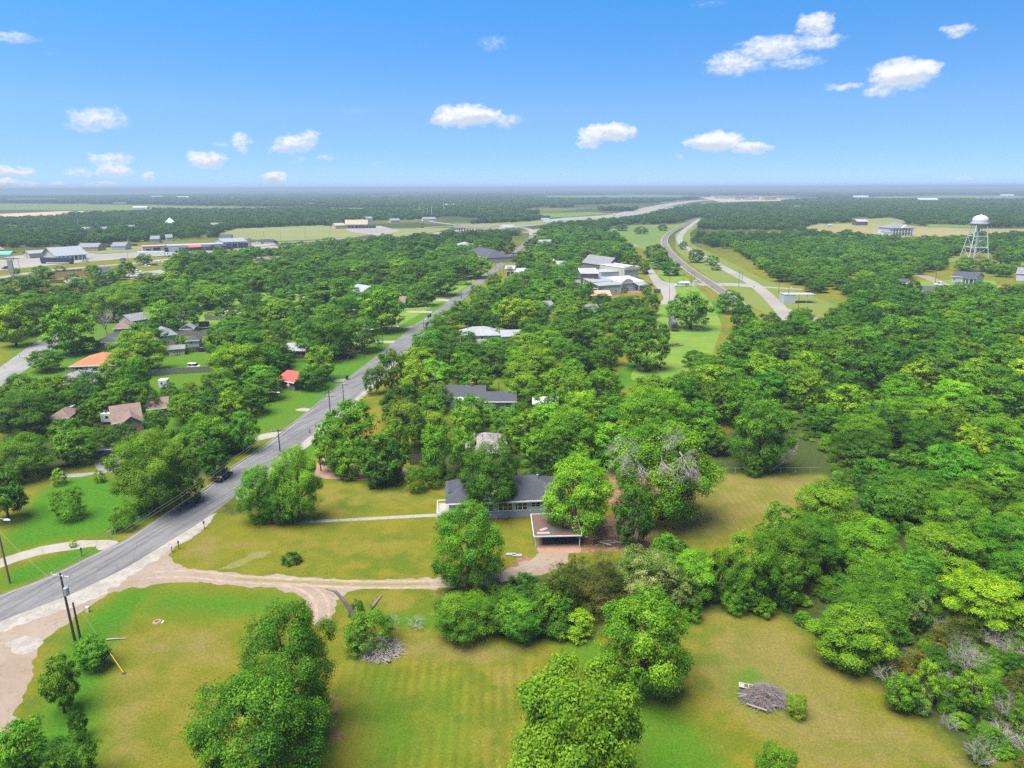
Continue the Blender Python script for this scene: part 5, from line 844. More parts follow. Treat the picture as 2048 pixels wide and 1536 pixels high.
fill([(1690, 930), (1620, 850), (1560, 820), (1480, 790), (1420, 760), (1450, 720), (1500, 680), (1560, 660), (1680, 670), (2130, 690), (2130, 900), (1700, 850)], 10.4, 'bbdggyyvdo', (6.5, 11), (8.5, 14), 7)
fill([(1560, 655), (1680, 655), (1700, 600), (1780, 575), (1860, 600), (2130, 600), (2130, 700), (1560, 690)], 10.4, 'bbggddydo', (6.5, 10.5), (8.5, 14), 8)
fill([(1340, 845), (1440, 850), (1470, 800), (1400, 770), (1300, 790)], 7, 'bgyd', (7, 10), (8, 11), 9)
fill([(900, 905), (850, 900), (870, 780), (1000, 735), (1215, 745), (1230, 830), (1440, 840), (1450, 870), (1200, 960), (1050, 965), (1000, 930)], 7.5, 'bgydobvg', (6.5, 9.5), (7.5, 10.5), 12)
fill([(430, 850), (430, 690), (560, 690), (555, 800), (470, 870)], 8, 'bgdyo', (7, 9), (8, 11), 13)
fill([(0, 860), (240, 850), (300, 830), (280, 780), (0, 800)], 8, 'dgbo', (7, 9), (8, 11), 10)
for reg, kinds, gap in [([(1600, 600), (1720, 600), (1800, 560), (1900, 540), (2110, 520), (2110, 490), (1850, 485), (1600, 480), (1500, 500), (1440, 470), (1480, 510), (1530, 540), (1548, 558), (1605, 577), (1612, 597)], 'bbggdddyoo', 9),
                        ([(0, 700), (0, 615), (150, 596), (330, 588), (440, 565), (560, 540), (700, 520), (900, 500), (1000, 500), (960, 540), (880, 590), (800, 640), (760, 670), (640, 700), (500, 680), (480, 620), (330, 620), (220, 640), (100, 660)], 'bbgddoyv', 10),
                        ([(860, 680), (960, 580), (1040, 530), (1150, 545), (1160, 600), (1300, 620), (1300, 680), (1220, 720), (1050, 760), (860, 760)], 'bbggdyo', 9),
                        ([(1010, 520), (1060, 470), (1150, 458), (1240, 480), (1260, 520), (1200, 530), (1120, 530)], 'bgddoy', 9)]:
    fill(reg, gap * 1.24, kinds, (5.5, 9), (6.5, 13.5), 20 + gap + len(kinds), .5)
# ---------------------------------------------------------------- planting
ALL = []
for i, (k, u, vt, vb, w) in enumerate(TREES):
    x, y = G(u, vb); W = w * dist_of(x, y, 3) / FPX; H = height_at(u, vb, vt)
    if k in 'sSq': H = min(H, W * 1.1)
    H = max(min(H, W * 1.9, 17), W * .42)
    if G(u, vb)[1] > 330: H = min(H, 13); W = min(W, 22)
    ALL.append((k, x, y, H, W))
ALL += [(k, x, y, h, w) for k, x, y, h, w in WOOD]
def on_screen(x, y, h, w):
    u, v = PIX(x, y, h * .6); r = FPX * w * .5 / dist_of(x, y, h * .6); return -r * .7 < u < 2048 + r * .7 and v - r < 1536 and dist_of(x, y) > 5
BESIDE = [t for t in ALL if not on_screen(t[1], t[2], t[3], t[4])]      # just outside the frame: part of the mass
ALL = [t for t in ALL if on_screen(t[1], t[2], t[3], t[4])]
size_px = lambda t: FPX / dist_of(t[1], t[2], t[3] * .6)
ALL.sort(key=lambda t: -(t[3] * t[4]) * size_px(t) ** 2)
shrubs = [t for t in ALL if t[0] in 'sSqt']; trees = [t for t in ALL if t[0] not in 'sSqt']
INDIV = trees[:292] + shrubs[:110]; REST = trees[292:] + shrubs[110:] + [t for t in BESIDE if dist_of(t[1], t[2]) > 30 and abs(t[1]) < t[2] * 1.3 + 60]
LMK = [('the rusty-roofed carport', 1112, 1085), ('the charcoal-roofed white house', 990, 1030), ('the brush pile', 1525, 1390), ('the spiky yucca clump', 583, 1118), ('the broken dead trunk', 715, 1270), ('the near utility pole', 150, 1270), ('the street light pole', 20, 1150),
       ('the concrete walkway', 740, 1045), ('the dark parked van', 210, 925), ('the brown gabled house', 270, 850), ('the orange-roofed house', 185, 735), ('the grey hip-roofed house', 150, 770), ('the red-roofed cottage', 580, 775), ('the flat-roofed brick house', 590, 712), ('the dark-roofed long house', 945, 805), ('the speckled grey roof', 985, 885),
       ('the white SUV', 878, 762), ('the old railcar', 1352, 662), ('the white shed by the road', 1582, 600), ('the water tower', 1945, 520), ('the white mansion', 1798, 470), ('the small grey cottage', 1930, 570), ('the black rooftop by the dirt road', 1875, 590), ('the dark brick building', 1175, 580), ('the metal-roofed warehouse', 1215, 585), ('the tan false-front building', 1262, 555),
       ('the reddish low roof', 1200, 595), ('the silver-roofed ranch house', 955, 680), ('the pale gabled house', 705, 590), ('the striped garden shed', 355, 712), ('the white hip-roofed shed', 385, 690), ('the steep church roof', 95, 515), ('the highway shops', 380, 500), ('the overpass', 960, 462), ('the fallen dead tree', 1590, 930), ('the chain-link fence', 1480, 945), ('the pink corner shop', 1018, 545), ('the grey picket fence', 365, 745), ('the grey brushwood thicket', 1850, 1290), ('the grey twin barn houses', 300, 665), ('the tanker truck', 1358, 572), ('the trampoline', 410, 655), ('the tan roadside building', 712, 455), ('the grey church by the town street', 1225, 545), ('the bare mound in the meadow', 1355, 690), ('the manhole', 314, 1244), ('the cream house', 1180, 625)]
def rel(u, v):
    best = min(LMK, key=lambda l: math.hypot((u - l[1]), (v - l[2]) * 1.4)); du, dv = u - best[1], v - best[2]
    d = math.hypot(du, dv * 1.4); dxx = 0
    if abs(du) > 1.3 * abs(dv): s = ('right of ' if du > 0 else 'left of ')
    elif abs(dv) > 1.3 * abs(du): s = 'behind ' if dv < 0 else 'in front of '
    else: s = ('behind and right of ' if du > 0 else 'behind and left of ') if dv < 0 else ('in front and right of ' if du > 0 else 'in front and left of ')
    if d > 150: s = 'well ' + s
    elif d < 34: s = 'close ' + s
    return s + best[0], d
rt = random.Random(3)
LABELLED = {}
def plant(t, rank):
    k, x, y, H, W = t; st, tint, colw, shw = KIND[k]; d = dist_of(x, y); ap = FPX / d * W / 2   # px wide in a 1024 render
    lod = 'hi' if ap > 52 else 'mid' if ap > 17 else 'low'
    rz = rt.uniform(0, 6.28)
    if st in ('bare', 'twigs'):
        me = rt.choice(BARE if st == 'bare' else TWIGS); name = 'bare_tree' if st == 'bare' else 'dead_brush'
        root = empty(name, (x, y, 0), rz); o = bpy.data.objects.new('branches', me); COL.objects.link(o); o.parent = root; root.scale = (W * 1.05, W * 1.05, H * 1.05)
    else:
        opts = CR.get((st, lod)) or CR.get((st, 'hi')); cm, tm = rt.choice(opts)
        name = {'shrub': 'shrub', 'cone': 'cedar_tree', 'oak': 'oak_tree', 'fine': 'oak_tree'}.get(st, 'tree')
        root = empty(name, (x, y, 0), rz); c = bpy.data.objects.new('crown', cm); COL.objects.link(c); c.parent = root
        j = rt.uniform(.86, 1.14); c.color = (tint[0] * j * rt.uniform(.9, 1.12), tint[1] * j, tint[2] * j, 1)
        if st not in ('shrub',) and rank < 600:
            b_ = bpy.data.objects.new('trunk', tm); COL.objects.link(b_); b_.parent = root
        ws = 1.0 if st in ('fine', 'leafy') else 1.06; root.scale = (W * ws, W * ws * rt.uniform(.92, 1.04), H)
    u, v = PIX(x, y, H * .4); LABELLED.setdefault((name, ' '.join((colw, shw)), rel(u, v)[0]), []).append((u, v, W * H, root))
    root['category'] = 'shrub' if name in ('shrub', 'dead_brush') else 'tree'
    root['group'] = 'shrubs and brush around the lawns and yards' if name in ('shrub', 'dead_brush') else 'trees of the town and its woods'
    return root
ROOTS = [plant(t, i) for i, t in enumerate(INDIV)]
ORD = ['', 'second', 'third', 'fourth', 'fifth', 'sixth', 'seventh', 'eighth', 'ninth', 'tenth', 'eleventh', 'twelfth']
for (nm, desc, where), lst in LABELLED.items():
    where = where.replace('in front and ', 'front ') if len((desc + where).split()) > 9 else where
    n = len(lst)
    if n == 1: lst[0][3]['label'] = f'{desc} {where}'; continue
    if n == 2:
        a, c = sorted(lst, key=lambda q: q[2])
        if a[2] * 1.35 < c[2]: a[3]['label'] = f'smaller {desc} {where}'; c[3]['label'] = f'larger {desc} {where}'; continue
        a, c = sorted(lst, key=lambda q: q[0])
        if c[0] - a[0] > 12: a[3]['label'] = f'left-hand {desc} {where}'; c[3]['label'] = f'right-hand {desc} {where}'; continue
        a, c = sorted(lst, key=lambda q: q[1]); a[3]['label'] = f'farther {desc} {where}'; c[3]['label'] = f'nearer {desc} {where}'; continue
    lst.sort(key=lambda q: q[0])
    for i, q in enumerate(lst): q[3]['label'] = f'{(ORD[min(i, 11)] + " ") if i else ""}leftmost {desc} {where}'.replace('  ', ' ')
for _, lst in LABELLED.items():
    for q in lst:
        w_ = q[3]['label'].replace('close ', '').replace('well ', '') if len(q[3]['label'].split()) > 15 else q[3]['label']
        q[3]['label'] = w_.replace(' the street light pole', ' the light pole') if len(w_.split()) > 16 else w_
# ---- woods too many to plant singly: one mass, instanced from the same crowns
def gn_mass(name, pts, sources, label, group=None):
    """pts: (x, y, z, sx, sz, rot, variant)"""
    P = np.array(pts, np.float32); me = bpy.data.meshes.new(name); me.vertices.add(len(P)); me.vertices.foreach_set('co', np.ascontiguousarray(P[:, :3]).ravel())
    for nm, dt, a in (('scl', 'FLOAT_VECTOR', np.stack([P[:, 3], P[:, 3], P[:, 4]], 1)), ('rot', 'FLOAT_VECTOR', np.stack([P[:, 5] * 0, P[:, 5] * 0, P[:, 5]], 1))):
        at = me.attributes.new(nm, dt, 'POINT'); at.data.foreach_set('vector', np.ascontiguousarray(a).ravel())
    at = me.attributes.new('var', 'INT', 'POINT'); at.data.foreach_set('value', P[:, 6].astype(np.int32))
    o = bpy.data.objects.new(name, me); COL.objects.link(o); tag(o, label, kind='stuff')
    ng = bpy.data.node_groups.new(name, 'GeometryNodeTree'); ng.interface.new_socket('Geometry', in_out='INPUT', socket_type='NodeSocketGeometry'); ng.interface.new_socket('Geometry', in_out='OUTPUT', socket_type='NodeSocketGeometry')
    N = ng.nodes; L = ng.links; gi = N.new('NodeGroupInput'); go = N.new('NodeGroupOutput'); jn = N.new('GeometryNodeJoinGeometry')
    def attr(nm, dt): a = N.new('GeometryNodeInputNamedAttribute'); a.data_type = dt; a.inputs[0].default_value = nm; return next(s for s in a.outputs if s.enabled)
    sc, ro, va = attr('scl', 'FLOAT_VECTOR'), attr('rot', 'FLOAT_VECTOR'), attr('var', 'INT')
    for k, src in enumerate(sources):
        oi = N.new('GeometryNodeObjectInfo'); oi.inputs['Object'].default_value = src; oi.inputs['As Instance'].default_value = True
        cp = N.new('FunctionNodeCompare'); cp.data_type = 'INT'; cp.operation = 'EQUAL'; ii = [s for s in cp.inputs if s.enabled]; L.new(va, ii[0]); ii[1].default_value = k
        ip = N.new('GeometryNodeInstanceOnPoints'); L.new(gi.outputs[0], ip.inputs['Points']); L.new(cp.outputs[0], ip.inputs['Selection']); L.new(oi.outputs['Geometry'], ip.inputs['Instance'])
        L.new(ro, ip.inputs['Rotation']); L.new(sc, ip.inputs['Scale']); L.new(ip.outputs[0], jn.inputs[0])
    L.new(jn.outputs[0], go.inputs[0]); md = o.modifiers.new('scatter', 'NODES'); md.node_group = ng; return o
def crown_of(styles, lod_ok=None):
    """the crown objects of planted trees that use these meshes"""
    got = []
    for st, lod in styles:
        for cm, _ in CR[(st, lod)]:
            src = next((c for r_ in ROOTS for c in r_.children if c.data == cm), None)
            if src is None:
                continue
            got.append(src)
    return got
SRC = crown_of([('broad', 'mid'), ('forest', 'mid'), ('oak', 'mid'), ('oval', 'mid'), ('broad', 'low'), ('forest', 'low'), ('oak', 'low')])
NAME2VAR = {}
for i, s_ in enumerate(SRC): NAME2VAR.setdefault(s_.data.name.split('.')[0].replace('crown_', ''), []).append(i)
rr2 = random.Random(8)
def var_for(k):
    st = KIND[k][0]; c = NAME2VAR.get(st) or NAME2VAR['broad']; return rr2.choice(c)
pts = [(x, y, 0, W, H, rr2.uniform(0, 6.28), var_for(k)) for k, x, y, H, W in [(t[0], t[1], t[2], t[3], t[4] * 1.08) for t in REST]]
# ---- far woods: points beyond the named trees, cleared by fields, roads and buildings
CLEAR = [GP(p) for p in ([(436, 470), (470, 458), (640, 451), (755, 461), (760, 456), (905, 452), (905, 470), (760, 484), (650, 494), (560, 500), (470, 486)],
    [(-80, 605), (-80, 500), (60, 495), (170, 492), (250, 486), (420, 476), (480, 476), (560, 478), (640, 478), (760, 466), (905, 450), (1050, 444), (1160, 432), (1260, 424), (1330, 404), (1480, 391), (1620, 391), (1560, 400), (1400, 412), (1340, 424), (1240, 442), (1110, 452), (1060, 470), (1010, 470), (905, 474), (760, 486), (560, 506), (400, 515), (345, 522), (340, 575), (60, 600)],
    [(-80, 442), (-80, 420), (120, 421), (260, 419), (330, 427), (180, 431), (75, 439)], [(-80, 405), (60, 406), (300, 409), (620, 414), (640, 421), (420, 424), (0, 422), (-80, 422)], [(600, 415), (780, 416), (740, 422), (610, 421)],
    [(1600, 458), (1640, 447), (1760, 444), (1860, 452), (1960, 455), (2120, 456), (2120, 472), (1960, 477), (1900, 483), (1830, 487), (1770, 485), (1700, 470), (1640, 474)], [(1700, 442), (1780, 434), (1830, 446), (1760, 452)], [(1860, 448), (1960, 451), (1960, 458), (1850, 456)], [(1975, 530), (2048, 522), (2120, 522), (2120, 538), (2000, 542)], [(1895, 522), (1925, 506), (1990, 506), (1992, 538), (1900, 538)], [(1150, 575), (1160, 535), (1300, 530), (1305, 600), (1180, 600)], [(1000, 545), (990, 530), (1030, 485), (1062, 462), (1080, 466), (1050, 500), (1040, 555)], [(900, 500), (985, 500), (985, 530), (920, 525)],
    [(1075, 428), (1180, 422), (1240, 428), (1100, 438), (1065, 436)], [(1690, 395), (1900, 390), (2120, 391), (2120, 402), (1900, 401), (1710, 401)], [(1080, 391), (1300, 389), (1420, 391), (1350, 399), (1090, 399)], [(-80, 385), (400, 384), (520, 388), (200, 392), (-80, 392)], [(1380, 394), (1500, 391), (1640, 394), (1640, 400), (1560, 404), (1430, 406)],
    [(1170, 478), (1240, 450), (1350, 447), (1400, 434), (1412, 438), (1386, 466), (1388, 486), (1430, 506), (1480, 530), (1540, 558), (1620, 585), (1690, 600), (1690, 655), (1560, 650), (1470, 640), (1440, 740), (1240, 780), (1240, 740), (1330, 650), (1300, 540), (1240, 490)],
    [(680, 462), (690, 444), (760, 440), (840, 440), (900, 432), (1000, 440), (900, 452), (760, 462)], [(640, 421), (780, 420), (700, 426)], [(1700, 436), (1740, 434), (1740, 452), (1700, 452)], [(1900, 540), (1990, 550), (2000, 585), (1800, 590), (1790, 545)])]
ROADS = [(rl + rr[:len(rl)]) / 2 if len(rl) == len(rr) else rl]
def cleared(xs, ys):
    bad = sdist(xs, ys, ROADPOLY) > -16
    for P in CLEAR: bad |= sdist(xs, ys, P) > -1
    return bad
from mathutils import noise as mn
def far_points(d0, d1, gap, hs, ws, seed, thresh, vs, n_cap=40000):
    r = RS(seed); nrow = int((d1 - d0) / gap); out_ = []
    for j in range(nrow):
        y = d0 + (j + .5) * gap; half = y * .80 + 30; n = int(2 * half / gap); xs = (np.arange(n) + .5) * gap - half + r.uniform(-.42, .42, n) * gap; ys = y + r.uniform(-.42, .42, n) * gap
        ok = ~cleared(xs, ys)
        for x, yy in zip(xs[ok], ys[ok]):
            f = mn.noise(Vector((x * .0016, yy * .0016 * .6, 3.1))) + .5 * mn.noise(Vector((x * .005, yy * .005, 9.)))
            if f > thresh: continue
            h = r.uniform(*hs); w = r.uniform(*ws); out_.append((x, yy, 0, w, h, r.uniform(0, 6.28), vs[r.randint(len(vs))]))
    return out_
low = [i for i, s_ in enumerate(SRC) if s_.data in [m_[0] for st in ('broad', 'forest', 'oak') for m_ in CR[(st, 'low')]]] or list(range(len(SRC)))
A0 = np.array([(t[1], t[2], t[4]) for t in ALL]); near_pts = far_points(440, 1500, 12.4, (5.5, 9.5), (8, 15), 31, .30, low)
near_pts = [p for p in near_pts if not (p[1] < 800 and (np.hypot(A0[:, 0] - p[0], A0[:, 1] - p[1]) < A0[:, 2] * .55).any())]
FOOT_ = np.array([(f[0], f[1], f[2]) for f in FOOT]) if FOOT else np.zeros((0, 3))
def clear_foot(L_): return [p for p in L_ if not len(FOOT_) or not (np.hypot(FOOT_[:, 0] - p[0], FOOT_[:, 1] - p[1]) < FOOT_[:, 2] + p[3] * .35).any()]
near_pts = clear_foot(near_pts); farther = [p for p in near_pts if p[1] > 680]; near_pts = [p for p in near_pts if p[1] <= 680]
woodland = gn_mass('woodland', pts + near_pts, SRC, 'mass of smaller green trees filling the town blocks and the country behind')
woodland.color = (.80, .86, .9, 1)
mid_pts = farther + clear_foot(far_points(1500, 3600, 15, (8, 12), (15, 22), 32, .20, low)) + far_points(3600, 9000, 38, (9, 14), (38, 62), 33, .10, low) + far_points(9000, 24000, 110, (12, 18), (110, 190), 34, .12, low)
print('MASS', len(pts), len(near_pts), len(mid_pts), 'indiv', len(INDIV), 'rest', len(REST))
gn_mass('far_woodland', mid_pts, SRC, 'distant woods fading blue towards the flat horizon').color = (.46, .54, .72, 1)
# undergrowth inside the near woods
ug = []
ru = RS(77)
for poly, gap in (([(2110, 1540), (1960, 1545), (1830, 1430), (1650, 1300), (1560, 1225), (1500, 1210), (1520, 1120), (1660, 1000), (1660, 940), (1600, 880), (1480, 800), (1400, 770), (1450, 700), (1560, 660), (2110, 640)], 2.4), ([(2130, 1570), (2030, 1565), (1915, 1450), (1780, 1365), (1770, 1320), (1840, 1285), (1960, 1262), (2130, 1270)], 1.25), ([(865, 1262), (1380, 1225), (1400, 1180), (1280, 1130), (1100, 1165), (900, 1185)], 1.7), ([(230, 960), (345, 1005), (440, 930), (500, 880), (450, 850), (250, 850), (100, 850), (120, 900)], 2.8),
                  ([(820, 965), (900, 970), (1200, 950), (1440, 870), (1420, 800), (1250, 800), (1030, 880), (900, 900), (840, 900)], 3.0)):
    P = GP(poly); x0, y0 = P.min(0); x1, y1 = P.max(0); n = int((x1 - x0) * (y1 - y0) / gap ** 2); xs, ys = ru.uniform(x0, x1, n), ru.uniform(y0, y1, n); ok = sdist(xs, ys, P) > .4
    for x, y in zip(xs[ok], ys[ok]):
        w = ru.uniform(1.2, 2.6) if gap != 1.25 else ru.uniform(.8, 1.5); ug.append((x, y, 0, w, w * ru.uniform(.5, .9), ru.uniform(0, 6.28), 0))
SH = [s_ for s_ in crown_of([('shrub', 'mid'), ('shrub', 'low'), ('shrub', 'hi')])][:2]
ug = [p[:6] + (ru.randint(len(SH)),) for p in clear_foot(ug)]
gn_mass('undergrowth', ug, SH, 'low leafy undergrowth beneath the wood and hedgerow')
# ---------------------------------------------------------------- water tower
x, y = G(1948, 516); wt = empty('water_tower', (x, y, 0), .35, label='tall white water tower with domed tank on thin legs', cat='water tower')
Rt = 5.4
MB().lathe([(0, 25.0), (2.4, 25.1), (4.4, 25.6), (5.5, 26.5), (Rt, 27.7), (Rt, 28.9), (5.5, 30.6), (4.4, 32.0), (2.7, 33.0), (0, 33.4)], 40).build('tank', mat('tank_paint', (.46, .47, .48), .5, .1), wt, True)
MB().lathe([(0, 33.3), (.7, 33.4), (.7, 34.1), (0, 34.3)], 12).build('roof_vent', mat('tank_paint', (.46, .47, .48), .5, .1), wt)
bal = MB(); bal.lathe([(Rt + .02, 27.0), (Rt + 1.0, 27.0), (Rt + 1.0, 27.2), (Rt + .02, 27.2)], 40)
for k in range(40):
    a = 2 * math.pi * k / 40; bal.tube([((Rt + .95) * math.cos(a), (Rt + .95) * math.sin(a), 27.2), ((Rt + .95) * math.cos(a), (Rt + .95) * math.sin(a), 28.3)], .06, 4)
bal.lathe([(Rt + .9, 28.25), (Rt + 1.0, 28.25), (Rt + 1.0, 28.4), (Rt + .9, 28.4)], 40); bal.build('balcony', mat('tank_paint', (.46, .47, .48), .5, .1), wt)
MB().lathe([(.95, 0), (.95, 23.4), (2.0, 25.3)], 16).build('riser_pipe', mat('tank_paint', (.46, .47, .48), .5, .1), wt, True)
legs = []
for k in range(4):
    a = math.pi / 2 * k + .3; b0 = (10.2 * math.cos(a), 10.2 * math.sin(a), 0); t0 = (Rt * .98 * math.cos(a), Rt * .98 * math.sin(a), 27.1); legs.append((b0, t0)); MB().tube([b0, t0], .32, 10).build('leg', mat('tank_paint', (.46, .47, .48), .5, .1), wt)
def lp(k, f): b0, t0 = legs[k % 4]; return tuple(b0[i] + (t0[i] - b0[i]) * f for i in range(3))
br = MB()
for f0, f1 in ((.02, .32), (.32, .64), (.64, .97)):
    for k in range(4): br.tube([lp(k, f0), lp(k + 1, f1)], .06, 4); br.tube([lp(k + 1, f0), lp(k, f1)], .09, 4)
br.build('cross_bracing', mat('tank_paint', (.46, .47, .48), .5, .1), wt); st = MB()
for f in (.32, .64):
    for k in range(4): st.tube([lp(k, f), lp(k + 1, f)], .22, 6)
st.build('strut', mat('tank_paint', (.46, .47, .48), .5, .1), wt)
# ---------------------------------------------------------------- poles, lamps, wires
def pole(u, vb, vt, label, name='utility_pole', lean=0., arms=1, tr=False, lamp=None, m_=None, r=.15, yaw=None, group=None, cat=None, plain=False):
    x, y = G(u, vb); h = height_at(u, vb, vt); rt_ = empty(name, (x, y, 0), 0, label=label, cat=cat or ('street lamp' if lamp else 'utility pole'), group=group)
    s = MB(); s.tube([(0, 0, 0), (lean * h * .5, 0, h * .5), (lean * h, 0, h)], [r, r * .85, r * .65], 8); s.build('pole', m_ or POLE, rt_); yaw = .6 if yaw is None else yaw; c, sn = math.cos(yaw), math.sin(yaw)
    ends = []
    for k in range(0 if (plain or lamp) else arms):
        z = h - .35 - k * 1.1; w = 1.35; o = lean * z; am = MB(); am.tube([(o - w * c, -w * sn, z), (o + w * c, w * sn, z)], .07, 4); a_ = am.build('crossarm', STEEL if r > .16 else POLE, rt_)
        for t in (-1, -.35, .35, 1):
            i_ = MB(); i_.lathe([(.02, z + .05), (.09, z + .1), (.05, z + .18), (.09, z + .22), (.03, z + .34)], 8, cx=o + t * w * .95 * c, cy=t * w * .95 * sn); i_.build('insulator', mat('porcelain', (.5, .52, .55), .3, .05), a_)
            if k == 0: ends.append((x + o + t * w * .95 * c, y + t * w * .95 * sn, z + .34))
    if tr: t_ = MB(); t_.lathe([(0, h - 3.0), (.3, h - 2.98), (.3, h - 2.0), (.22, h - 1.9), (0, h - 1.88)], 12, cx=lean * h + .45, cy=-.1); t_.build('transformer', STEEL, rt_)
    if lamp:
        l_, dz = lamp; q = MB(); q.tube([(lean * h, 0, h * .96), (lean * h + l_ * .4, -.1, h * .985 + dz), (lean * h + l_, -.2, h * .97 + dz)], .045, 6); q.build('lamp_arm', STEEL, rt_)
        q = MB(); sg = 1 if l_ > 0 else -1; X = lean * h + l_; q.hull([(X - .1, -.34, h * .97 + dz - .1), (X + sg * .75, -.3, h * .97 + dz - .14), (X + sg * .75, -.1, h * .97 + dz - .14), (X - .1, -.06, h * .97 + dz - .1)], [(X - .1, -.3, h * .97 + dz + .06), (X + sg * .6, -.26, h * .97 + dz + .08), (X + sg * .6, -.14, h * .97 + dz + .08), (X - .1, -.1, h * .97 + dz + .06)]); q.build('lamp_head', mat('lamp_grey', (.6, .62, .64), .4, .05), rt_)
    return rt_, ends, h
P1, E1, H1 = pole(150, 1283, 1146, 'dark leaning utility pole with steel crossarm and transformer at the near roadside', lean=-.025, arms=1, tr=True, r=.17, yaw=-.25)
pole(161, 1278, 1205, 'short plain wooden post close behind the near utility pole', name='wooden_post', plain=True, r=.15, cat='post', lean=-.02)
pole(20, 1166, 1037, 'brown wooden pole with a curved-arm street light at the left edge', name='street_lamp', lamp=(1.5, .25), m_=POLE_B, lean=-.015)
P3, E3, _ = pole(560, 903, 858, 'dark utility pole with pale crossarm behind the roadside bushes', arms=1, yaw=.35)
P4, E4, _ = pole(661, 833, 782, 'utility pole with two crossarms beside the middle of the road', arms=2, yaw=.35)
P5, E5, _ = pole(688, 811, 767, 'slim utility pole just beyond the two-crossarm pole', arms=1, yaw=.35, r=.12)
for q in [(642, 942, 899, 'bare wooden post left of the reddish dirt driveway'), (756, 962, 930, 'dark post among the twin-trunk tree trunks'), (998, 808, 763, 'plain pole in front of the dark-roofed wing'), (671, 720, 701, 'short pale pole left of the lawn by the road'), (870, 598, 559, 'left of two pale poles by the road trees'), (886, 596, 563, 'right of two pale poles by the road trees'), (923, 598, 580, 'small dark pole at the kerb by the far driveways'), (620, 866, 857, 'stub post at the kerb by the mid road'), (245, 751, 700, 'grey pole in front of the big round tree'), (216, 848, 819, 'short dark pole left of the brown gabled house'), (1243, 584, 540, 'thin pole in front of the white false-front building'),
          (992, 542, 525, 'first slim pole of the row near the pink shop'), (1000, 550, 519, 'tall slim pole of the row near the pink shop'), (1008, 548, 512, 'dark pole beside the pink shop'), (1367, 567, 545, 'slim pole left of the rail crossing'), (1388, 570, 541, 'slim pole beside the railway cabinet'), (1477, 573, 538, 'dark slim pole at the county road bend'), (1484, 563, 543, 'short slim pole beyond the county road bend'), (1595, 624, 595, 'leaning dark pole below the white metal shed'), (1557, 587, 566, 'dark pole left of the white metal shed'),
          (258, 532, 504, 'dark pole beside the highway median tree'), (41, 546, 515, 'dark pole at the left frontage road'), (73, 552, 532, 'short pole at the left frontage road'), (55, 518, 500, 'pole beside the dark bus'), (109, 560, 542, 'small pole by the tan fence'), (28, 524, 503, 'pole near the left church car park'), (562, 484, 463, 'pole at the start of the olive field'), (528, 475, 460, 'faint pole in the olive field'), (611, 478, 456, 'second faint pole in the olive field'), (661, 471, 456, 'third faint pole in the olive field'), (720, 456, 427, 'pole behind the tan roadside building'), (1113, 470, 455, 'faint pole by the overpass road')]:
    pole(*q, plain=True, r=.13, name='utility_pole')
for q in [(366, 669, 630, 'utility pole with white transformer by the trampoline yard', True), (471, 692, 677, 'short pole with transformer in the left trees', True), (493, 616, 597, 'pole with a pale transformer above the left trees', True), (61, 495, 478, 'highway pole with small transformer left of the church roof', True), (196, 500, 474, 'highway pole with crossarm right of the church roof', True), (361, 482, 465, 'pole with crossarm above the shop row', False), (420, 482, 466, 'second pole with crossarm above the shop row', False), (339, 530, 498, 'tall dark pole in front of the white truck', False), (1889, 597, 569, 'utility pole by the dirt road on the right', False), (1870, 566, 538, 'utility pole left of the small grey cottage', True), (746, 520, 500, 'utility pole with transformer among the middle trees', True), (1382, 575, 542, 'crossarm pole at the rail crossing', False)]:
    pole(q[0], q[1], q[2], q[3], tr=q[4], arms=1, r=.14)
for q in [(538, 812, 784, 'street light on a grey pole in the left roadside trees', 2.6), (728, 715, 657, 'street light pole on the lawn by the large trees', 3.0), (766, 690, 652, 'second street light with a long arm by the large trees', 5.5), (847, 655, 638, 'small street light at the kerb by the mailbox lawn', .8), (62, 672, 641, 'street light above the side street', 1.8), (1339, 566, 534, 'tall street light at the town street bend', .6), (1338, 603, 573, 'street light at the lower town street corner', .5), (1575, 607, 574, 'street light left of the white metal shed', .6), (1680, 628, 611, 'street light at the wood edge right of the lawn', -.8), (943, 574, 560, 'street light at the kerb near the far hedge', .8)]:
    pole(q[0], q[1], q[2], q[3], name='street_lamp', lamp=(q[4], .1), r=.12, m_=POLE)
for u, vb, vt in [(848, 433, 418), (855, 433, 416), (864, 436, 413), (888, 426, 404), (839, 428, 408), (816, 429, 418), (1013, 399, 390), (1258, 392, 381), (159, 461, 422)]:
    x, y = G(u, vb); h = height_at(u, vb, vt); rt_ = empty('mast', (x, y, 0), label={848: 'left mast of the white cluster beyond the overpass', 855: 'middle mast of the white cluster beyond the overpass', 864: 'thickest tall white mast beyond the overpass', 888: 'lone white mast right of the white cluster', 839: 'slim mast left of the white cluster', 816: 'faint short mast well left of the white cluster', 1013: 'thin pale mast near the horizon', 1258: 'dark tower on the horizon', 159: 'tall steel power pole above the left trees'}[u], cat='mast')
    MB().tube([(0, 0, 0), (0, 0, h)], [.7 if h > 20 else .4, .3], 6).build('shaft', BLACK if u == 1258 else WHITE if u != 159 else STEEL, rt_); MB().tube([(-1.5, 0, h * .93), (1.5, 0, h * .93)], .15, 4).build('crossarm', STEEL, rt_)
def wire(a, c, sag, r, label, m_=None):
    P = [(a[0] + (c[0] - a[0]) * t, a[1] + (c[1] - a[1]) * t, a[2] + (c[2] - a[2]) * t - sag * 4 * t * (1 - t)) for t in [i / 14 for i in range(15)]]
    m = MB(); m.tube(P, r, 4, False); return m.build('power_line', m_ or WIRE, None, label=label, cat='power line', group='power lines along the road')
OFF = G(-60, 1480); 
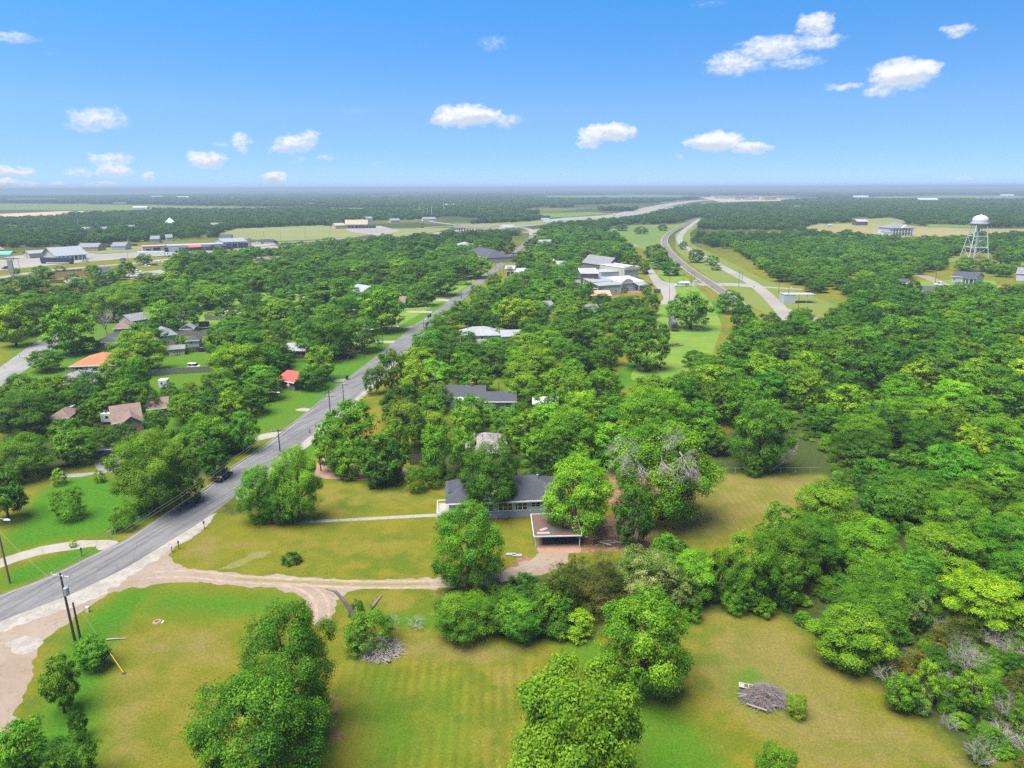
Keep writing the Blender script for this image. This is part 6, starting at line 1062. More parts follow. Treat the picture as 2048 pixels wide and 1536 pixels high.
for i, e in enumerate(E1): wire(e, (OFF[0] - 3 + i * .9, OFF[1] - 12, 9.3), .5, .016, f'{["outer left", "inner left", "inner right", "outer right"][i]} wire running from the near utility pole to the lower left')
for i in (0, 1, 3): wire(E1[i], E3[i], .9, .016, f'{["left", "middle", "", "right"][i]} wire between the near utility pole and the pole behind the bushes')
for i in (0, 1, 3): wire(E3[i], E4[i], .6, .016, f'{["left", "middle", "", "right"][i]} wire between the bush pole and the two-crossarm pole')
for i in (0, 3): wire(E4[i], E5[i], .2, .014, f'{"left" if i == 0 else "right"} wire from the two-crossarm pole to the slim pole')
xa, ya = G(731, 715); xb, yb = G(661, 833)
wire((xb, yb, 8.6), (xa, ya, 8.5), .6, .014, 'long wire from the two-crossarm pole towards the lawn street light')
lx, ly = G(20, 1166); nx_, ny_ = G(150, 1283)
wire((lx, ly, 8.4), (nx_ - .2, ny_, 7.6), .5, .012, 'thin service wire from the street light pole to the near utility pole')
gx0, gy0 = G(246, 1344); gxa, gya = G(219, 1305); guy = MB(); guy.tube([(gx0, gy0, 0), (gx0 - 1.5, gy0 + .6, 2.1)], .045, 6); guy.build('guy_marker', mat('yellow_plastic', (.75, .48, .02), .5, .05), None, label='yellow guy wire marker standing in the lawn near the pole', cat='guy marker')
wire((gx0 - 1.5, gy0 + .6, 2.1), (nx_ - .15, ny_, 7.8), .0, .012, 'taut guy wire from the yellow marker up to the near utility pole')
# ---------------------------------------------------------------- vehicles
PAINT = {k: mat('paint_' + k, c, .25, .04, 1., 0, .0) for k, c in {'white': (.70, .71, .72), 'black': (.02, .021, .024), 'navy': (.03, .04, .07), 'grey': (.16, .17, .18), 'silver': (.42, .43, .45), 'red': (.4, .04, .03), 'blue': (.06, .13, .28), 'yellow': (.7, .45, .03), 'green': (.03, .12, .08)}.items()}
def car(x, y, ang, label, col, kind='sedan', s=1., group=None, far=False):
    r_ = empty({'sedan': 'car', 'suv': 'suv', 'pickup': 'pickup_truck', 'van': 'van'}[kind], (x, y, 0), ang, label=label, cat={'sedan': 'car', 'suv': 'car', 'pickup': 'pickup truck', 'van': 'van'}[kind], group=group); r_.scale = (s, s, s)
    L_, W_ = {'sedan': (4.5, 1.75), 'suv': (4.6, 1.85), 'pickup': (5.4, 1.9), 'van': (5.0, 1.9)}[kind]; b0 = {'sedan': .85, 'suv': 1.0, 'pickup': .95, 'van': 1.05}[kind]; top = {'sedan': 1.42, 'suv': 1.72, 'pickup': 1.75, 'van': 2.0}[kind]
    prof = [(-L_ / 2, .4), (-L_ / 2 + .05, b0 * .9), (-L_ / 2 + .35, b0), (L_ / 2 - 1.2, b0), (L_ / 2 - .15, b0 * .82), (L_ / 2, .55), (L_ / 2 - .05, .32), (-L_ / 2 + .1, .3)]
    m = MB(); w = W_ / 2; m.hull([(px_, -w, pz) for px_, pz in prof], [(px_, w, pz) for px_, pz in prof]); body = m.build('body', PAINT[col], r_)
    c0, c1, t0, t1 = {'sedan': (-1.6, 1.1, -1.0, .35), 'suv': (-2.2, 1.1, -1.95, .4), 'pickup': (-.5, 1.3, -.35, .7), 'van': (-2.4, 1.7, -2.3, 1.0)}[kind]
    g = MB(); wi = w - .06; wt_ = w - .25; g.hull([(c0, -wi, b0), (c1, -wi, b0), (c1, wi, b0), (c0, wi, b0)], [(t0, -wt_, top), (t1, -wt_, top), (t1, wt_, top), (t0, wt_, top)]); g.build('windows', GLASS, r_)
    rr_ = MB(); rr_.hull([(t0 - .06, -wt_ - .03, top + .002), (t1 + .06, -wt_ - .03, top + .002), (t1 + .06, wt_ + .03, top + .002), (t0 - .06, wt_ + .03, top + .002)], [(t0, -wt_ + .05, top + .07), (t1, -wt_ + .05, top + .07), (t1, wt_ - .05, top + .07), (t0, wt_ - .05, top + .07)])
    for px_ in ((c0 + c1) / 2 - .1, c0 + .25): rr_.hull([(px_, -wi - .012, b0), (px_ + .12, -wi - .012, b0), (px_ + .12, wi + .012, b0), (px_, wi + .012, b0)], [(px_ * .9, -wt_ - .012, top), (px_ * .9 + .12, -wt_ - .012, top), (px_ * .9 + .12, wt_ + .012, top), (px_ * .9, wt_ + .012, top)])
    rr_.build('roof', PAINT[col], r_)
    if kind == 'pickup': MB().box(-L_ / 2 + .15, c0 - .1, -w + .15, w - .15, b0 + .002, b0 + .01).build('bed', BLACK, r_)
    if far: return r_
    for sx in (-1, 1):
        for sy in (-1, 1):
            q = MB(); cx = sx * L_ * .31; cy = sy * (w - .08); n = 14
            a0 = [(cx + .34 * math.cos(2 * math.pi * i / n), cy - .12, .34 + .34 * math.sin(2 * math.pi * i / n)) for i in range(n)]; q.hull(a0, [(p_[0], p_[1] + .24, p_[2]) for p_ in a0]); wh = q.build('wheel', BLACK, r_)
            a0 = [(cx + .19 * math.cos(2 * math.pi * i / n), cy + sy * .121, .34 + .19 * math.sin(2 * math.pi * i / n)) for i in range(n)]; q = MB(); q.hull(a0, [(p_[0], p_[1] + sy * .02, p_[2]) for p_ in a0]); q.build('rim', STEEL, wh)
    for sy in (-1, 1):
        MB().box(L_ / 2 - .12, L_ / 2 + .01, sy * (w - .3) - .18, sy * (w - .3) + .18, .6, .74).build('headlight', TRIM, r_); MB().box(-L_ / 2 - .012, -L_ / 2 + .05, sy * (w - .2) - .12, sy * (w - .2) + .12, .62, .8).build('taillight', PAINT['red'], r_)
    return r_
def carp(u, v, deg, *a, **k): x, y = G(u, v); return car(x, y, math.radians(deg), *a, **k)
RD = math.degrees(math.atan2(G(600, 870)[1] - G(480, 955)[1], G(600, 870)[0] - G(480, 955)[0]))
carp(206, 915, 190, 'dark blue boxy van parked on the grey driveway under trees', 'navy', 'van', .95)
carp(446, 957, RD, 'black car driving on the road, half behind the roadside bushes', 'black', 'sedan', 1.0)
carp(878, 760, 2, 'white SUV parked by the long dark-roofed house', 'white', 'suv', 1.05)
carp(1359, 572.5, 178, 'white tanker truck cab parked by the town street', 'white', 'pickup', 1.1)
carp(1293, 547, 100, 'black car parked on the town street beside the tall cream building', 'black', 'sedan', 1.)
carp(1300, 572, 100, 'dark grey car at the town street by the false-front shop', 'grey', 'suv', 1.)
carp(938, 569, 75, 'silver car parked at the far hedge by the road', 'silver', 'sedan', 1.)
carp(388, 735.5, 2, 'white van parked behind the grey picket fence', 'white', 'van', .75)
carp(1881, 571, 160, 'white pickup parked in front of the small grey cottage', 'white', 'pickup', 1.2)
carp(405, 703, 5, 'dark trailer-like car parked by the wooden fence on the left lawn', 'black', 'suv', .9)
carp(188, 762, 10, 'black car parked behind the grey hip-roofed house', 'black', 'suv', 1.)
carp(208, 742, 5, 'dark car with silver roof beside the orange-roofed house', 'navy', 'suv', 1.)
carp(211, 571, 5, 'white car under the trees left of the highway', 'white', 'sedan', 1.2)
carp(448, 625, 10, 'white car in the back yard behind the left fences', 'white', 'sedan', 1.)
carp(474, 629, 10, 'white car nearest the left street trees behind the yard', 'white', 'suv', 1.)
for u, v, a, l, c, k in [(13, 538, 178, 'black pickup on the highway at the left edge', 'black', 'pickup'), (170, 523, 175, 'silver car on the highway behind the dark bus', 'silver', 'sedan'), (245, 521, 175, 'dark car on the highway in front of the grass lot', 'grey', 'suv'), (292, 534, 5, 'white pickup in the row near the median tree', 'white', 'pickup'), (310, 531, 5, 'dark blue car in the row near the median tree', 'navy', 'sedan'), (319, 526, 5, 'white car farthest back near the median tree', 'white', 'sedan'), (334, 531, 5, 'grey car at the right end of the parked row', 'grey', 'suv'), (344, 529, 5, 'silver car last in the parked row', 'silver', 'sedan'), (273, 545, 10, 'white pickup parked below the median tree', 'white', 'pickup'), (516, 496, 178, 'dark car on the highway below the workshop', 'grey', 'sedan'),
                   (284, 502, 5, 'silver car left of the filling station', 'silver', 'pickup'), (299, 502, 5, 'grey pickup in front of the filling station', 'grey', 'pickup'), (381, 496, 0, 'white car parked below the red awning', 'white', 'sedan'), (396, 495, 0, 'second white car parked below the red awning', 'white', 'suv'), (466, 491, 0, 'silver car at the workshop doors', 'silver', 'pickup'), (476, 491, 0, 'dark car at the workshop doors', 'black', 'suv'), (488, 490, 0, 'black pickup at the workshop doors', 'black', 'pickup'), (515, 487, 0, 'white car beside the flatbed lorry', 'white', 'sedan'), (524, 486, 0, 'second white car beside the flatbed lorry', 'white', 'sedan'),
                   (844, 456, 170, 'dark car on the curved ramp before the overpass', 'black', 'suv'), (834, 447, 170, 'dark car on the upper ramp road', 'black', 'suv'), (844, 449, 170, 'second dark car on the upper ramp road', 'black', 'suv'), (913, 452, 170, 'dark car at the left end of the overpass', 'grey', 'suv'), (1885, 592, 20, 'white car parked below the black rooftop', 'white', 'suv'), (1872, 590, 20, 'left white car parked below the black rooftop', 'white', 'sedan'), (740, 512, 0, 'white car in the yard among the middle trees', 'white', 'sedan'), (750, 511, 0, 'dark pickup in the yard among the middle trees', 'grey', 'pickup')]:
    carp(u, v, a, l, c, k, 1.15, group='cars along the highway and yards')
def truck(u, v, deg, label, cabc, boxc, Lb=14, H=4.0, s=1., name='truck'):
    x, y = G(u, v); r_ = empty(name, (x, y, 0), math.radians(deg), label=label, cat='bus' if name == 'bus' else 'truck'); r_.scale = (s, s, s)
    MB().box(-Lb, -.3, -1.28, 1.28, 1.1, H).build('trailer_box', PAINT[boxc], r_)
    if name != 'bus':
        c = MB(); c.hull([(0, -1.2, .6), (3.6, -1.2, .6), (3.6, -1.2, 1.9), (2.2, -1.2, 2.1), (1.9, -1.2, 3.2), (0, -1.2, 3.3)], [(0, 1.2, .6), (3.6, 1.2, .6), (3.6, 1.2, 1.9), (2.2, 1.2, 2.1), (1.9, 1.2, 3.2), (0, 1.2, 3.3)]); c.build('cab', PAINT[cabc], r_); MB().hull([(2.22, -1.0, 2.15), (1.96, -1.0, 3.05), (1.96, 1.0, 3.05), (2.22, 1.0, 2.15)], [(2.27, -1.0, 2.15), (2.01, -1.0, 3.05), (2.01, 1.0, 3.05), (2.27, 1.0, 2.15)]).build('windscreen', GLASS, r_)
    else:
        MB().box(-.29, .0, -1.24, 1.24, .6, H - .2).build('windscreen', GLASS, r_); MB().box(-Lb + .3, -.6, -1.31, -1.285, 2.2, 3.2).build('windows', GLASS, r_)
    for wx in ([-Lb + 1, -Lb + 2.3, -.9 if name == 'bus' else .6, 2.9 if name != 'bus' else -2.0]):
        q = MB(); n = 12; a0 = [(wx + .5 * math.cos(2 * math.pi * i / n), -1.26, .5 + .5 * math.sin(2 * math.pi * i / n)) for i in range(n)]; q.hull(a0, [(p_[0], 1.26, p_[2]) for p_ in a0]); q.build('wheel', BLACK, r_)
    return r_
truck(84, 527, 174, 'long dark navy bus on the highway left of the church', 'navy', 'navy', 26, 4.6, 1., 'bus')
truck(331, 513, 6, 'white semi truck with long white trailer on the highway', 'white', 'white', 22, 4.6)
truck(424, 501, 178, 'black truck on the highway in front of the shops', 'black', 'black', 20, 4.4)
truck(549, 487, 5, 'grey flatbed lorry with a dark load at the olive field', 'black', 'grey', 14, 4.6)
truck(1004, 456, 170, 'white truck at the right end of the overpass', 'white', 'white', 18, 4.6)
for u, v, l in [(1104, 446, 'white truck nearest the overpass on the far highway'), (1122, 443, 'second white truck on the far highway'), (1141, 441, 'third white truck, lowest of the far highway group'), (1240, 431, 'white truck where the far highway narrows'), (1098, 441, 'white trailer behind the nearest far truck'), (1345, 411, 'white truck on the far highway bend'), (1372, 408, 'small white truck towards the far town')]: truck(u, v, 10, l, 'white', 'white', 14, 4.4)
x, y = G(1358, 572.5); tk = MB(); n = 16; a0 = [(x + .3, y + 1.15 * math.cos(2 * math.pi * i / n), 1.9 + 1.0 * math.sin(2 * math.pi * i / n)) for i in range(n)]; tk.hull(a0, [(x + 5.6, q[1], q[2]) for q in a0]); tk.box(x, x + 5.8, y - .8, y + .8, .5, .95); tk.build('tank_trailer', PAINT['silver'], None, label='silver cylindrical tank behind the white tanker cab', cat='tank')
# old railcar in the meadow
x, y = G(1349, 663); rc = empty('railcar', (x, y, 0), math.radians(82), label='old dark grey streetcar with a curved roof standing in the meadow', cat='railcar'); DK = mat('railcar_paint', (.050, .055, .06), .6, .3); 
prof = [(-1.35, .5), (1.35, .5), (1.4, 2.4), (1.2, 2.95), (.7, 3.3), (0, 3.42), (-.7, 3.3), (-1.2, 2.95), (-1.4, 2.4)]
q = MB(); q.hull([(-.3, a, z) for a, z in prof], [(15, a, z) for a, z in prof]); q.build('body', DK, rc); MB().box(-.33, -.303, -.95, .95, 1.5, 2.5).build('end_window', GLASS, rc); MB().box(.2, 14.5, 1.402, 1.42, 1.5, 2.3).build('side_window', GLASS, rc); MB().box(.2, 14.5, -1.42, -1.402, 1.5, 2.3).build('side_window', GLASS, rc)
MB().box(.5, 14, -.55, .55, 3.43, 3.62).build('roof_deck', mat('railcar_roof', (.11, .12, .13), .7, .3), rc)
for px_ in (2, 3.5, 11, 12.5):
    q = MB(); a0 = [(px_ + .4 * math.cos(2 * math.pi * i / 12), -1.1, .4 + .4 * math.sin(2 * math.pi * i / 12)) for i in range(12)]; q.hull(a0, [(p_[0], 1.1, p_[2]) for p_ in a0]); q.build('wheel', BLACK, rc)
# trailers by the brown house
for u, v, w, l in [(110, 836, 34, 'white box trailer behind the brown outbuilding'), (203, 849, 30, 'white camper trailer left of the brown gabled house'), (318, 779, 16, 'pale trailer roof in the hedge right of the big left bushes')]:
    x, y = G(u, v); wm = w * dist_of(x, y) / FPX; r_ = empty('camper_trailer', (x, y, 0), .1, label=l, cat='trailer'); MB().box(0, wm, 0, 2.3, .6, 2.7).build('body', WHITE, r_); MB().box(wm * .3, wm * .5, -.03, -.003, 1.5, 2.1).build('window', GLASS, r_); MB().box(wm * .35, wm * .65, -.02, 2.2, .15, .59).build('wheel', BLACK, r_)
# ---------------------------------------------------------------- fences
def fence(name, pts, h, m_, label, post=2.4, picket=True, board=None):
    P = [G(*p) for p in pts]; r_ = empty(name, (*P[0], 0), 0, label=label, cat='fence'); o = P[0]; pn, ps = MB(), MB(); rl_ = MB()
    for a, c in zip(P[:-1], P[1:]):
        L_ = math.hypot(c[0] - a[0], c[1] - a[1]); ux, uy = (c[0] - a[0]) / L_, (c[1] - a[1]) / L_; ax, ay = a[0] - o[0], a[1] - o[1]
        def bx(mb, s0, s1, d0, d1, z0, z1):
            q = [(ax + ux * s - uy * d, ay + uy * s + ux * d) for s, d in ((s0, d0), (s1, d0), (s1, d1), (s0, d1))]; mb.hull([(*p, z0) for p in q], [(*p, z1) for p in q])
        if picket:
            n = max(1, int(L_ / .3))
            for i in range(n): bx(pn, L_ * i / n, L_ * (i + .9) / n, 0, .03, .04, h * (1 + .03 * ((i * 7919) % 5 - 2) / 2))
        for z in ((.35, h - .3) if picket else (h,)): bx(rl_, 0, L_, .035, .09, z, z + .09) if picket else bx(rl_, 0, L_, -.02, .02, z - .03, z)
        for i in range(int(L_ / post) + 1): bx(ps, i * post, i * post + .09, .10, .2, 0, h)
    if picket: pn.build('boards', m_, r_)
    rl_.build('rail', m_, r_); ps.build('posts', m_, r_); return r_
FGR = mat_lines('grey_fence_wood', (.20, .175, .155), (.10, .09, .08), 0, .3, .15); FTN = mat_lines('tan_fence_wood', (.45, .28, .13), (.3, .18, .08), 0, .3, .15); FDK = mat('dark_fence_wood', (.10, .075, .06), .9, .2)
fence('wood_fence', [(300, 751), (422, 744)], 1.9, FGR, 'grey wooden picket fence across the left lawn'); fence('wood_fence', [(352, 672), (428, 672)], 1.9, FGR, 'wooden fence behind the white hip-roofed shed'); fence('wood_fence', [(372, 706), (424, 702)], 1.9, FDK, 'dark wooden fence beside the striped garden shed'); fence('wood_fence', [(410, 641), (455, 640)], 1.9, FGR, 'grey fence beyond the trampoline')
fence('wood_fence', [(96, 555), (170, 552)], 3.4, FTN, 'bright tan wooden fence by the highway houses'); fence('wood_fence', [(100, 567), (150, 566)], 2.2, FDK, 'dark fence below the tan fence'); fence('wood_fence', [(108, 548), (165, 545)], 2.2, FDK, 'dark hedge-like fence above the tan fence'); fence('wood_fence', [(970, 748), (1010, 747)], 2.0, FDK, 'dark brown fence behind the dark-roofed wing'); fence('wood_fence', [(985, 826), (1012, 822)], 1.9, FDK, 'dark fence below the long white house'); fence('wood_fence', [(820, 930), (850, 928)], 2.2, FDK, 'dark board fence under the trees beyond the dirt driveway')
fence('wood_fence', [(168, 497), (275, 492)], 2.4, FDK, 'long dark fence beyond the church grass'); fence('wood_fence', [(405, 618), (440, 617)], 2.0, FDK, 'dark fence at the back of the left yards')
fence('chain_link_fence', [(1440, 948), (1640, 947)], 1.3, STEEL, 'thin wire fence along the far edge of the back lawn', post=3., picket=False); fence('chain_link_fence', [(218, 1076), (235, 1062)], 1.1, STEEL, 'short wire gate panel at the lower left driveway', post=1., picket=False)
fence('wire_fence', [(232, 1070), (300, 1033), (352, 1010)], 1.0, STEEL, 'thin wire fence along the left verge of the road', post=2.5, picket=False)
# ---------------------------------------------------------------- small things
def bin_(u, v, label):
    x, y = G(u, v); r_ = empty('wheelie_bin', (x, y, 0), .3, label=label, cat='bin'); BN = mat('bin_plastic', (.03, .035, .045), .5, .1)
    MB().hull([(-.26, -.3, .08), (.26, -.3, .08), (.26, .3, .08), (-.26, .3, .08)], [(-.33, -.38, 1.0), (.33, -.38, 1.0), (.33, .38, 1.0), (-.33, .38, 1.0)]).build('body', BN, r_); MB().hull([(-.35, -.42, 1.003), (.35, -.42, 1.003), (.35, .42, 1.003), (-.35, .42, 1.003)], [(-.3, -.36, 1.1), (.3, -.36, 1.1), (.3, .36, 1.1), (-.3, .36, 1.1)]).build('lid', BN, r_)
    for s_ in (-1, 1): MB().box(s_ * .3 - .04, s_ * .3 + .04, .3, .52, .0, .22).build('wheel', BLACK, r_)
    r_.scale = (1.2, 1.2, 1.2)
bin_(694, 759, 'dark wheelie bin at the kerb beside the bushy tree'); bin_(30, 756, 'dark wheelie bin at the side street'); bin_(857, 635, 'first dark bin beside the far driveway'); bin_(861, 633, 'second dark bin beside the far driveway')
def mailbox(u, v, label, col=BLACK, h=1.1):
    x, y = G(u, v); r_ = empty('mailbox', (x, y, 0), .5, label=label, cat='mailbox'); MB().box(-.05, .05, -.05, .05, 0, h).build('post', DARKWOOD, r_); q = MB(); n = 8; pr = [(-.12, h + .003), (.12, h + .003), (.12, h + .16)] + [(.12 * math.cos(math.pi * i / n), h + .16 + .1 * math.sin(math.pi * i / n)) for i in range(1, n)] + [(-.12, h + .16)]
    q.hull([(a, -.3, z) for a, z in pr], [(a, .3, z) for a, z in pr]); q.build('box', col, r_)
mailbox(409, 1058, 'black mailbox on a wooden post at the shoulder below the bushes'); mailbox(358, 1098, 'dark mailbox where the gravel driveway meets the lawn'); mailbox(344, 1104, 'low mailbox leaning beside the gravel driveway', STEEL, .8); mailbox(164, 1112, 'black mailbox beside the curved driveway'); mailbox(852, 620, 'white mailbox post on the far lawn', WHITE); mailbox(40, 715, 'white mailbox at the left side street', WHITE); mailbox(1508, 577, 'dark mailbox post by the county road'); mailbox(755, 692, 'red hydrant-like post beside the far driveway', PAINT['red'], .5)
x, y = G(314, 1244); mhl = empty('manhole', (x, y, 0), 0, label='round brown manhole ring sunk in the front lawn', cat='manhole'); MB().lathe([(.28, .02), (.30, .12), (.52, .12), (.58, .01)], 24).build('ring', mat('manhole_rust', (.22, .14, .10), .8, .3), mhl); MB().lathe([(0, .05), (.29, .05)], 24).build('cover', DARKWOOD, mhl); MB().box(.66, .8, -.3, .3, .005, .04).build('lid_edge', WHITE, mhl)
x, y = G(176, 1224); MB().box(x - .2, x + .2, y - .15, y + .15, 0, .8).build('marker_box', mat('cream_box', (.55, .48, .4), .7, .1), None, label='small cream utility box behind the short post', cat='utility box')
x, y = G(248, 1347); MB().lathe([(0, .06), (.22, .06), (.26, .01)], 16).build('meter_lid', BLACK, None, loc=(x, y, 0), label='small black meter lid in the lawn below the yellow marker', cat='meter lid')
x, y = G(211, 1316); MB().lathe([(0, .18), (.3, .14), (.4, .01)], 8).build('white_stone', WHITE, None, loc=(x, y, 0), label='white stone beside the small trees by the pole', cat='stone')
for i, (u, v, l) in enumerate([(1022, 1110, 'left pale metal sheet lying on the grass near the carport'), (1034, 1112, 'right pale metal sheet lying on the grass near the carport')]):
    x, y = G(u, v); MB().box(-.75, .75, -.3, .3, .03, .2).build('metal_sheet', STEEL, None, loc=(x, y, 0), label=l, cat='metal sheet')
# fallen branch, yucca, brush pile, dead trees
r = random.Random(21)
x, y = G(213, 1281); q = MB(); q.tube([(0, 0, .15), (.9, .1, .2), (1.9, .25, .12), (2.6, .7, .1)], [.09, .07, .05, .02], 6); q.tube([(1.9, .25, .12), (2.5, .0, .3)], [.04, .015], 5); q.build('fallen_branch', DEADWOOD, None, loc=(x, y, 0), label='pale fallen branch lying on the lawn right of the small trees', cat='branch')
def brushpile(u, v, w, d, h, n, label, seed, parent=None, m_=None, name='brush_pile'):
    rr_ = random.Random(seed); x, y = G(u, v); r_ = empty(name, (x, y, 0), 0, label=label, cat='brush pile')
    q = MB()
    for i in range(n):
        a = rr_.uniform(0, 6.28); t = rr_.random() ** .6; cx, cy = math.cos(a) * w / 2 * t * .85, math.sin(a) * d / 2 * t * .85; z = h * (1 - t * t) * rr_.random() + .05; L_ = rr_.uniform(.3, 1.3); th = rr_.uniform(0, 3.14); dz = rr_.uniform(-.25, .3)
        p0 = (cx - math.cos(th) * L_, cy - math.sin(th) * L_, max(.04, z - dz * L_)); p1 = (cx + rr_.uniform(-.2, .2), cy + rr_.uniform(-.2, .2), z + .1); p2 = (cx + math.cos(th) * L_, cy + math.sin(th) * L_, max(.04, z + dz * L_)); b_ = rr_.choice([.012, .016, .022, .035]); q.tube([p0, p1, p2], [b_, b_ * .8, b_ * .4], 4, False)
    q.build('twigs', m_ or DEADWOOD, r_); lg = MB()
    for i in range(8): th = rr_.uniform(-1.0, .25); cx, cy = rr_.uniform(-w * .38, w * .3), rr_.uniform(-d * .42, d * .1); lg.tube([(cx - math.cos(th) * 1.1, cy - math.sin(th) * 1.1, .25), (cx + math.cos(th) * 1.1, cy + math.sin(th) * 1.1, .35)], rr_.uniform(.06, .12), 8)
    lg.build('logs', mat('pale_log', (.20, .16, .135), .9, .2), r_); return r_
BR2 = mat('grey_brush', (.15, .125, .125), .9, .3)
bp_ = brushpile(1530, 1396, 5.6, 4.4, 1.3, 1100, 'large heap of grey brushwood and logs in the mown field', 5, m_=BR2)
x, y = G(1496, 1376); ch = empty('broken_chair', (x - .35, y - .3, .5), .3, label='pale broken frame lying on the left of the brush pile', cat='frame'); ch.rotation_euler = (.3, .1, -.2); q = MB(); q.box(-.8, .8, -.3, -.24, 0, .06); q.box(-.8, .8, .24, .3, 0, .06)
for k in range(4): q.box(-.8 + k * .51, -.74 + k * .51, -.24, .24, 0, .055)
q.build('frame', mat('aged_white', (.35, .34, .32), .8, .2), ch); MB().box(-.72, -.3, -.22, .22, .01, .03).build('panel', CONCRETE, ch)
x, y = G(1516, 1404); MB().box(-.35, .35, -.09, .09, .55, .68).build('orange_log', mat('orange_wood', (.5, .16, .06), .8, .2), None, loc=(x, y, 0), label='short orange-brown log on the front of the brush pile', cat='log')
brushpile(762, 1302, 5.6, 5.0, 1.5, 800, 'tangle of grey dead branches at the foot of the broken dead trunk', 8, name='brush_heap')
brushpile(1352, 691, 6.5, 3., .8, 200, 'low brown mound of dirt and sticks in the meadow', 9, m_=DARKWOOD, name='debris_mound')
brushpile(1235, 1085, 9, 3.5, .35, 420, 'brown fallen branches scattered on bare soil by the carport', 10, m_=DARKWOOD, name='fallen_branches')
# broken dead trunk with climbing ivy
x, y = G(722, 1272); dt = empty('dead_tree', (x, y, 0), 0, label='broken dead tree with three bare limbs and ivy climbing its trunk', cat='tree')
q = MB(); q.tube([(0, 0, 0), (-.2, 0, 1.6), (-.3, 0, 2.6)], [.34, .26, .2], 8); q.tube([(-.15, 0, 1.3), (-.8, -.1, 3.2), (-1.7, 0, 4.9), (-2.9, .1, 6.4), (-4.1, .2, 6.7)], [.34, .30, .25, .19, .08], 7); q.tube([(-.3, 0, 2.4), (-.25, 0, 3.6), (-.2, 0, 4.9)], [.14, .12, .08], 6); q.tube([(.3, 0, .9), (1.1, .2, 2.8), (1.8, .3, 4.2), (2.9, .5, 5.6)], [.34, .3, .25, .12], 7); q.tube([(1.5, .28, 3.7), (1.35, .3, 4.5), (1.9, .3, 5.0)], [.09, .07, .03], 5)
for i in range(16):
    t = r.random(); a = (-.8 - t * 3.0, r.uniform(-.1, .1), 3.2 + t * 3.3); q.tube([a, (a[0] + r.uniform(-.6, .3), a[1] + r.uniform(-.4, .4), a[2] + r.uniform(-.1, .7))], [.035, .01], 4)
for i in range(22): th = r.uniform(0, 6.28); a = (r.uniform(-1, .6), r.uniform(-.4, .4), r.uniform(.8, 2.6)); q.tube([a, (a[0] + math.cos(th) * .9, a[1] + math.sin(th) * .9, a[2] + r.uniform(-.3, .4))], [.03, .008], 4)
q.build('trunk', mat('dead_bark', (.16, .125, .11), .95, .3, 2., .4), dt)
ivc, _t = CR[('shrub', 'hi')][0]
for i, (dx, dy, sx, sz, z) in enumerate([(.1, -.1, .9, 3.2, 1.6), (.45, -.1, 1.3, 2.0, .0), (-.3, -.3, 1.5, 1.0, 0)]):
    o = bpy.data.objects.new('ivy', ivc); COL.objects.link(o); o.parent = dt; o.location = (dx, dy, z); o.scale = (sx, sx, sz); o.color = (1.1, 1.15, .9, 1)
# yucca clump
x, y = G(583, 1126); yc = empty('yucca', (x, y, 0), 0, label='clump of spiky yucca rosettes alone on the front lawn', cat='shrub'); YM = leaf_mat('yucca_leaf', [(0, (.03, .09, .01)), (1, (.09, .17, .025))], .1)
for (cx, cy, cz, s_) in [(-.9, -.5, .55, 1.), (.75, -.35, .6, 1.), (0, .2, 1.1, 1.), (-.5, .7, .9, .9), (.6, .7, .95, .95), (-.2, -.9, .4, .8), (1.1, .4, .5, .8), (-1.2, .2, .5, .8)]:
    q = MB()
    for i in range(130):
        th = r.uniform(0, 6.28); ph = r.uniform(-.35, 1.35); d = Vector((math.cos(th) * math.cos(ph), math.sin(th) * math.cos(ph), math.sin(ph))); L_ = r.uniform(.6, .95) * s_; sd_ = d.cross(Vector((0, 0, 1))).normalized() * .045; c0 = Vector((cx, cy, cz)); q.face([tuple(c0 + d * .08 - sd_), tuple(c0 + d * L_ * .6 - sd_ * .9 + Vector((0, 0, -.02))), tuple(c0 + d * L_), tuple(c0 + d * L_ * .6 + sd_ * .9)])
    ro = q.build('rosette', YM, yc); at = ro.data.attributes.new('tint', 'FLOAT', 'FACE'); at.data.foreach_set('value', [r.random() for _ in ro.data.polygons])
# big tree's dead limbs, fallen tree
def dead_limb(u, vb, vt, tilt, roll, sx, sz, seed, label, name='dead_limb'):
    x, y = G(u, vb); z = height_at(u, vb, vt); rt_ = empty(name, (x, y, z), 0, label=label, cat='dead limb'); rt_.rotation_euler = (math.radians(tilt), math.radians(roll), r.uniform(-.4, .4)); o = bpy.data.objects.new('branches', BARE[seed] if seed < 2 else TWIGS[seed % 3]); COL.objects.link(o); o.parent = rt_; rt_.scale = (sx, sx, sz)
for u, vb, vt, tl, ro, sx, sz, sd_, l in [(1312, 1054, 905, 122, 0, 6.5, 9.0, 0, 'large bare grey limb drooping in front of the giant tree by the back lawn'), (1268, 1052, 918, 125, -20, 5, 6.5, 1, 'smaller bare limb drooping left of the large dead limb'), (1350, 1062, 905, 95, 45, 6.5, 8.0, 0, 'tangle of bare branches on the right side of the giant tree'), (1335, 1062, 880, 60, 30, 6, 6.5, 1, 'bare grey branches in the upper right of the giant tree'), (1250, 1060, 905, 60, -35, 7, 7, 4, 'bare twigs on the left side of the giant tree'), (1240, 1060, 925, 100, -40, 5.5, 5.5, 5, 'lower bare twigs on the left side of the giant tree'), (1375, 1066, 930, 110, 60, 5.5, 7.0, 1, 'bare branches low on the right of the giant tree')]: dead_limb(u, vb, vt, tl, ro, sx, sz, sd_, l)
x, y = G(1545, 940); ft_ = empty('fallen_tree', (x, y, 0), 0, label='fallen dead tree leaning out of the wood at the back lawn fence', cat='tree'); q = MB(); q.tube([(0, 0, .2), (2.4, 1.2, 1.1), (4.4, 2.2, 2.4), (5.2, 2.6, 4.0)], [.18, .15, .11, .05], 7)
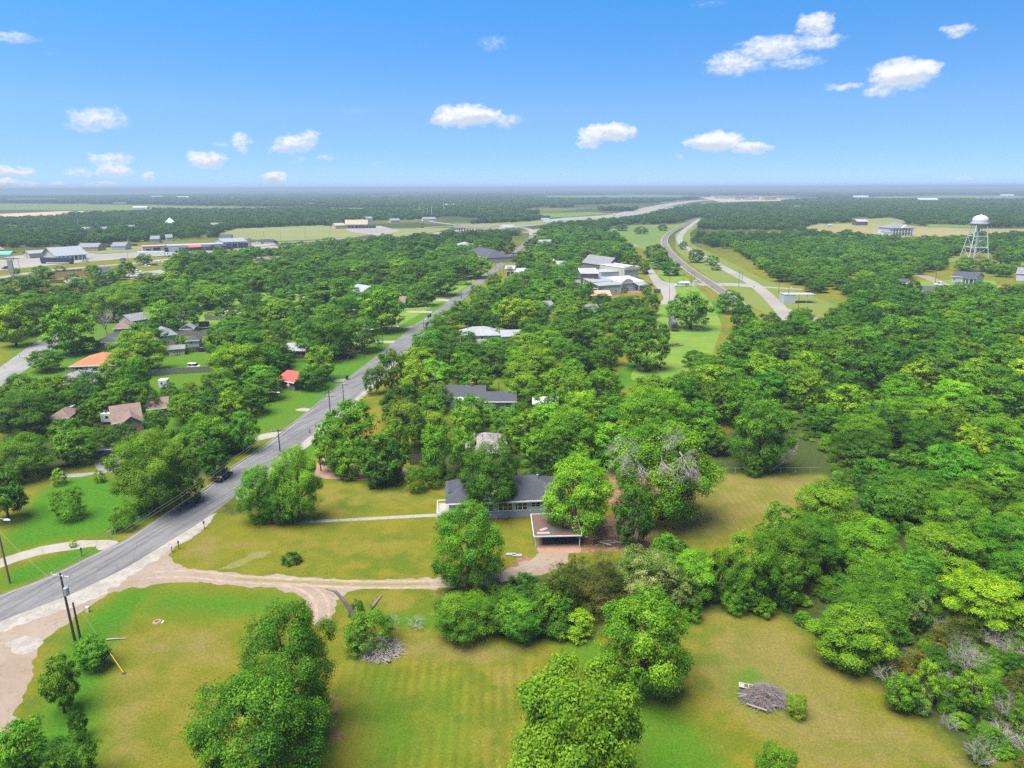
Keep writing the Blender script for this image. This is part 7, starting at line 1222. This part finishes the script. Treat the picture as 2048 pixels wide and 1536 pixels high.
for i in range(46): t = r.random(); a = Vector((3.0 + t * 2.2, 1.5 + t * 1.1, 1.5 + t * 2.2)); b_ = a + Vector((r.uniform(-.9, 1.4), r.uniform(-.8, .8), r.uniform(-.5, 1.6))); q.tube([tuple(a), tuple(b_), tuple(b_ + Vector((r.uniform(-.6, .8), r.uniform(-.5, .5), r.uniform(-.3, .9))))], [.05, .03, .01], 4, False)
q.build('trunk', DEADWOOD, ft_)
# trampoline, play set, dumpster, signs
x, y = G(409, 657); tp = empty('trampoline', (x, y, 0), 0, label='round trampoline with dark safety net on the left lawn', cat='trampoline'); MB().lathe([(0, .8), (2.0, .8), (2.2, .78), (2.25, .7)], 24).build('mat', WHITE, tp); q = MB(); q.lathe([(2.1, .82), (2.1, 2.7)], 24); q.build('net', mat('black_net', (.03, .03, .035), .9, .1), tp)
for k in range(6): a = k * math.pi / 3; MB().tube([(2.15 * math.cos(a), 2.15 * math.sin(a), 0), (2.15 * math.cos(a), 2.15 * math.sin(a), 2.8)], .04, 6).build('leg', STEEL, tp)
x, y = G(1314, 586); dp = empty('dumpster', (x, y, 0), .1, label='dark green dumpster at the town street corner', cat='dumpster'); MB().hull([(-1.6, -1, .1), (1.6, -1, .1), (1.6, 1, .1), (-1.6, 1, .1)], [(-1.8, -1.1, 1.7), (1.8, -1.1, 1.7), (1.8, 1.1, 2.0), (-1.8, 1.1, 2.0)]).build('body', PAINT['green'], dp); MB().hull([(-1.85, -1.15, 1.72), (1.85, -1.15, 1.72), (1.85, 1.15, 2.02), (-1.85, 1.15, 2.02)], [(-1.85, -1.1, 1.8), (1.85, -1.1, 1.8), (1.85, 1.1, 2.1), (-1.85, 1.1, 2.1)]).build('lid', BLACK, dp)
for u, v, w, vt, l, c in [(24, 553, 10, 520, 'tall grey billboard slab at the left highway edge', CONCRETE), (500, 493, 5, 476, 'tall grey sign slab right of the workshop', CONCRETE), (410, 501, 2.5, 493, 'white sign pylon in front of the shop row', WHITE)]:
    x, y = G(u, v); h = height_at(u, v, vt); wm = w * dist_of(x, y) / FPX; r_ = empty('sign_pylon', (x, y, 0), 0, label=l, cat='sign'); MB().box(-wm / 2, wm / 2, 0, .8, h * .25, h).build('panel', c, r_); MB().box(-wm / 3, wm / 3, .1, .7, 0, h * .25 - .003).build('base', CONCRETE, r_)
x, y = G(8, 519); r_ = empty('green_canopy', (x, y, 0), 0, label='green pitched canopy at the left edge of the highway', cat='canopy'); roof_mesh('gx', 14, 10, 4.2, 2.2, .4, 0, -9).build('roof', mat('green_roof', (.05, .38, .27), .6, .1), r_)
for px_ in (-8, -2, 4): MB().box(px_ - .2, px_ + .2, .5, .9, 0, 4.1).build('post', WHITE, r_)
x, y = G(578, 786); sg = empty('road_sign', (x, y, 0), 0, label='diamond road sign left of the two-crossarm pole', cat='sign'); MB().tube([(0, 0, 0), (0, 0, 2.4)], .04, 6).build('post', STEEL, sg); MB().hull([(0, -.05, 1.9), (.5, -.05, 2.4), (0, -.05, 2.9), (-.5, -.05, 2.4)], [(0, -.03, 1.9), (.5, -.03, 2.4), (0, -.03, 2.9), (-.5, -.03, 2.4)]).build('panel', WHITE, sg)
hedge_x, hedge_y = G(925, 570); hg = bpy.data.objects.new('hedge', CR[('shrub', 'mid')][0][0]); COL.objects.link(hg); hg.location = (hedge_x, hedge_y, -.2); hg.scale = (14, 5, 2.4); hg.color = (.7, .85, .7, 1); tag(hg, 'clipped green hedge beside the silver car at the far road', 'hedge')
# ---------------------------------------------------------------- air
hz = MB(); hz.box(-31500, 31500, -600, 31500, -1, 75)
hm = bpy.data.materials.new('haze'); hm.use_nodes = True; hn = hm.node_tree; hn.nodes.clear(); pv = hn.nodes.new('ShaderNodeVolumePrincipled'); ho = hn.nodes.new('ShaderNodeOutputMaterial')
pv.inputs['Color'].default_value = (.35, .44, .56, 1); pv.inputs['Density'].default_value = .00022; pv.inputs['Anisotropy'].default_value = 0.
hn.links.new(pv.outputs[0], ho.inputs['Volume'])
hz.build('haze', hm, kind='stuff', label='thin bluish summer haze over the whole plain')
